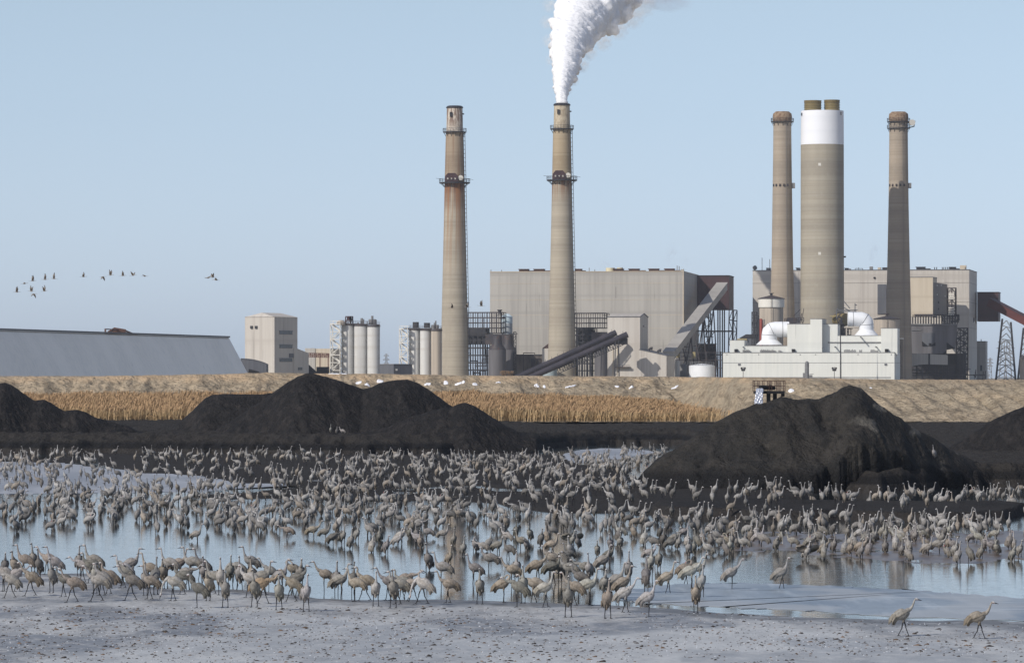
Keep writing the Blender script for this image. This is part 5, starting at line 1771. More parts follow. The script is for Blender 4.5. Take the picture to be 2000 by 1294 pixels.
# --- white scrubber hall in front
Wd = 1850
t = thing("white_hall", (xpx(1585, Wd), Wd, G0), "stepped white scrubber hall in front of the wide stack", "building")
m0 = Box(1412, 1747, 1758, Wd, 688.5, yaw=8.5)
m0.mb().build("wall", m_white, t)
mb = MB(); m0.mb(mb, -.05, m0.w + .05, -.10, m0.d, zpx(708.3, Wd), zpx(707.7, Wd)); m0.mb(mb, m0.fa(1432), m0.fa(1740), -.12, 0, zpx(737.6, Wd), zpx(736, Wd)); m0.mb(mb, -.1, m0.w + .1, -.15, m0.d, m0.z1, m0.z1 + .25)
mb.build("seam", m_steelgrey, t)


def upper(xl, xr_, yt, b0, yb_, d=10.0, m_=m_white):
    a0, a1 = m0.fa(xl), m0.fa(xr_)
    mb = m0.mb(None, a0, a1, b0, b0 + d, zpx(yb_, Wd) - .5, zpx(yt, Wd))
    o = mb.build("upper_block", m_, t)
    mb = m0.mb(None, a0 - .1, a1 + .1, b0 - .1, b0 + d, zpx(yt, Wd), zpx(yt, Wd) + .2)
    mb.build("coping", m_steelgrey, o)
    return o


upper(1424.5, 1453, 664, 2.0, 690, 14)
upper(1453.05, 1540, 675, 2.05, 690, 12)
upper(1537, 1582, 632.5, 1.6, 690, 22)
upper(1582.05, 1605, 622.5, 1.3, 690, 22)
upper(1605.1, 1634, 632.5, 5.2, 690, 18)
upper(1634.05, 1722, 655, 5.3, 690, 12)
upper(1720, 1752, 641, 1.9, 690, 14)
mb = MB(); m0.mb(mb, m0.fa(1615), m0.fa(1746), 4.9, 5.4, zpx(669, Wd), zpx(667, Wd)); mb.build("ledge", m_steelgrey, t)
mb = MB()
for x_ in (1419, 1481, 1562, 1592, 1675, 1740):
    m0.mb(mb, m0.fa(x_), m0.fa(x_) + .3, -.25, 0, zpx(692.5, Wd), zpx(691.2, Wd))
for x_, y_ in ((1450, 677), (1605, 679), (1629, 677), (1709, 677), (1679, 658)):
    m0.mb(mb, m0.fa(x_), m0.fa(x_) + .4, 1.0, 5.1 if x_ > 1606 else 1.9, zpx(y_ + 1, Wd), zpx(y_ - 1, Wd))
mb.build("lamp", m_slate, t)
for x0, x1, y0, y1 in ((1434, 1440, 681, 687), (1546, 1552, 681, 687), (1728, 1734.5, 681, 687)):
    mb = MB(); m0.mb(mb, m0.fa(x0), m0.fa(x1), .6, 1.9, zpx(y1, Wd), zpx(y0, Wd)); mb.build("roof_unit", m_black, t)
for x0, x1 in ((1450, 1465), (1484, 1515), (1520, 1526), (1648, 1672), (1700, 1716), (1678, 1684)):
    mb = MB()
    a0, a1 = m0.fa(x0), m0.fa(x1)
    n_ = max(2, int((x1 - x0) / 2))
    for q in range(n_):
        m0.mb(mb, a0 + (a1 - a0) * q / n_, a0 + (a1 - a0) * (q + .6) / n_, .7, 1.6, m0.z1 + .25, m0.z1 + RND.uniform(.9, 1.4))
    mb.build("roof_fan", m_steelgrey, t)
for x0 in (1441.5, 1727.5):
    mb = MB(); m0.mb(mb, m0.fa(x0), m0.fa(x0) + 1.0, -.3, 0, zpx(713, Wd), zpx(709.6, Wd)); mb.build("wall_vent", m_slate, t)
mb = MB()
p = W(1575.5, 705, Wd - 2.5)
mb.lathe(p.x, p.y - 1.5, [(.85, G0), (.85, zpx(708, Wd)), (.3, zpx(705, Wd))], 18); mb.box(p.x - 1.6, p.x - .9, p.y - 2, p.y - 1.4, G0, zpx(728, Wd)); mb.box(p.x + .9, p.x + 2.2, p.y - 2, p.y - 1.4, G0, zpx(732, Wd)); mb.bar((p.x, p.y - 2, zpx(731, Wd)), (p.x + 2.6, p.y - 2, zpx(730, Wd)), .2)
mb.build("standpipe", m_steelgrey, t)


def elbow(pts, r, label, D, flare):
    """white duct: (x,y) photo points in the picture plane at depth D; flare = base cone at the vertical end"""
    P = [W(x, y, D) if not isinstance(x, Vector) else x for x, y in pts]
    t = thing("white_duct", (P[0].x, P[0].y, P[-1].z), label, "duct", "big white elbow ducts on the hall roof")
    MB().tube(P, r, 32).build("elbow", m_whiteduct, t)
    mb = MB()
    for i in range(1, len(P) - 1, 2):
        d_ = (P[i + 1] - P[i - 1]).normalized()
        mb.tube([P[i] - d_ * .08, P[i] + d_ * .08], r + .09, 32)
    mb.build("joint_ring", m_steelgrey, t)
    e_ = P[-1]
    MB().lathe(e_.x, e_.y, [(r * 1.75, e_.z - flare), (r * 1.6, e_.z - flare + .4), (r, e_.z)], 32).build("base_cone", m_whiteduct, t)
    return t


D_ = 1866
elbow([(1541, 643), (1528, 643), (1514, 643), (1507, 644.5), (1503.5, 648), (1502.5, 654), (1502.5, 663)], 15.2 * D_ / F, "left white elbow duct, opening to the right, flared foot on the hall roof", D_, 2.1)
elbow([(1656, 623), (1666, 623), (1683, 623), (1688, 624.5), (1691, 628), (1692, 634), (1692, 644)], 14.2 * D_ / F, "right white elbow duct, opening to the left, flared foot on the hall roof", D_ + 6, 2.4)
# machinery around the ducts
mb = MB()
jumble(mb, lambda x, y, z: Vector((xpx(x, y), y, z)), 80, .2, .5, 1630, 1656, zpx(655, 1872), zpx(615, 1872), 1866, 1880, 5, 3)
jumble(mb, lambda x, y, z: Vector((xpx(x, y), y, z)), 30, .2, .4, 1655, 1674, zpx(655, 1872), zpx(641, 1872), 1872, 1880, 5, 3)
for x0, x1, y0, y1 in ((1632, 1642, 633, 655), (1642, 1652, 640, 655)):
    mb.box(xpx(x0, 1880), xpx(x1, 1880), 1880, 1886, zpx(y1, 1880), zpx(y0, 1880))
o = mb.build("duct_machinery", m_darker, None, origin=(xpx(1640, 1872), 1872, zpx(655, 1872))); tag(o, "dark fan machinery and pipework between the wide stack and the right white duct", "machinery")
tt = thing("fan_drum", (xpx(1640, 1880), 1880, zpx(630, 1880)), "olive-brown flanged drum left of the right white duct", "machinery")
mb = MB(); mb.tube([W(1634, 624, 1884), W(1652, 624, 1880)], 12.5 * .209, 28); mb.build("drum", m_fiber, tt)
mb = MB(); mb.tube([W(1638, 624, 1883.5), W(1639.5, 624, 1883)], 13.6 * .209, 28); mb.tube([W(1646, 624, 1881.5), W(1647.5, 624, 1881)], 13.6 * .209, 28); mb.build("flange", m_dark, tt)
MB().box(xpx(1621, 1880), xpx(1632, 1880), 1879, 1881, zpx(618, 1880), zpx(616, 1880)).build("walkway", m_yellow, tt)
mb = MB()
for (a, b_) in (((1634, 604), (1634, 622)), ((1634, 606), (1675, 605)), ((1648, 600), (1660, 608)), ((1648, 588), (1660, 602)), ((1670, 592), (1670, 612)), ((1636, 606), (1636, 600)), ((1646, 608), (1673, 608)), ((1670, 595), (1674, 596))):
    mb.bar(W(a[0], a[1], 1876), W(b_[0], b_[1], 1876), .35)
mb.build("davit_frame", m_slate, tt)
# red column & ladder tower by the left tank
tt = thing("red_riser", (xpx(1485, 1880), 1880, G0), "red-brown riser pipe left of the left white duct", "pipe")
MB().lathe(xpx(1486, 1880), 1880, [(.75, G0), (.75, zpx(624, 1880)), (.4, zpx(622, 1880))], 16).build("pipe", mat("rust_red", lin(140, 66, 54), rough=.6), tt)
MB().box(xpx(1480.5, 1880), xpx(1483, 1880), 1879.4, 1880.6, G0, zpx(616, 1880)).build("cable_tray", m_darker, tt)
mb = MB(); b = Box(1468, 1478, 1480, 1895, 609, yaw=8, d=3)
lattice(mb, b.p(0, 0, G0), b.p(b.w, 0, G0), b.p(b.w, 0, b.z1), b.p(0, 0, b.z1), 2, 12, .22); lattice(mb, b.p(0, 3, G0), b.p(b.w, 3, G0), b.p(b.w, 3, b.z1), b.p(0, 3, b.z1), 2, 12, .2)
b.mb(mb, 0, b.w, -.5, 3, zpx(630.5, 1895), zpx(629.5, 1895))
o = mb.build("access_tower", m_darker, None, origin=b.base()); tag(o, "slim dark access tower left of the white-banded tank", "ladder tower")


def capped_tank(cx_px, D, yroof, ytop, hw, label, band=None):
    k = D / F
    X_ = xpx(cx_px, D)
    t = thing("capped_tank", (X_, D, G0), label, "tank", "round tanks with conical lids")
    r = hw * k
    if band:
        MB().lathe(X_, D, [(r * .9, G0), (r * .9, zpx(band, D))], 40).build("body", m_silo_tan, t)
        MB().lathe(X_, D, [(r * .98, zpx(band, D)), (r * .98, zpx(yroof, D))], 40).build("white_band", m_whitesteel, t)
    else:
        MB().lathe(X_, D, [(r * .96, G0), (r * .96, zpx(yroof, D))], 40).build("body", m_silo_tan, t)
    MB().lathe(X_, D, [(r * 1.03, zpx(yroof, D)), (r * 1.03, zpx(yroof - 1, D)), (2.5 * k, zpx(ytop + 4.5, D)), (2.5 * k, zpx(ytop + 1.2, D)), (5 * k, zpx(ytop + 1, D)), (5 * k, zpx(ytop, D))], 40, 0, False).build("lid", m_dark, t)
    mb = MB(); ladder(mb, [(X_ - .3, D - r - .25, G0), (X_ - .3, D - r - .25, zpx(yroof, D))], .3, .09); mb.build("ladder", m_dark, t)
    return t


capped_tank(1506.5, 1905, 583.5, 572, 26, "tall round tank with a white band and conical lid, above the left duct", 600)
capped_tank(1732, 1905, 623, 612, 26, "round tan tank with a conical lid, right of the right white duct")
# low roofed building left of the left duct
q = Box(1445, 1481, 1483, 1900, 660, yaw=6, d=8)
t = thing("roofed_annex", q.base(), "dark-roofed annex with yellow beams at the hall's left end", "building")
q.mb().build("wall", m_slate, t)
MB().add([q.p(-.3, -.3, q.z1), q.p(q.w, -.3, q.z1), q.p(q.w, q.d, q.z1), q.p(-.3, q.d, q.z1), q.p(2.5, -.3, zpx(652.5, 1900)), q.p(q.w, -.3, zpx(652.5, 1900)), q.p(q.w, q.d, zpx(652.5, 1900)), q.p(2.5, q.d, zpx(652.5, 1900))],
         [(0, 1, 5, 4), (4, 5, 6, 7), (3, 0, 4, 7), (1, 2, 6, 5), (2, 3, 7, 6)]).build("roof", m_darker, t)
q.mb(None, -1, q.fa(1459), -1.0, -.4, zpx(665, 1900), zpx(661, 1900)).build("yellow_beam", m_yellow, t)
# pipe bridge right of the left tank
mb = MB(); lattice(mb, W(1532, 630, 1890), W(1570, 628, 1890), W(1570, 620, 1890), W(1532, 622, 1890), 8, 2, .22)
mb.box(xpx(1538, 1889), xpx(1556, 1889), 1889, 1892, zpx(632, 1889), zpx(620, 1889))
mb.bar(W(1566, 612, 1890), W(1562, 630, 1890), .3); mb.bar(W(1570, 602, 1890), W(1567, 620, 1890), .25); mb.bar(W(1550, 617, 1890), W(1563, 604, 1890), .2)
for x_ in (1534, 1551, 1568):
    p = W(x_, 628, 1890); mb.bar((p.x, p.y, zpx(640, 1890)), p, .35)
o = mb.build("pipe_bridge", m_dark, None, origin=(xpx(1550, 1890), 1890, zpx(632, 1890))); tag(o, "dark pipe bridge between the white-banded tank and the wide stack", "pipe bridge")
# tall lamp by the right end
t = thing("lamp_tower", (xpx(1760, 1862), 1862, G0), "thin lamp tower at the right end of the white hall", "lamp")
mb = MB(); p0_, p1_ = W(1759, 733, 1862), W(1762, 662, 1862); lattice(mb, (p0_.x, 1862, G0), (p1_.x, 1862, G0), (p1_.x, 1862, p1_.z), (p0_.x, 1862, p1_.z), 1, 12, .16); mb.build("mast", m_darker, t)
mb = MB(); mb.box(p0_.x - .7, p1_.x + .6, 1861.5, 1862.5, p1_.z, p1_.z + .5); mb.build("lamp_head", m_whitesteel, t)

# lamp posts
for x_, lab in ((1451.5, "left four-lamp yard light post in front of the white hall"), (1629.5, "right four-lamp yard light post in front of the white hall")):
    D_ = 1835
    X_ = xpx(x_, D_)
    t = thing("lamp_post", (X_, D_, G0), lab, "lamp post", "yard light posts")
    MB().bar((X_, D_, G0), (X_, D_, zpx(716, D_)), .22).build("pole", m_dark, t)
    for dx, dy in ((-3.2, 718.5), (3.2, 718.5), (-2, 722), (2, 722)):
        p = W(x_ + dx, dy, D_)
        MB().tube([p, p + Vector((0, -.35, -.1))], .42, 10).build("lamp_head", m_darker, t)
    MB().bar(W(x_ - 3.5, 719.5, D_), W(x_ + 3.5, 719.5, D_), .16).build("crossarm", m_dark, t)
t = thing("tall_mast", (xpx(1642, 1835), 1835, G0), "tall thin dark mast rising in front of the white hall", "mast")
X_ = xpx(1642, 1835)
MB().tube([(X_, 1835, G0), (X_, 1835, zpx(700, 1835)), (X_ - .1, 1835, zpx(655, 1835))], [.30, .26, .20], 10).build("pole", m_darker, t)
MB().tube([(X_ - .1, 1835, zpx(655, 1835)), (X_ - .1, 1835, zpx(612, 1835))], [.12, .06], 6).build("lightning_rod", m_darker, t)

# round white tank, small tanks & pipe gear between tower wing and hall
t = thing("round_tank", (xpx(1371, 1900), 1900, G0), "squat round white tank with rooftop railing left of the white hall", "tank")
MB().lathe(xpx(1371, 1900), 1900, [(25.5 * .211, G0), (25.5 * .211, zpx(714, 1900)), (20 * .211, zpx(712, 1900)), (.2, zpx(710, 1900))], 40, 0).build("body", m_whiteduct, t)
mb = MB(); ring_platform(mb, xpx(1371, 1900), 1900, 4.2, 5.0, zpx(713, 1900), .1, 1.2, 20); mb.build("rail", m_steelgrey, t)
t = thing("small_tank", (xpx(1323, 1915), 1915, G0), "narrow white upright tank between the tower wing and round tank", "tank")
MB().lathe(xpx(1323, 1915), 1915, [(4.8 * .2128, G0), (4.8 * .2128, zpx(705, 1915)), (.3, zpx(703, 1915))], 20).build("body", m_whitesteel, t)
MB().lathe(xpx(1335, 1925), 1925, [(8 * .2128, G0), (8 * .2128, zpx(712, 1925)), (.3, zpx(710, 1925))], 24).build("side_vessel", m_steelgrey, t)
mb = MB()
jumble(mb, lambda x, y, z: Vector((xpx(x, y), y, z)), 80, .12, .3, 1320, 1408, G0, zpx(690, 1935), 1933, 1937, 10, 3)
for x_ in (1322, 1340, 1362, 1380, 1398, 1408):
    p = W(x_, 686, 1935); mb.bar((p.x, p.y, G0), p, .3)
for y_ in (688, 703, 718):
    mb.bar(W(1318, y_, 1935), W(1410, y_, 1935), .28)
o = mb.build("pipe_rack", m_dark, None, origin=(xpx(1365, 1935), 1935, G0)); tag(o, "dark pipe rack between the tower wing and the white hall, behind the round tank", "pipe rack")
t = thing("yellow_vessels", (xpx(1350, 1930), 1930, zpx(705, 1930)), "yellow-cream vessels on the pipe rack above the round white tank", "vessel")
for x0, x1, y0, y1 in ((1320, 1328, 690, 698), (1353, 1358, 687, 699)):
    MB().box(xpx(x0, 1930), xpx(x1, 1930), 1929, 1931, zpx(y1, 1930), zpx(y0, 1930)).build("vessel", m_yellow, t)

# bare shrub on the bank
t = thing("bare_shrub", (xpx(990, 720), 720, 7.0), "bare leafless shrub on the bank below the hopper silos", "shrub")
mb = MB()
rr_ = random.Random(3)
def twig(p, d, L, r, n):
    q = p + d * L
    mb.bar(p, q, r)
    if n:
        for k_ in range(3):
            d2 = (d + Vector((rr_.uniform(-.6, .6), rr_.uniform(-.5, .5), rr_.uniform(0, .5)))).normalized()
            twig(q, d2, L * .75, r * .65, n - 1)
for k_ in range(7):
    twig(Vector((xpx(990, 720) + rr_.uniform(-1, 1), 720, 6.9)), Vector((rr_.uniform(-.5, .5), rr_.uniform(-.3, .3), 1)).normalized(), .6, .05, 4)
mb.build("branches", mat("bare_twig", lin(150, 128, 108), rough=.9), t)

# --- outfall platform with the pouring pipe, behind the big ash pile
D_ = 520.0
k = D_ / F
t = thing("outfall_platform", (xpx(1503, D_), D_, 2.0), "rusty black outfall platform with railings behind the largest ash pile", "platform")
zd = zpx(765, D_)
MB().box(xpx(1473, D_), xpx(1531, D_), D_ - 1.4, D_ + 1.6, zpx(768.5, D_), zpx(763, D_)).build("deck", m_black, t)
mb = MB()
for yf in (D_ - 1.35, D_ + 1.55):
    for x_ in (1472, 1481.5, 1491, 1501, 1506, 1515, 1518, 1523.5, 1532):
        mb.bar((xpx(x_, D_), yf, zd), (xpx(x_, D_), yf, zpx(743.3, D_)), .07)
    for y_ in (743.3, 753.3):
        mb.bar((xpx(1472, D_), yf, zpx(y_, D_)), (xpx(1532, D_), yf, zpx(y_, D_)), .07)
for x_ in (1472, 1532):
    for y_ in (743.3, 753.3):
        mb.bar((xpx(x_, D_), D_ - 1.35, zpx(y_, D_)), (xpx(x_, D_), D_ + 1.55, zpx(y_, D_)), .07)
mb.build("railing", mat("rust_rail", lin(70, 50, 44), rough=.8), t)
for x0, x1 in ((1497.5, 1504.5), (1510, 1517), (1526, 1532)):
    zb_ = zpx(774, D_) if x0 == 1526 else 1.6
    MB().box(xpx(x0, D_), xpx(x1, D_), D_ - .6, D_ + .6, zb_, zpx(768, D_)).build("leg", m_black, t)
MB().box(xpx(1479.5, D_), xpx(1487.5, D_), D_ - .2, D_ + .5, 1.6, zpx(768, D_)).build("leg", m_black, t)
mb = MB()
pts = []
n_ = 24
for i in range(n_ + 1):
    f_ = i / n_
    pts.append((W(1484.5 + 22 * f_, 756 + .5 * f_, D_ - 1.9 + 1.3 * f_), 4.0 * k * (1.0 + (.07 if i % 2 else 0))))
mb.tube([p[0] for p in pts], [p[1] for p in pts], 18)
mb.tube([W(1504, 756, D_ - .9), W(1512, 757.5, D_ - .4)], [5.0 * k, 3.5 * k], 18)
pipe = mb.build("outfall_pipe", m_black, t)
mb = MB()
pts = []
for i in range(14):
    f_ = i / 13
    pts.append(W(1484.3 - 3.4 * f_ ** .8, 759 + 36 * f_, D_ - 2.2 - 1.2 * f_ ** .6))
for j in range(7):
    off = (j - 3) * .105
    mb.tube([p + Vector((off * (1 + .3 * i / 13), .06 * math.sin(j * 2 + i), 0)) for i, p in enumerate(pts)], [.085 + .03 * math.sin(j * 3 + i * 1.7) for i in range(14)], 8)
o = mb.build("water_jet", mat("falling_water", lin(176, 182, 196), [((5, 5, .25), 1.5, .40, .65, lin(146, 154, 170), .6)], rough=.25, spec=.6), None, origin=tuple(pts[0]))
tag(o, "stream of grey-white water pouring from the outfall pipe", "falling water")

# ------------------------------------------------------------------ cranes
def plumage(name, attr):
    m = bpy.data.materials.new(name)
    m.use_nodes = True
    nt = m.node_tree
    b = nt.nodes["Principled BSDF"]
    b.inputs["Roughness"].default_value = 0.85
    b.inputs["Specular IOR Level"].default_value = 0.15
    if attr == "object":
        oi = nt.nodes.new("ShaderNodeObjectInfo")
        src = oi.outputs["Color"]
    else:
        a = nt.nodes.new("ShaderNodeAttribute")
        a.attribute_name = attr
        src = a.outputs["Color"]
    sh = nt.nodes.new("ShaderNodeAttribute")
    sh.attribute_name = "shade"
    mul = nt.nodes.new("ShaderNodeMix"); mul.data_type = 'RGBA'; mul.blend_type = 'MULTIPLY'; mul.inputs[0].default_value = 1.0
    nt.links.new(src, mul.inputs[6]); nt.links.new(sh.outputs["Color"], mul.inputs[7])
    g = nt.nodes.new("ShaderNodeNewGeometry")
    n = nt.nodes.new("ShaderNodeTexNoise"); n.inputs["Scale"].default_value = 16.0; n.inputs["Detail"].default_value = 3
    mp = nt.nodes.new("ShaderNodeVectorMath"); mp.operation = 'MULTIPLY'; mp.inputs[1].default_value = (1, 1, 0.6)
    nt.links.new(g.outputs["Position"], mp.inputs[0]); nt.links.new(mp.outputs[0], n.inputs["Vector"])
    mr = nt.nodes.new("ShaderNodeMapRange"); mr.inputs[1].default_value = 0.35; mr.inputs[2].default_value = 0.7; mr.inputs[3].default_value = 1.12; mr.inputs[4].default_value = 0.68
    nt.links.new(n.outputs[0], mr.inputs[0])
    m2 = nt.nodes.new("ShaderNodeVectorMath"); m2.operation = 'SCALE'
    nt.links.new(mul.outputs[2], m2.inputs[0]); nt.links.new(mr.outputs[0], m2.inputs[3])
    nt.links.new(m2.outputs[0], b.inputs["Base Color"])
    bp = nt.nodes.new("ShaderNodeBump"); bp.inputs["Strength"].default_value = 0.4; bp.inputs["Distance"].default_value = 0.02
    nt.links.new(n.outputs[0], bp.inputs["Height"]); nt.links.new(bp.outputs[0], b.inputs["Normal"])
    return m


m_plume = plumage("crane_plumage", "object")
m_plume_flock = plumage("flock_plumage", "tint")
m_leg = mat("crane_dark_skin", (0.022, 0.022, 0.025, 1), rough=0.7)
m_crown = mat("crane_crown", (0.30, 0.035, 0.03, 1), rough=0.8)
m_cheek = mat("crane_cheek", (0.45, 0.44, 0.43, 1), rough=0.8)

BODY = [(-.34, -.23, .02, .03), (-.33, -.16, .055, .06), (-.29, -.075, .092, .098), (-.205, -.005, .122, .134), (-.09, .015, .148, .166), (.02, .015, .145, .162), (.11, .04, .108, .120), (.16, .08, .060, .068)]
NECKS = {   # points after the chest, then head position and pitch of the bill
    'alert': ([(.197, .775, 0, .042, .048), (.216, .85, 0, .031, .034), (.228, .93, 0, .026, .028), (.238, 1.01, 0, .023, .024), (.246, 1.065, 0, .022, .024)], (.262, 1.095, 0), -8, 0),
    'mid': ([(.21, .74, 0, .056, .062), (.255, .80, 0, .038, .043), (.265, .87, 0, .029, .031), (.252, .93, 0, .025, .026), (.262, .975, 0, .023, .024)], (.285, 1.0, 0), -14, 0),
    'walk': ([(.23, .73, 0, .054, .060), (.29, .80, 0, .035, .040), (.33, .88, 0, .027, .029), (.355, .96, 0, .024, .025), (.375, 1.01, 0, .022, .024)], (.40, 1.04, 0), -12, 0),
    'feed': ([(.235, .66, 0, .056, .060), (.31, .59, 0, .038, .042), (.36, .49, 0, .029, .031), (.39, .37, 0, .025, .026), (.40, .27, 0, .023, .024)], (.405, .225, 0), -72, 0),
    'low': ([(.235, .71, 0, .056, .060), (.31, .72, 0, .038, .042), (.38, .75, 0, .029, .031), (.42, .80, 0, .025, .026), (.445, .84, 0, .023, .024)], (.475, .865, 0), -22, 0),
    'preen': ([(.21, .75, .01, .054, .058), (.235, .83, .03, .036, .040), (.20, .89, .06, .028, .030), (.13, .89, .09, .025, .026), (.08, .85, .11, .023, .024)], (.05, .82, .12), -128, 0),
    'look': ([(.197, .775, 0, .042, .048), (.216, .85, 0, .031, .034), (.228, .93, 0, .026, .028), (.238, 1.01, 0, .023, .024), (.243, 1.065, 0.0, .022, .024)], (.246, 1.095, .012), -8, 75),
}


def catmull(P, k):
    P = np.array(P, float)
    out = []
    n = len(P)
    for i in range(n - 1):
        p0, p1, p2, p3 = P[max(i - 1, 0)], P[i], P[i + 1], P[min(i + 2, n - 1)]
        for j in range(k):
            t = j / k
            out.append(0.5 * ((2 * p1) + (-p0 + p2) * t + (2 * p0 - 5 * p1 + 4 * p2 - p3) * t * t + (-p0 + 3 * p1 - 3 * p2 + p3) * t ** 3))
    out.append(P[-1])
    return np.array(out)


class Figure:
    def __init__(s):
        s.v, s.f, s.m, s.c = [], [], [], []

    def loft(s, P, seg, regions, shades, closed=True, top_mat=None):
        """P rows: x, z, y, half width, half height; regions: material per ring gap"""
        P = np.array(P, float)
        n = len(P)
        o = len(s.v)
        T = np.zeros((n, 3))
        C = np.stack([P[:, 0], P[:, 2], P[:, 1]], 1)
        for i in range(n):
            T[i] = C[min(i + 1, n - 1)] - C[max(i - 1, 0)]
        T /= np.maximum(np.linalg.norm(T, axis=1, keepdims=True), 1e-9)
        S = np.tile(np.array([0, 1.0, 0]), (n, 1))
        if abs(T[:, 1]).max() > 0.3:
            S = S - T * (S * T).sum(1, keepdims=True)
            S /= np.maximum(np.linalg.norm(S, axis=1, keepdims=True), 1e-9)
        N = np.cross(T, S) * -1.0
        for i in range(n):
            for k in range(seg):
                a = 2 * math.pi * k / seg
                q = C[i] + S[i] * P[i, 3] * math.cos(a) - N[i] * P[i, 4] * math.sin(a) * -1
                s.v.append(tuple(q)); s.c.append(shades[i])
        for i in range(n - 1):
            for k in range(seg):
                s.f.append((o + i * seg + k, o + i * seg + (k + 1) % seg, o + (i + 1) * seg + (k + 1) % seg, o + (i + 1) * seg + k))
                r = regions[i]
                if r == 'h':      # head: red crown on top, pale cheek at the sides
                    a = 2 * math.pi * (k + .5) / seg
                    r = 2 if math.sin(a) > 0.5 else 3
                s.m.append(r)
        s.f.append(tuple(o + k for k in range(seg))); s.m.append(regions[0])
        s.f.append(tuple(o + (n - 1) * seg + k for k in range(seg - 1, -1, -1))); s.m.append(regions[-1] if regions[-1] != 'h' else 1)

    def limb(s, pts, rads, seg, m, shade=(1, 1, 1)):
        pts = [Vector(p) for p in pts]
        o = len(s.v)
        n = len(pts)
        for i, p in enumerate(pts):
            t = (pts[min(i + 1, n - 1)] - pts[max(i - 1, 0)]).normalized()
            up = Vector((0, 1, 0)) if abs(t.y) < .9 else Vector((1, 0, 0))
            a = t.cross(up).normalized(); b_ = a.cross(t)
            for k in range(seg):
                th = 2 * math.pi * k / seg
                s.v.append(tuple(p + (a * math.cos(th) + b_ * math.sin(th)) * rads[i])); s.c.append(shade)
        for i in range(n - 1):
            for k in range(seg):
                s.f.append((o + i * seg + k, o + (i + 1) * seg + k, o + (i + 1) * seg + (k + 1) % seg, o + i * seg + (k + 1) % seg)); s.m.append(m[i] if isinstance(m, list) else m)

    def plate(s, outline, th, m, shade):
        """thin wing plate: outline of 3-D points; thickness downwards"""
        o = len(s.v)
        n = len(outline)
        for p in outline:
            s.v.append(tuple(p)); s.c.append(shade)
        for p in outline:
            s.v.append((p[0], p[1], p[2] - th)); s.c.append(shade)
        s.f.append(tuple(o + k for k in range(n))); s.m.append(m)
        s.f.append(tuple(o + n + k for k in range(n - 1, -1, -1))); s.m.append(m)
        for k in range(n):
            s.f.append((o + k, o + n + k, o + n + (k + 1) % n, o + (k + 1) % n)); s.m.append(m)


def head_pts(hx, hz, hy, pitch, yaw):
    """rows x, z, y, rw, rh for head and bill"""
    a, w = math.radians(pitch), math.radians(yaw)
    rows = []
    for d, up, rw, rh in ((0.0, 0.0, .025, .030), (.025, .008, .028, .034), (.055, .006, .025, .029), (.075, .0, .018, .020), (.095, -.002, .013, .015), (.145, -.004, .010, .011), (.20, -.008, .003, .003)):
        x = d * math.cos(a) - up * math.sin(a)
        z = d * math.sin(a) + up * math.cos(a)
        rows.append((hx + x * math.cos(w), hz + z, hy + x * math.sin(w), rw, rh))
    return rows


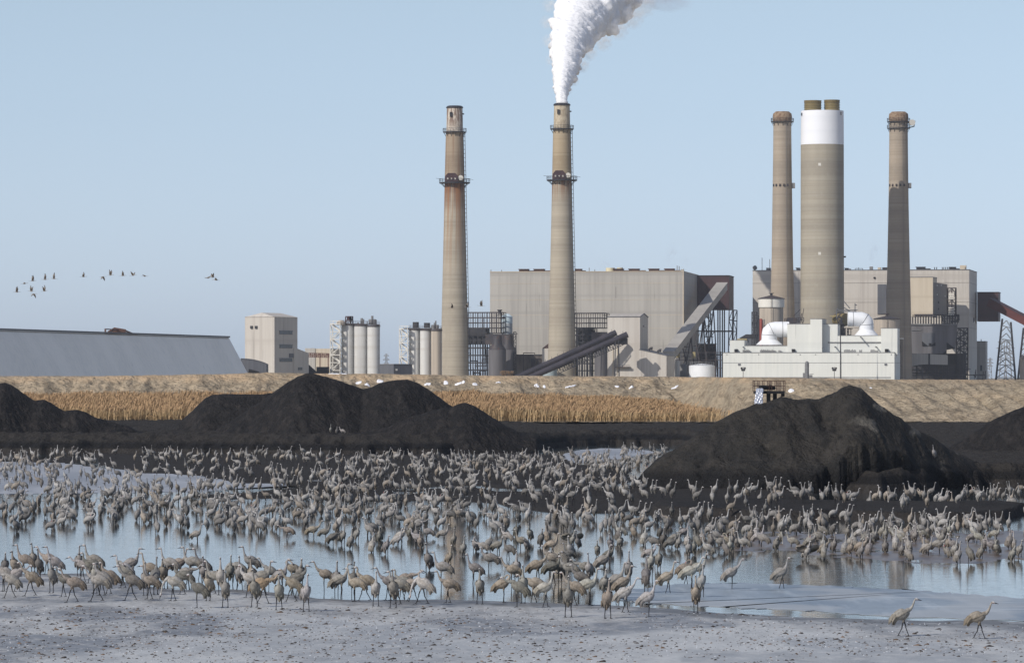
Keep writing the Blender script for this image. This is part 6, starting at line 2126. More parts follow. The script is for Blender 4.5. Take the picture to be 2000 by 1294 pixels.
def make_crane(neck, legs, pitch=0.0, lod=0, wings=False, mats=None):
    """standing crane, bill towards +X, feet on z=0; lod 0 detailed, 1 coarse"""
    fg = Figure()
    seg = 12 if lod == 0 else 7
    kb = 3 if lod == 0 else 1
    a = math.radians(pitch)
    hip = (0.0, .635)
    rows = []
    for x, z, rw, rh in BODY:
        xx, zz = x * math.cos(a) - z * math.sin(a), x * math.sin(a) + z * math.cos(a)
        rows.append((hip[0] + xx, hip[1] + zz, 0, rw, rh))
    npts, hp, hpitch, hyaw = NECKS[neck]
    cx0, cz0 = .17, .71
    bx, bz = rows[-1][0] - cx0, rows[-1][1] - cz0
    nn = len(npts)
    neckrows = [(p[0] + bx * (1 - .35 * i / nn), p[1] + bz * (1 - .35 * i / nn), p[2], p[3], p[4]) for i, p in enumerate(npts)]
    hb = (bx * .65, bz * .65)
    rows2 = rows + neckrows
    nb, nk = len(rows), len(neckrows)
    hd = head_pts(hp[0] + hb[0], hp[1] + hb[1], hp[2], hpitch, hyaw)
    P = catmull(rows2 + hd[:1], kb)[:-1]
    P[:, 3:] = np.maximum(P[:, 3:], .004)
    nP = len(P)
    allp = list(map(tuple, P)) + hd
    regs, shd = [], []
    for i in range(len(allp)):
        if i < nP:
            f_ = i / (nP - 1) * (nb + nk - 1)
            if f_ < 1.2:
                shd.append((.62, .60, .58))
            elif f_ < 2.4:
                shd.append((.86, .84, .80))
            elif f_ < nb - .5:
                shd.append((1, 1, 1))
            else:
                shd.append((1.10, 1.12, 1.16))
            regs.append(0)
        else:
            j = i - nP
            shd.append((1, 1, 1))
            regs.append('h' if j < 3 else 1)
    if hyaw:
        regs = [('h' if r == 'h' else r) for r in regs]
    fg.loft(allp, seg, regs[:-1], shd)
    # drooping tertial plumes over the rump
    if lod == 0:
        for j, (y0, dz, L) in enumerate([(-.06, 0, 1.0), (-.03, -.01, 1.12), (0, .0, 1.2), (.03, -.01, 1.1), (.06, 0, .98), (-.085, -.05, .85), (.085, -.05, .85)]):
            q0 = rows[3]
            pts = [(q0[0] + .03, y0, q0[1] + .06 + dz), (q0[0] - .09 * L, y0 * 1.2, q0[1] + .03 + dz), (q0[0] - .17 * L, y0 * 1.25, q0[1] - .07 + dz), (q0[0] - .205 * L, y0 * 1.2, q0[1] - .19 * L + dz)]
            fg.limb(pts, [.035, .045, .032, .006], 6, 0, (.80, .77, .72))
        # folded wing edge, slightly darker, on each side
        for sgn in (-1, 1):
            pts = [(.10, sgn * .088, .70 + pitch * .002), (-.04, sgn * .108, .665), (-.18, sgn * .092, .62 - pitch * .002), (-.30, sgn * .06, .55 - pitch * .004)]
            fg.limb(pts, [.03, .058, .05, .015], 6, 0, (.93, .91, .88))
    # legs
    sets = {
        'stand': [((.0, .055), (.015, .27), (-.01, .0)), ((.01, -.055), (.035, .27), (.03, .0))],
        'stride': [((.01, .05), (.10, .28), (.19, .0)), ((.0, -.05), (-.05, .27), (-.17, .02))],
        'step': [((.0, .05), (.04, .28), (.08, .0)), ((.0, -.05), (-.02, .27), (-.10, .0))],
        'one': [((.0, .02), (.01, .27), (.0, .0))],
        'wide': [((.0, .07), (.01, .27), (.0, .0)), ((.0, -.07), (.01, .27), (.02, .0))],
    }[legs]
    for (hx, hy), (kx, kz), (fx, fz) in sets:
        yk = hy * 1.05
        yf = hy * (1.25 if legs == 'wide' else 1.0)
        pts = [(hx, hy, .58), (hx + .01, hy, .50), ((hx + kx) / 2, yk, .41), (kx, yk, kz + .015), (kx - .004, yk, kz - .02), ((kx + fx) / 2 - .005, yf, (kz + fz) / 2), (fx, yf, fz + .02)]
        sg = 7 if lod == 0 else 4
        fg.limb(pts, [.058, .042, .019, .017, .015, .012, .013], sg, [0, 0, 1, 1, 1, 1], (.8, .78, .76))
        if lod == 0:
            for ang in (-26, 0, 26, 180):
                L = .095 if ang != 180 else .04
                aa = math.radians(ang)
                fg.limb([(fx, yf, fz + .024), (fx + L * .6 * math.cos(aa), yf + L * .6 * math.sin(aa), fz + .014), (fx + L * math.cos(aa), yf + L * math.sin(aa), fz + .004)], [.010, .008, .003], 5, 1)
        else:
            fg.limb([(fx - .02, yf, fz + .01), (fx + .08, yf, fz + .006)], [.009, .006], 4, 1)
    if wings:
        for sgn in (-1, 1):
            out = [(.10, sgn * .08, .76), (.13, sgn * .26, .92), (.10, sgn * .46, .93), (.02, sgn * .62, .84), (-.03, sgn * .62, .72), (-.05, sgn * .54, .66), (-.07, sgn * .44, .60), (-.08, sgn * .32, .58), (-.09, sgn * .20, .56), (-.08, sgn * .09, .58)]
            fg.plate(out if sgn > 0 else out[::-1], .02, 0, (.95, .88, .8))
    return fg


def fig_mesh(fg, name, mats):
    me = bpy.data.meshes.new(name)
    me.from_pydata(fg.v, [], fg.f)
    for m in mats:
        me.materials.append(m)
    me.polygons.foreach_set("material_index", fg.m)
    me.polygons.foreach_set("use_smooth", [True] * len(fg.f))
    a = me.color_attributes.new("shade", 'FLOAT_COLOR', 'POINT')
    a.data.foreach_set("color", np.concatenate([np.array(fg.c, dtype=np.float32), np.ones((len(fg.c), 1), np.float32)], 1).ravel())
    me.update()
    return me


NECK_WORDS = {'alert': 'neck raised', 'mid': 'neck half raised', 'walk': 'walking, neck forward', 'feed': 'bill to the ground', 'low': 'neck held low', 'preen': 'preening', 'look': 'neck raised, head turned'}
POSES = {}
for nk in NECKS:
    for lg in ('stand', 'stride', 'step', 'one', 'wide'):
        POSES[(nk, lg)] = None
CM = [m_plume, m_leg, m_crown, m_cheek]


def pose_mesh(nk, lg, pitch=0, wings=False):
    key = (nk, lg, pitch, wings)
    if POSES.get(key) is None:
        POSES[key] = fig_mesh(make_crane(nk, lg, pitch, 0, wings), "sandhill_crane", CM)
    return POSES[key]


GREY, TAN, PALE, DARK = (.265, .252, .238), (.285, .25, .212), (.35, .338, .322), (.175, .168, .16)
TW = {'g': ('grey', GREY), 't': ('tan', TAN), 'p': ('pale grey', PALE), 'd': ('dark grey', DARK), 'o': ('rusty orange', (.33, .255, .175))}
# x, feet y, facing (L R F B, or degrees), neck, legs, tint
FRONT = """20 1171 L low stride g;10 1140 F mid stand d;46 1129 L alert step t;65 1112 F alert stand g;92 1124 L walk step t;104 1136 L alert step g;76 1139 F alert stand d;60 1167 L walk stride t;
101 1161 F alert stand g;124 1169 L mid step d;142 1181 L walk stride t;161 1141 L low step g;154 1127 F alert stand g;180 1133 L alert stand g;177 1143 L mid step d;186 1162 F preen stand p;199 1167 L mid step g;
212 1164 L mid step t;190 1179 L walk stride g;34 1158 R low step g;8 1158 L mid stand p;28 1142 F mid stand t;
240 1151 L preen step g;259 1131 R alert stand g;290 1141 L alert stand t;304 1166 B alert stand d;284 1167 F alert stand g;240 1147 L mid stand p;256 1177 L walk stride d;292 1174 L alert step t;328 1133 L alert stand g;
352 1130 R alert stand t;372 1131 L alert step g;356 1165 L mid step d;338 1177 L feed step p;392 1131 L alert step d;398 1148 F alert stand g;385 1191 L mid one d;366 1150 R low step g;318 1150 F mid stand t;
415 1163 L alert step g;450 1145 F alert wide g;431 1166 F alert stand p;440 1189 F alert wide g;407 1177 F mid stand t;459 1142 L feed step g;468 1152 F alert wide g;487 1117 L alert stand g;492 1153 F alert stand t;
525 1145 L walk one g;515 1163 R alert step g;486 1172 L mid step p;497 1189 F alert wide g;513 1183 R low stride o;550 1155 R alert stand g;570 1141 L preen step t;570 1179 L walk stride t;587 1152 F mid stand g;
583 1168 R mid step d;545 1195 F alert wide p;598 1197 F alert wide p;633 1153 L walk one t;657 1160 F alert stand g;666 1167 R alert stand g;693 1176 L alert stand t;713 1174 L mid stride t;734 1188 F alert wide p;
690 1160 B alert stand d;785 1168 L mid step g;768 1191 F alert wide g;777 1183 L mid step g;795 1166 R low step t;758 1172 L walk step g;805 1176 R mid stride t;825 1184 L feed stride p;862 1141 L alert one g;875 1179 L walk step t;
925 1139 L alert wide g;937 1182 F alert wide g;999 1144 L walk one t;1009 1140 F alert stand p;983 1177 R preen stand t;1010 1189 L low one d;1022 1178 F alert stand p;1042 1176 L low step t;1050 1137 R walk step t;
1066 1188 R alert step p;1081 1141 R alert step d;1094 1140 F alert stand g;1110 1142 L mid stand g;1120 1184 L walk step t;1110 1208 F alert wide g;1140 1136 L low step g;1150 1140 F alert one p;1151 1182 R alert stand p;1131 1158 L mid stand d;
1181 1170 F mid stand g;1187 1211 F alert wide t;1206 1168 R alert step g;1228 1140 F alert stand g;1219 1172 R alert stand t;1222 1199 R walk step p;1262 1157 B alert stand d;1271 1128 F alert stand p;1267 1208 R alert one p;
1305 1158 R alert step t;1350 1150 R walk stand p;1366 1140 R alert stand g;1371 1166 F alert stand p;1359 1198 F alert stand t;1430 1150 R walk one p;1527 1149 R alert step g;1340 1140 R preen step t;
1764 1247 R walk stride g;1912 1252 R walk stride t;1075 1112 L mid stand t;1180 1120 R alert stand g;955 1110 L mid one g;836 1113 F alert stand g;878 1100 F alert stand t;755 1082 F mid stand g;1287 1112 F alert stand g"""

recs = []      # x, y, facing, neck, legs, tint letter, z
for r in FRONT.replace("\n", "").split(";"):
    q = r.split()
    recs.append((float(q[0]), float(q[1]), q[2], q[3], q[4], q[5]))

# the rest of the flock: thrown over the ponds and mud with the density seen
rr_ = random.Random(77)
FAR = [(-400, 895), (0, 894), (500, 893), (800, 899), (1000, 902), (1070, 893), (1130, 885), (1240, 880), (1310, 878)]
NEAR = [(-400, 1056), (0, 1058), (400, 1062), (600, 1076), (800, 1084), (1000, 1098), (1200, 1104), (1330, 1092), (1450, 1088), (1650, 1098), (2000, 1104), (2400, 1104)]


def dens(x, y):
    if y > curve_val(NEAR, x) or y < curve_val(FAR, x):
        return 0.0
    if x > 1225:
        left = 1318 - (y - 880) * 1.05
        foot = curve_val([(1225, 950), (1260, 962), (1300, 972), (1660, 974), (1720, 975), (1850, 973), (2000, 962), (2400, 958)], x)
        if y < foot and x > left:
            return 0.0
    w = ((1050 - YH) / (y - YH)) ** 1.8 * (0.82 + 0.5 * float(vnoise(np.array(x / 60.0), np.array(y / 9.0), 8)))
    if y < 915 and x > 980:
        w *= 1.35
    near = curve_val(NEAR, x)
    if x < 640:
        if 905 < y < 932 and x > 120:
            w *= 0.42
        if 930 < y < 960:
            w *= 0.75
        if y > near - 22:
            w *= 0.35
        if y > near - 45:
            w *= 0.75
    if x < 120:
        w *= 0.8
    if y > near - 14:
        w *= 0.45
    if 480 < x < 1300 and 1035 < y:
        w *= 0.6
    if x > 1225 and 985 < y < 1016:
        w *= 0.5
    if 1430 < x < 1700 and y < 985:
        w *= 0.55
    if x > 1300 and y > 1015:
        w *= 1.25
    if 1225 < x < 1430 and y < 990:
        w *= 0.45
    if 640 < x < 1300 and y < 925:
        w *= 1.1
    if 500 < x < 780 and 895 < y < 930:
        w *= 0.7
    return w * 0.42


placed = []
cell = {}


def free(X, D, rad):
    cx_, cy_ = int(X // 2), int(D // 4)
    for i in range(cx_ - 1, cx_ + 2):
        for j in range(cy_ - 1, cy_ + 2):
            for (a, b_) in cell.get((i, j), ()):
                if abs(a - X) < rad * .8 and abs(b_ - D) < rad * 2.2:
                    return False
    return True


def occupy(X, D):
    cell.setdefault((int(X // 2), int(D // 4)), []).append((X, D))


for r in recs:
    D = 67500.0 / (r[1] - YH)
    occupy(xpx(r[0], D), D)
tries = 0
TARGET = 1680
while len(placed) < TARGET and tries < 200000:
    tries += 1
    x, y = rr_.uniform(-140, 2140), rr_.uniform(880, 1108)
    if rr_.random() > dens(x, y):
        continue
    D = 67500.0 / (y - YH)
    X = xpx(x, D)
    if not free(X, D, 0.5 if y > 930 else 0.4):
        continue
    occupy(X, D)
    nk = rr_.choices(['alert', 'mid', 'walk', 'feed', 'low', 'preen', 'look'], [58, 14, 4, 3, 7, 5, 12])[0]
    fc = rr_.choices(['L', 'R', 'F', 'B'], [18, 22, 48, 12] if x > 1200 else [25, 24, 39, 12])[0]
    lg = rr_.choices(['stand', 'step', 'one', 'wide'], [50, 22, 10, 18])[0]
    tn = rr_.choices(['g', 't', 'p', 'd', 'o'], [46, 14, 26, 14, 0])[0]
    placed.append((x, y, fc, nk, lg, tn))

ANG = {'R': 0, 'L': 180, 'F': -90, 'B': 90}


WINGED = {(1577, 1092), (1118, 1066)}
placed = [r for r in placed if min(abs(r[0] - w[0]) + 3 * abs(r[1] - w[1]) for w in WINGED) > 26]
recs += [(w[0], w[1], 'F' if w[0] % 4 else 'B', 'mid', 'step', 'p') for w in sorted(WINGED)]


def ground_level(X, D):
    if D < 176:
        e = float(edge_D(np.array([X]), np.array([D]))[0]) - D
        if e > 0:
            return float(shore_z(np.array([X]), np.array([D]))[0]), e
        return -0.035, e
    z = ground_at(X, D)
    if z > 0.0:
        return z, 1
    return (-0.20 if D < 330 else -0.12) + 0.05 * math.sin(X * 7.3 + D), -1


LAND = [(-999, 'left ash pile'), (190, 'grey storage shed'), (445, 'tan block'), (610, 'left silo group'), (745, 'right silo group'), (858, 'left slender chimney'), (955, 'hopper silos'),
        (1040, 'middle chimney'), (1140, 'conveyor tower'), (1290, 'maroon transfer house'), (1430, 'outfall platform'), (1550, 'wide white-topped stack'), (1660, 'rightmost chimney'), (1800, 'red conveyor')]


def landmark(x):
    w = LAND[0][1]
    for x0, n_ in LAND:
        if x >= x0:
            w = n_
    return w


def zone(y, e):
    if y > 1225:
        return "on the frosty shore's open ice"
    if e > 0 and y > 1110:
        return "on the frosty shore"
    if y > 1108:
        return "at the water's near edge"
    if y > 1070:
        return "in the front of the wading flock"
    return "deep in the wading flock"


allr = [(r, True) for r in recs] + [(r, False) for r in sorted(placed, key=lambda r: -r[1])]
# flyers and a few lone birds are added below; keep the named birds near 300 in all
N_ONE = 278
inview = 0
named, rest = [], []
for r, fr in allr:
    if inview < N_ONE and -12 < r[0] < 2012:
        inview += 1
        named.append(r)
    else:
        rest.append(r)
named += [(1824, 903, 'F', 'alert', 'stand', 'p'), (646, 848, 'F', 'alert', 'stand', 'p'), (658, 849, 'F', 'mid', 'stand', 'p'), (668, 849, 'L', 'mid', 'stand', 'p')]
SPECIAL = {(1824, 903): "lone pale crane standing high on the largest ash pile's right flank", (646, 848): "left of three tiny pale cranes on the dark bank under the twin-peaked pile",
           (658, 849): "middle of three tiny pale cranes on the dark bank under the twin-peaked pile", (668, 849): "right of three tiny pale cranes on the dark bank under the twin-peaked pile"}
info = []
rb = random.Random(5)
pile_of = {(1824, 903): 302.0, (646, 848): 462.0, (658, 849): 462.5, (668, 849): 462.0}
ncr = 0
for r in named:
    x, y, fc, nk, lg, tn = r
    D = 67500.0 / (y - YH)
    X = xpx(x, D)
    if (x, y) in pile_of:
        D = pile_of[(x, y)]
        X = xpx(x, D)
        if x == 1824:
            PX_, PY_, PZ_ = PILES[0]
            for j in range(PX_.shape[0]):      # first row of the pile whose surface meets the view line
                i = int(np.argmin(abs(PX_[j] - xpx(x, PY_[j, 0]))))
                if PZ_[j, i] >= zpx(900, PY_[j, 0]):
                    break
            X, D, z, e = xpx(x, PY_[j, 0]), PY_[j, 0], float(PZ_[j, i]), 1
        else:
            z, e = ground_at(X, D), 1
    else:
        z, e = ground_level(X, D)
    # the feet row was read in the photo at ground level 0; keep the bird's height on screen when it stands on raised ground
    o = bpy.data.objects.new("sandhill_crane", pose_mesh(nk, lg, rb.choice([28, 36]) if fc in 'FB' else rb.choice([6, 14, 22]), (x, y) in WINGED))
    o.location = (X, D, z)
    o.rotation_euler = (0, 0, math.radians(ANG[fc] + rb.uniform(-28, 28) * (1.0 if y < 1110 else .6)))
    s_ = rb.uniform(.93, 1.07) * (.92 if y < 1110 else 1.05)
    o.scale = (s_, s_ * rb.uniform(.95, 1.05), s_)
    c = TW[tn][1]
    k_ = rb.uniform(.84, 1.14)
    o.color = (c[0] * k_, c[1] * k_ * rb.uniform(.97, 1.02), c[2] * k_ * rb.uniform(.93, 1.03), 1)
    link(o)
    o["category"] = "crane"
    o["group"] = "sandhill cranes on the shore and in the ponds"
    if (x, y) in SPECIAL:
        o["label"] = SPECIAL[(x, y)]
        continue
    fw = {'L': 'facing left', 'R': 'facing right', 'F': 'facing the viewer', 'B': 'facing away'}[fc]
    info.append((o, x, y, (TW[tn][0], fw, NECK_WORDS[nk] if (x, y) not in WINGED else 'wings spread', zone(y, e), landmark(x))))
ORD = ["leftmost", "second from left", "third from left", "fourth from left", "fifth from left", "sixth from left", "seventh from left", "eighth from left", "ninth from left"]
SH = {'grey storage shed': 'grey shed', 'left slender chimney': 'left chimney', 'wide white-topped stack': 'wide stack', 'maroon transfer house': 'maroon house'}
groups = {}
for it in info:
    groups.setdefault(it[3], []).append(it)
SPECIAL2 = {1764: "left bird of the pair striding right across the frosty shore at lower right", 1912: "right bird of the pair striding right across the frosty shore at lower right"}
for key, its in groups.items():
    its.sort(key=lambda q: q[1])
    for i, (o, x, y, _) in enumerate(its):
        tw, fw, nw, zw, lw = key
        lw = SH.get(lw, lw)
        zs = {"on the frosty shore": "on shore", "at the water's near edge": "at water's edge", "in the front of the wading flock": "in front waders", "deep in the wading flock": "in packed flock", "on the frosty shore's open ice": "on open ice"}[zw]
        lab = f"{tw} crane {fw}, {nw}, {zs} below {lw}"
        if len(its) > 1:
            lab += ", " + ORD[min(i, 8)]
        ws = lab.split()
        if len(ws) > 16:
            lab = lab.replace("half raised", "half-raised").replace("facing the viewer", "facing viewer").replace(" from left", "").replace("neck raised, head turned", "head turned")
        if x in SPECIAL2 and y > 1240:
            lab = SPECIAL2[x]
        o["label"] = lab

# the hundreds behind them: one mass of birds
protos = {}


def lod_arrays(nk, lg, pt=14):
    key = (nk, lg, pt)
    if key not in protos:
        fg = make_crane(nk, lg, pt, 1, False)
        tri, tm = [], []
        for f, m_ in zip(fg.f, fg.m):
            for j in range(1, len(f) - 1):
                tri.append((f[0], f[j], f[j + 1])); tm.append(m_)
        protos[key] = (np.array(fg.v), np.array(tri), np.array(tm), np.array(fg.c))
    return protos[key]


VS, TS, MS, CS, TT = [], [], [], [], []
nv = 0
for r in rest:
    x, y, fc, nk, lg, tn = r
    D = 67500.0 / (y - YH)
    X = xpx(x, D)
    z, e = ground_level(X, D)
    V, T_, M_, C_ = lod_arrays(nk, lg, 32 if fc in 'FB' else rb.choice([8, 16, 24]))
    a = math.radians(ANG[fc] + rb.uniform(-35, 35))
    s_ = rb.uniform(.90, 1.03)
    ca, sa = math.cos(a) * s_, math.sin(a) * s_
    Q = np.stack([V[:, 0] * ca - V[:, 1] * sa + X, V[:, 0] * sa + V[:, 1] * ca + D, V[:, 2] * s_ + z], 1)
    VS.append(Q); TS.append(T_ + nv); MS.append(M_); CS.append(C_)
    c = np.array(TW[tn][1]) * rb.uniform(.78, 1.18)
    TT.append(np.tile(c, (len(V), 1)))
    nv += len(V)
V, T_, M_, C_, Q_ = map(np.concatenate, (VS, TS, MS, CS, TT))
me = bpy.data.meshes.new("crane_flock")
me.vertices.add(len(V)); me.vertices.foreach_set("co", V.astype(np.float32).ravel())
me.loops.add(len(T_) * 3); me.loops.foreach_set("vertex_index", T_.astype(np.int32).ravel())
me.polygons.add(len(T_))
me.polygons.foreach_set("loop_start", np.arange(0, len(T_) * 3, 3, dtype=np.int32))
me.polygons.foreach_set("loop_total", np.full(len(T_), 3, dtype=np.int32))
me.update(calc_edges=True)
for m_ in (m_plume_flock, m_leg, m_crown, m_cheek):
    me.materials.append(m_)
me.polygons.foreach_set("material_index", M_.astype(np.int32))
me.polygons.foreach_set("use_smooth", [True] * len(T_))
for nm, arr in (("shade", C_), ("tint", Q_)):
    a = me.color_attributes.new(nm, 'FLOAT_COLOR', 'POINT')
    a.data.foreach_set("color", np.concatenate([arr, np.ones((len(arr), 1))], 1).astype(np.float32).ravel())
flock = link(bpy.data.objects.new("crane_flock", me))
tag(flock, "dense mass of standing grey cranes filling the ponds and mud flats behind", "crane flock", kind="stuff")


# flying cranes
def make_flyer(up, spread=1.0):
    fg = Figure()
    P = [(-.80, -.03, 0, .010, .010), (-.40, -.02, 0, .014, .014), (-.30, .0, 0, .05, .045), (-.16, .01, 0, .10, .10), (.02, .0, 0, .11, .115), (.16, .01, 0, .08, .085), (.26, .02, 0, .04, .042), (.42, .03, 0, .025, .026), (.58, .035, 0, .023, .024), (.62, .04, 0, .028, .03), (.68, .035, 0, .012, .012), (.78, .025, 0, .004, .004)]
    regs = [1, 0, 0, 0, 0, 0, 0, 0, 3, 1, 1]
    fg.loft(P, 8, regs, [(1, 1, 1)] * len(P))
    u = math.radians(up)
    for sgn in (-1, 1):
        def wp(x, s_, lift=1.0):
            uu = u * lift
            return (x, sgn * (.07 + s_ * math.cos(uu) * spread), .06 + s_ * math.sin(uu))
        out = [wp(.14, 0), wp(.20, .30), (wp(.20, .55)), wp(.10, .85), wp(.0, 1.02), wp(-.07, 1.0), wp(-.09, .85), wp(-.16, .6), wp(-.20, .35), wp(-.20, 0)]
        fg.plate(out if sgn > 0 else out[::-1], .015, 0, (.8, .76, .72))
        tip = [wp(.02, 1.0), wp(-.02, 1.14), wp(-.06, 1.10), wp(-.10, .88), wp(.08, .86)]
        fg.plate([(p[0], p[1], p[2] + .004) for p in (tip if sgn > 0 else tip[::-1])], .02, 1, (1, 1, 1))
    return fg


fly_mesh = {u: fig_mesh(make_flyer(u), "flying_crane", CM) for u in (62, 35, 5, -38, 80)}
FLY = [(33, 570, 62, 'R'), (61, 568.5, 62, 'L'), (66, 574, -38, 'R'), (87, 568, 62, 'R'), (48, 553.5, 5, 'R'), (64, 548, 62, 'R'), (88, 545.5, 80, 'R'), (105, 544, 80, 'L'), (163, 540, 35, 'R'), (201, 540.5, -38, 'R'),
       (216, 537, 62, 'R'), (240, 538, 35, 'R'), (260, 537.5, 35, 'R'), (283, 539, 5, 'R'), (406, 542.5, 5, 'L'), (415, 541, 35, 'L'), (422, 546.5, 5, 'L'), (883, 600.5, 35, 'R'), (912, 599, 35, 'L'), (940, 597, 62, 'L')]
FLAB = ["lowest flyer at the far left, wings up, above the grey shed", "upper bird of the overlapping pair flying over the grey shed", "lower bird of the overlapping pair over the grey shed, wings down",
        "right-hand bird of the low group of four flying over the grey shed", "faint flat-winged flyer left of three higher ones at far left", "flyer at far left just right of the faint flat-winged one", "left of two tall-winged flyers over the grey shed",
        "right of two tall-winged flyers over the grey shed", "first crane of the straight line flying, alone left of the five", "wings-down flyer, left of the line of five", "second of the line of five flyers, wings raised steeply", "third flyer in the line of five",
        "fourth flyer in the line of five", "last flyer of the line, wings nearly flat", "left one of three flyers bunched above the tan block", "middle one of three flyers bunched above the tan block", "lowest right of three flyers bunched above the tan block",
        "crane flying across the left chimney's shaft", "crane flying just off the left chimney's right edge", "crane with raised wings flying between the left chimney and boiler building"]
for (x, y, u, d_), lab in zip(FLY, FLAB):
    D = 760.0 if x < 500 else 640.0
    if x in (406, 415, 422):
        D = 700.0
    o = bpy.data.objects.new("flying_crane", fly_mesh[u])
    o.location = W(x, y, D)
    o.rotation_euler = (math.radians(rb.uniform(-14, 14)), math.radians(rb.uniform(-6, 4)), math.radians((0 if d_ == 'R' else 180) + rb.uniform(-25, 25)))
    s_ = .86 if x < 800 else .74
    o.scale = (s_, s_, s_)
    o.color = (.34, .32, .30, 1)
    link(o)
    tag(o, lab, "crane", "cranes flying past the plant")

# ------------------------------------------------------------------ steam
def vol_mat(name, dens_, scale, lo, hi, col=(.78, .87, 1, 1), aniso=0.0):
    m = bpy.data.materials.new(name)
    m.use_nodes = True
    nt = m.node_tree
    nt.nodes.clear()
    out = nt.nodes.new("ShaderNodeOutputMaterial")
    v = nt.nodes.new("ShaderNodeVolumePrincipled")
    v.inputs["Color"].default_value = col
    v.inputs["Anisotropy"].default_value = aniso
    tc = nt.nodes.new("ShaderNodeTexCoord")
    n = nt.nodes.new("ShaderNodeTexNoise"); n.inputs["Scale"].default_value = scale; n.inputs["Detail"].default_value = 4
    nt.links.new(tc.outputs["Object"], n.inputs["Vector"])
    mr = nt.nodes.new("ShaderNodeMapRange"); mr.inputs[1].default_value = lo; mr.inputs[2].default_value = hi; mr.inputs[3].default_value = 0; mr.inputs[4].default_value = 1
    nt.links.new(n.outputs[0], mr.inputs[0])
    # fade towards the rim of the unit sphere the puff is made from
    ln = nt.nodes.new("ShaderNodeVectorMath"); ln.operation = 'LENGTH'
    nt.links.new(tc.outputs["Object"], ln.inputs[0])
    fr = nt.nodes.new("ShaderNodeMapRange"); fr.inputs[1].default_value = 1.0; fr.inputs[2].default_value = 0.25; fr.inputs[3].default_value = 0; fr.inputs[4].default_value = dens_
    nt.links.new(ln.outputs["Value"], fr.inputs[0])
    mu = nt.nodes.new("ShaderNodeMath"); mu.operation = 'MULTIPLY'
    nt.links.new(mr.outputs[0], mu.inputs[0]); nt.links.new(fr.outputs[0], mu.inputs[1])
    nt.links.new(mu.outputs[0], v.inputs["Density"])
    nt.links.new(v.outputs[0], out.inputs["Volume"])
    return m


k = 1900 / F
DRIFT = 1.0
PATH = [(1098, 206, 11), (1097, 185, 15), (1098, 165, 20), (1103, 145, 27), (1106, 120, 33), (1110, 95, 40), (1120, 68, 52), (1140, 38, 66), (1163, 5, 80), (1195, -35, 86)]
rp = random.Random(21)
mbp = []
dist_pts = catmull([(p[0], p[1], 0, p[2], 0) for p in PATH], 7)
bmv, bmf = [], []


def ico():
    t = (1 + 5 ** .5) / 2
    v = [(-1, t, 0), (1, t, 0), (-1, -t, 0), (1, -t, 0), (0, -1, t), (0, 1, t), (0, -1, -t), (0, 1, -t), (t, 0, -1), (t, 0, 1), (-t, 0, -1), (-t, 0, 1)]
    f = [(0, 11, 5), (0, 5, 1), (0, 1, 7), (0, 7, 10), (0, 10, 11), (1, 5, 9), (5, 11, 4), (11, 10, 2), (10, 7, 6), (7, 1, 8), (3, 9, 4), (3, 4, 2), (3, 2, 6), (3, 6, 8), (3, 8, 9), (4, 9, 5), (2, 4, 11), (6, 2, 10), (8, 6, 7), (9, 8, 1)]
    v = [Vector(p).normalized() for p in v]
    for _ in range(2):
        nf, cache = [], {}

        def mid(a, b_):
            q = (min(a, b_), max(a, b_))
            if q not in cache:
                v.append(((v[a] + v[b_]) / 2).normalized()); cache[q] = len(v) - 1
            return cache[q]
        for a, b_, c in f:
            ab, bc, ca = mid(a, b_), mid(b_, c), mid(c, a)
            nf += [(a, ab, ca), (b_, bc, ab), (c, ca, bc), (ab, bc, ca)]
        f = nf
    return v, f


IV, IF = ico()


def ball(c, r):
    o = len(bmv)
    bmv.extend([(c[0] + p.x * r, c[1] + p.y * r, c[2] + p.z * r) for p in IV])
    bmf.extend([(a + o, b_ + o, c_ + o) for a, b_, c_ in IF])


for p in dist_pts:
    x, y, hw = p[0], p[1], p[3]
    c0 = W(x, y, 1900 + max(0, 200 - y) * DRIFT)
    R = hw * k
    ball(c0, R * .84)
    for _ in range(18 if hw > 18 else 6):
        th = rp.uniform(0, 2 * math.pi)
        rad = R * rp.uniform(.5, .74)
        rb_ = R * rp.uniform(.10, .32)
        c = c0 + Vector((math.cos(th) * rad, math.sin(th) * rad * .8, rp.uniform(-.4, .4) * R))
        ball(c, rb_)
        if hw > 24:
            for _k in range(3):
                ball(c + Vector((rp.uniform(-1, 1), rp.uniform(-1, .3), rp.uniform(-1, 1))).normalized() * rb_ * .8, rb_ * rp.uniform(.3, .6))
sm = bpy.data.meshes.new("steam_plume")
org = W(1098, 203, 1900)
sm.from_pydata([(v[0] - org.x, v[1] - org.y, v[2] - org.z) for v in bmv], [], bmf)
m_steam = bpy.data.materials.new("steam")
m_steam.use_nodes = True
nt = m_steam.node_tree
b = nt.nodes["Principled BSDF"]
b.inputs["Base Color"].default_value = (0.82, 0.83, 0.85, 1)
b.inputs["Roughness"].default_value = 1.0
b.inputs["Specular IOR Level"].default_value = 0.0
b.inputs["Subsurface Weight"].default_value = 1.0
b.inputs["Subsurface Radius"].default_value = (1.0, 1.0, 1.0)
b.inputs["Subsurface Scale"].default_value = 6.0
sm.materials.append(m_steam)
so = link(bpy.data.objects.new("steam_plume", sm))
so.location = org
rm = so.modifiers.new("remesh", 'REMESH'); rm.mode = 'VOXEL'; rm.voxel_size = 0.5; rm.use_smooth_shade = True
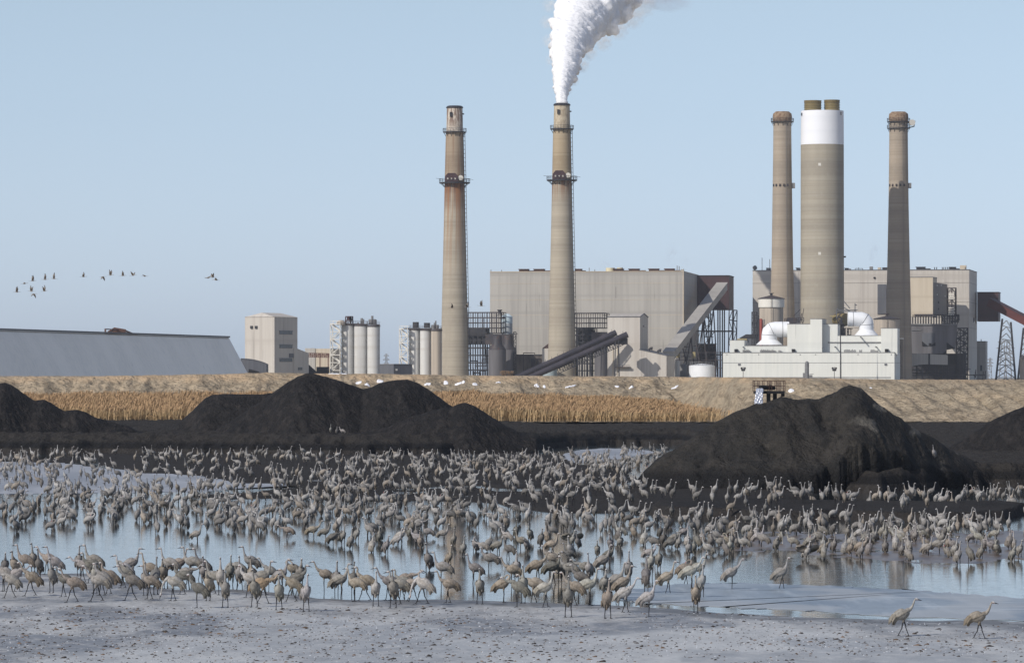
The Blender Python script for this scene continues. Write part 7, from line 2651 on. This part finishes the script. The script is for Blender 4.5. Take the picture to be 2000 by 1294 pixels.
for i, (sz, st) in enumerate(((5.0, 1.2), (2.0, 1.1), (.9, 0.7))):
    tx = bpy.data.textures.new(f"billow{i}", 'CLOUDS'); tx.noise_scale = sz; tx.noise_depth = 3; tx.noise_basis = 'VORONOI_F1' if i < 2 else 'BLENDER_ORIGINAL'
    dm = so.modifiers.new(f"billow{i}", 'DISPLACE'); dm.texture = tx; dm.texture_coords = 'LOCAL'; dm.strength = -st if i < 2 else st; dm.mid_level = 0.45
tag(so, "thick white steam plume billowing from the middle chimney and leaning right", "steam plume")


def puff(name, x, y, D, rx, rz, tilt, dens_, scale, lab, lo=.48, hi=.70):
    me = bpy.data.meshes.new(name)
    me.from_pydata([tuple(v) for v in IV], [], IF)
    me.materials.append(vol_mat("thin_steam", dens_, scale, lo, hi))
    o = link(bpy.data.objects.new(name, me))
    o.location = W(x, y, D)
    o.scale = (rx * D / F, rx * D / F, rz * D / F)
    o.rotation_euler = (0, math.radians(tilt), 0)
    return tag(o, lab, "steam wisp", "thin wisps of steam")


puff("steam_wisp", 1292, 0, 2095, 66, 24, 10, .10, 1.9, "grey thinning steam at the right fringe of the big plume", .40, .62)
puff("steam_wisp", 1310, 495, 2020, 13, 28, 18, .22, 2.6, "tallest faint steam wisp above the boiler building's right part")
puff("steam_wisp", 1338, 510, 2020, 10, 20, 14, .18, 2.6, "small faint steam wisp above the boiler building's right corner")
puff("steam_wisp", 1180, 515, 2020, 16, 14, 25, .18, 2.6, "faint low steam beside the cream roof hoods")
puff("steam_wisp", 1706, 490, 2100, 12, 28, 14, .22, 2.6, "faint steam wisp left of the rightmost chimney")

# ragged see-through fringe of the big plume
for (x, y, r_, dn) in ((1121, 158, 13, .35), (1138, 128, 17, .30), (1152, 104, 18, .28), (1178, 82, 22, .26), (1208, 58, 24, .24), (1236, 34, 27, .22), (1258, 8, 30, .20), (1075, 118, 12, .28), (1070, 80, 14, .26), (1068, 44, 16, .24), (1074, 10, 18, .22), (1112, 176, 9, .4)):
    me = bpy.data.meshes.new("fringe_wisp")
    me.from_pydata([tuple(v) for v in IV], [], IF)
    me.materials.append(vol_mat("fringe_steam", dn, 2.6, .42, .60, (1, 1, 1, 1)))
    Dn = 1900 + max(0, 200 - y) * DRIFT
    o = link(bpy.data.objects.new("fringe_wisp", me), so)
    p = W(x, y, Dn)
    o.location = p - Vector(so.location)
    o.scale = (r_ * Dn / F,) * 3

# ------------------------------------------------------------------ the air between here and the plant
hm = bpy.data.materials.new("haze")
hm.use_nodes = True
nt = hm.node_tree
nt.nodes.clear()
ho = nt.nodes.new("ShaderNodeOutputMaterial")
hv = nt.nodes.new("ShaderNodeVolumePrincipled")
hv.inputs["Color"].default_value = (0.80, 0.88, 1.0, 1)
hv.inputs["Density"].default_value = HAZE
nt.links.new(hv.outputs[0], ho.inputs["Volume"])
hz = MB().box(-1500, 1500, -60, 3800, -2.0, 190).build("haze", hm)
tag(hz, "thin pale blue haze between the ponds and the distant plant", "haze", kind="stuff")
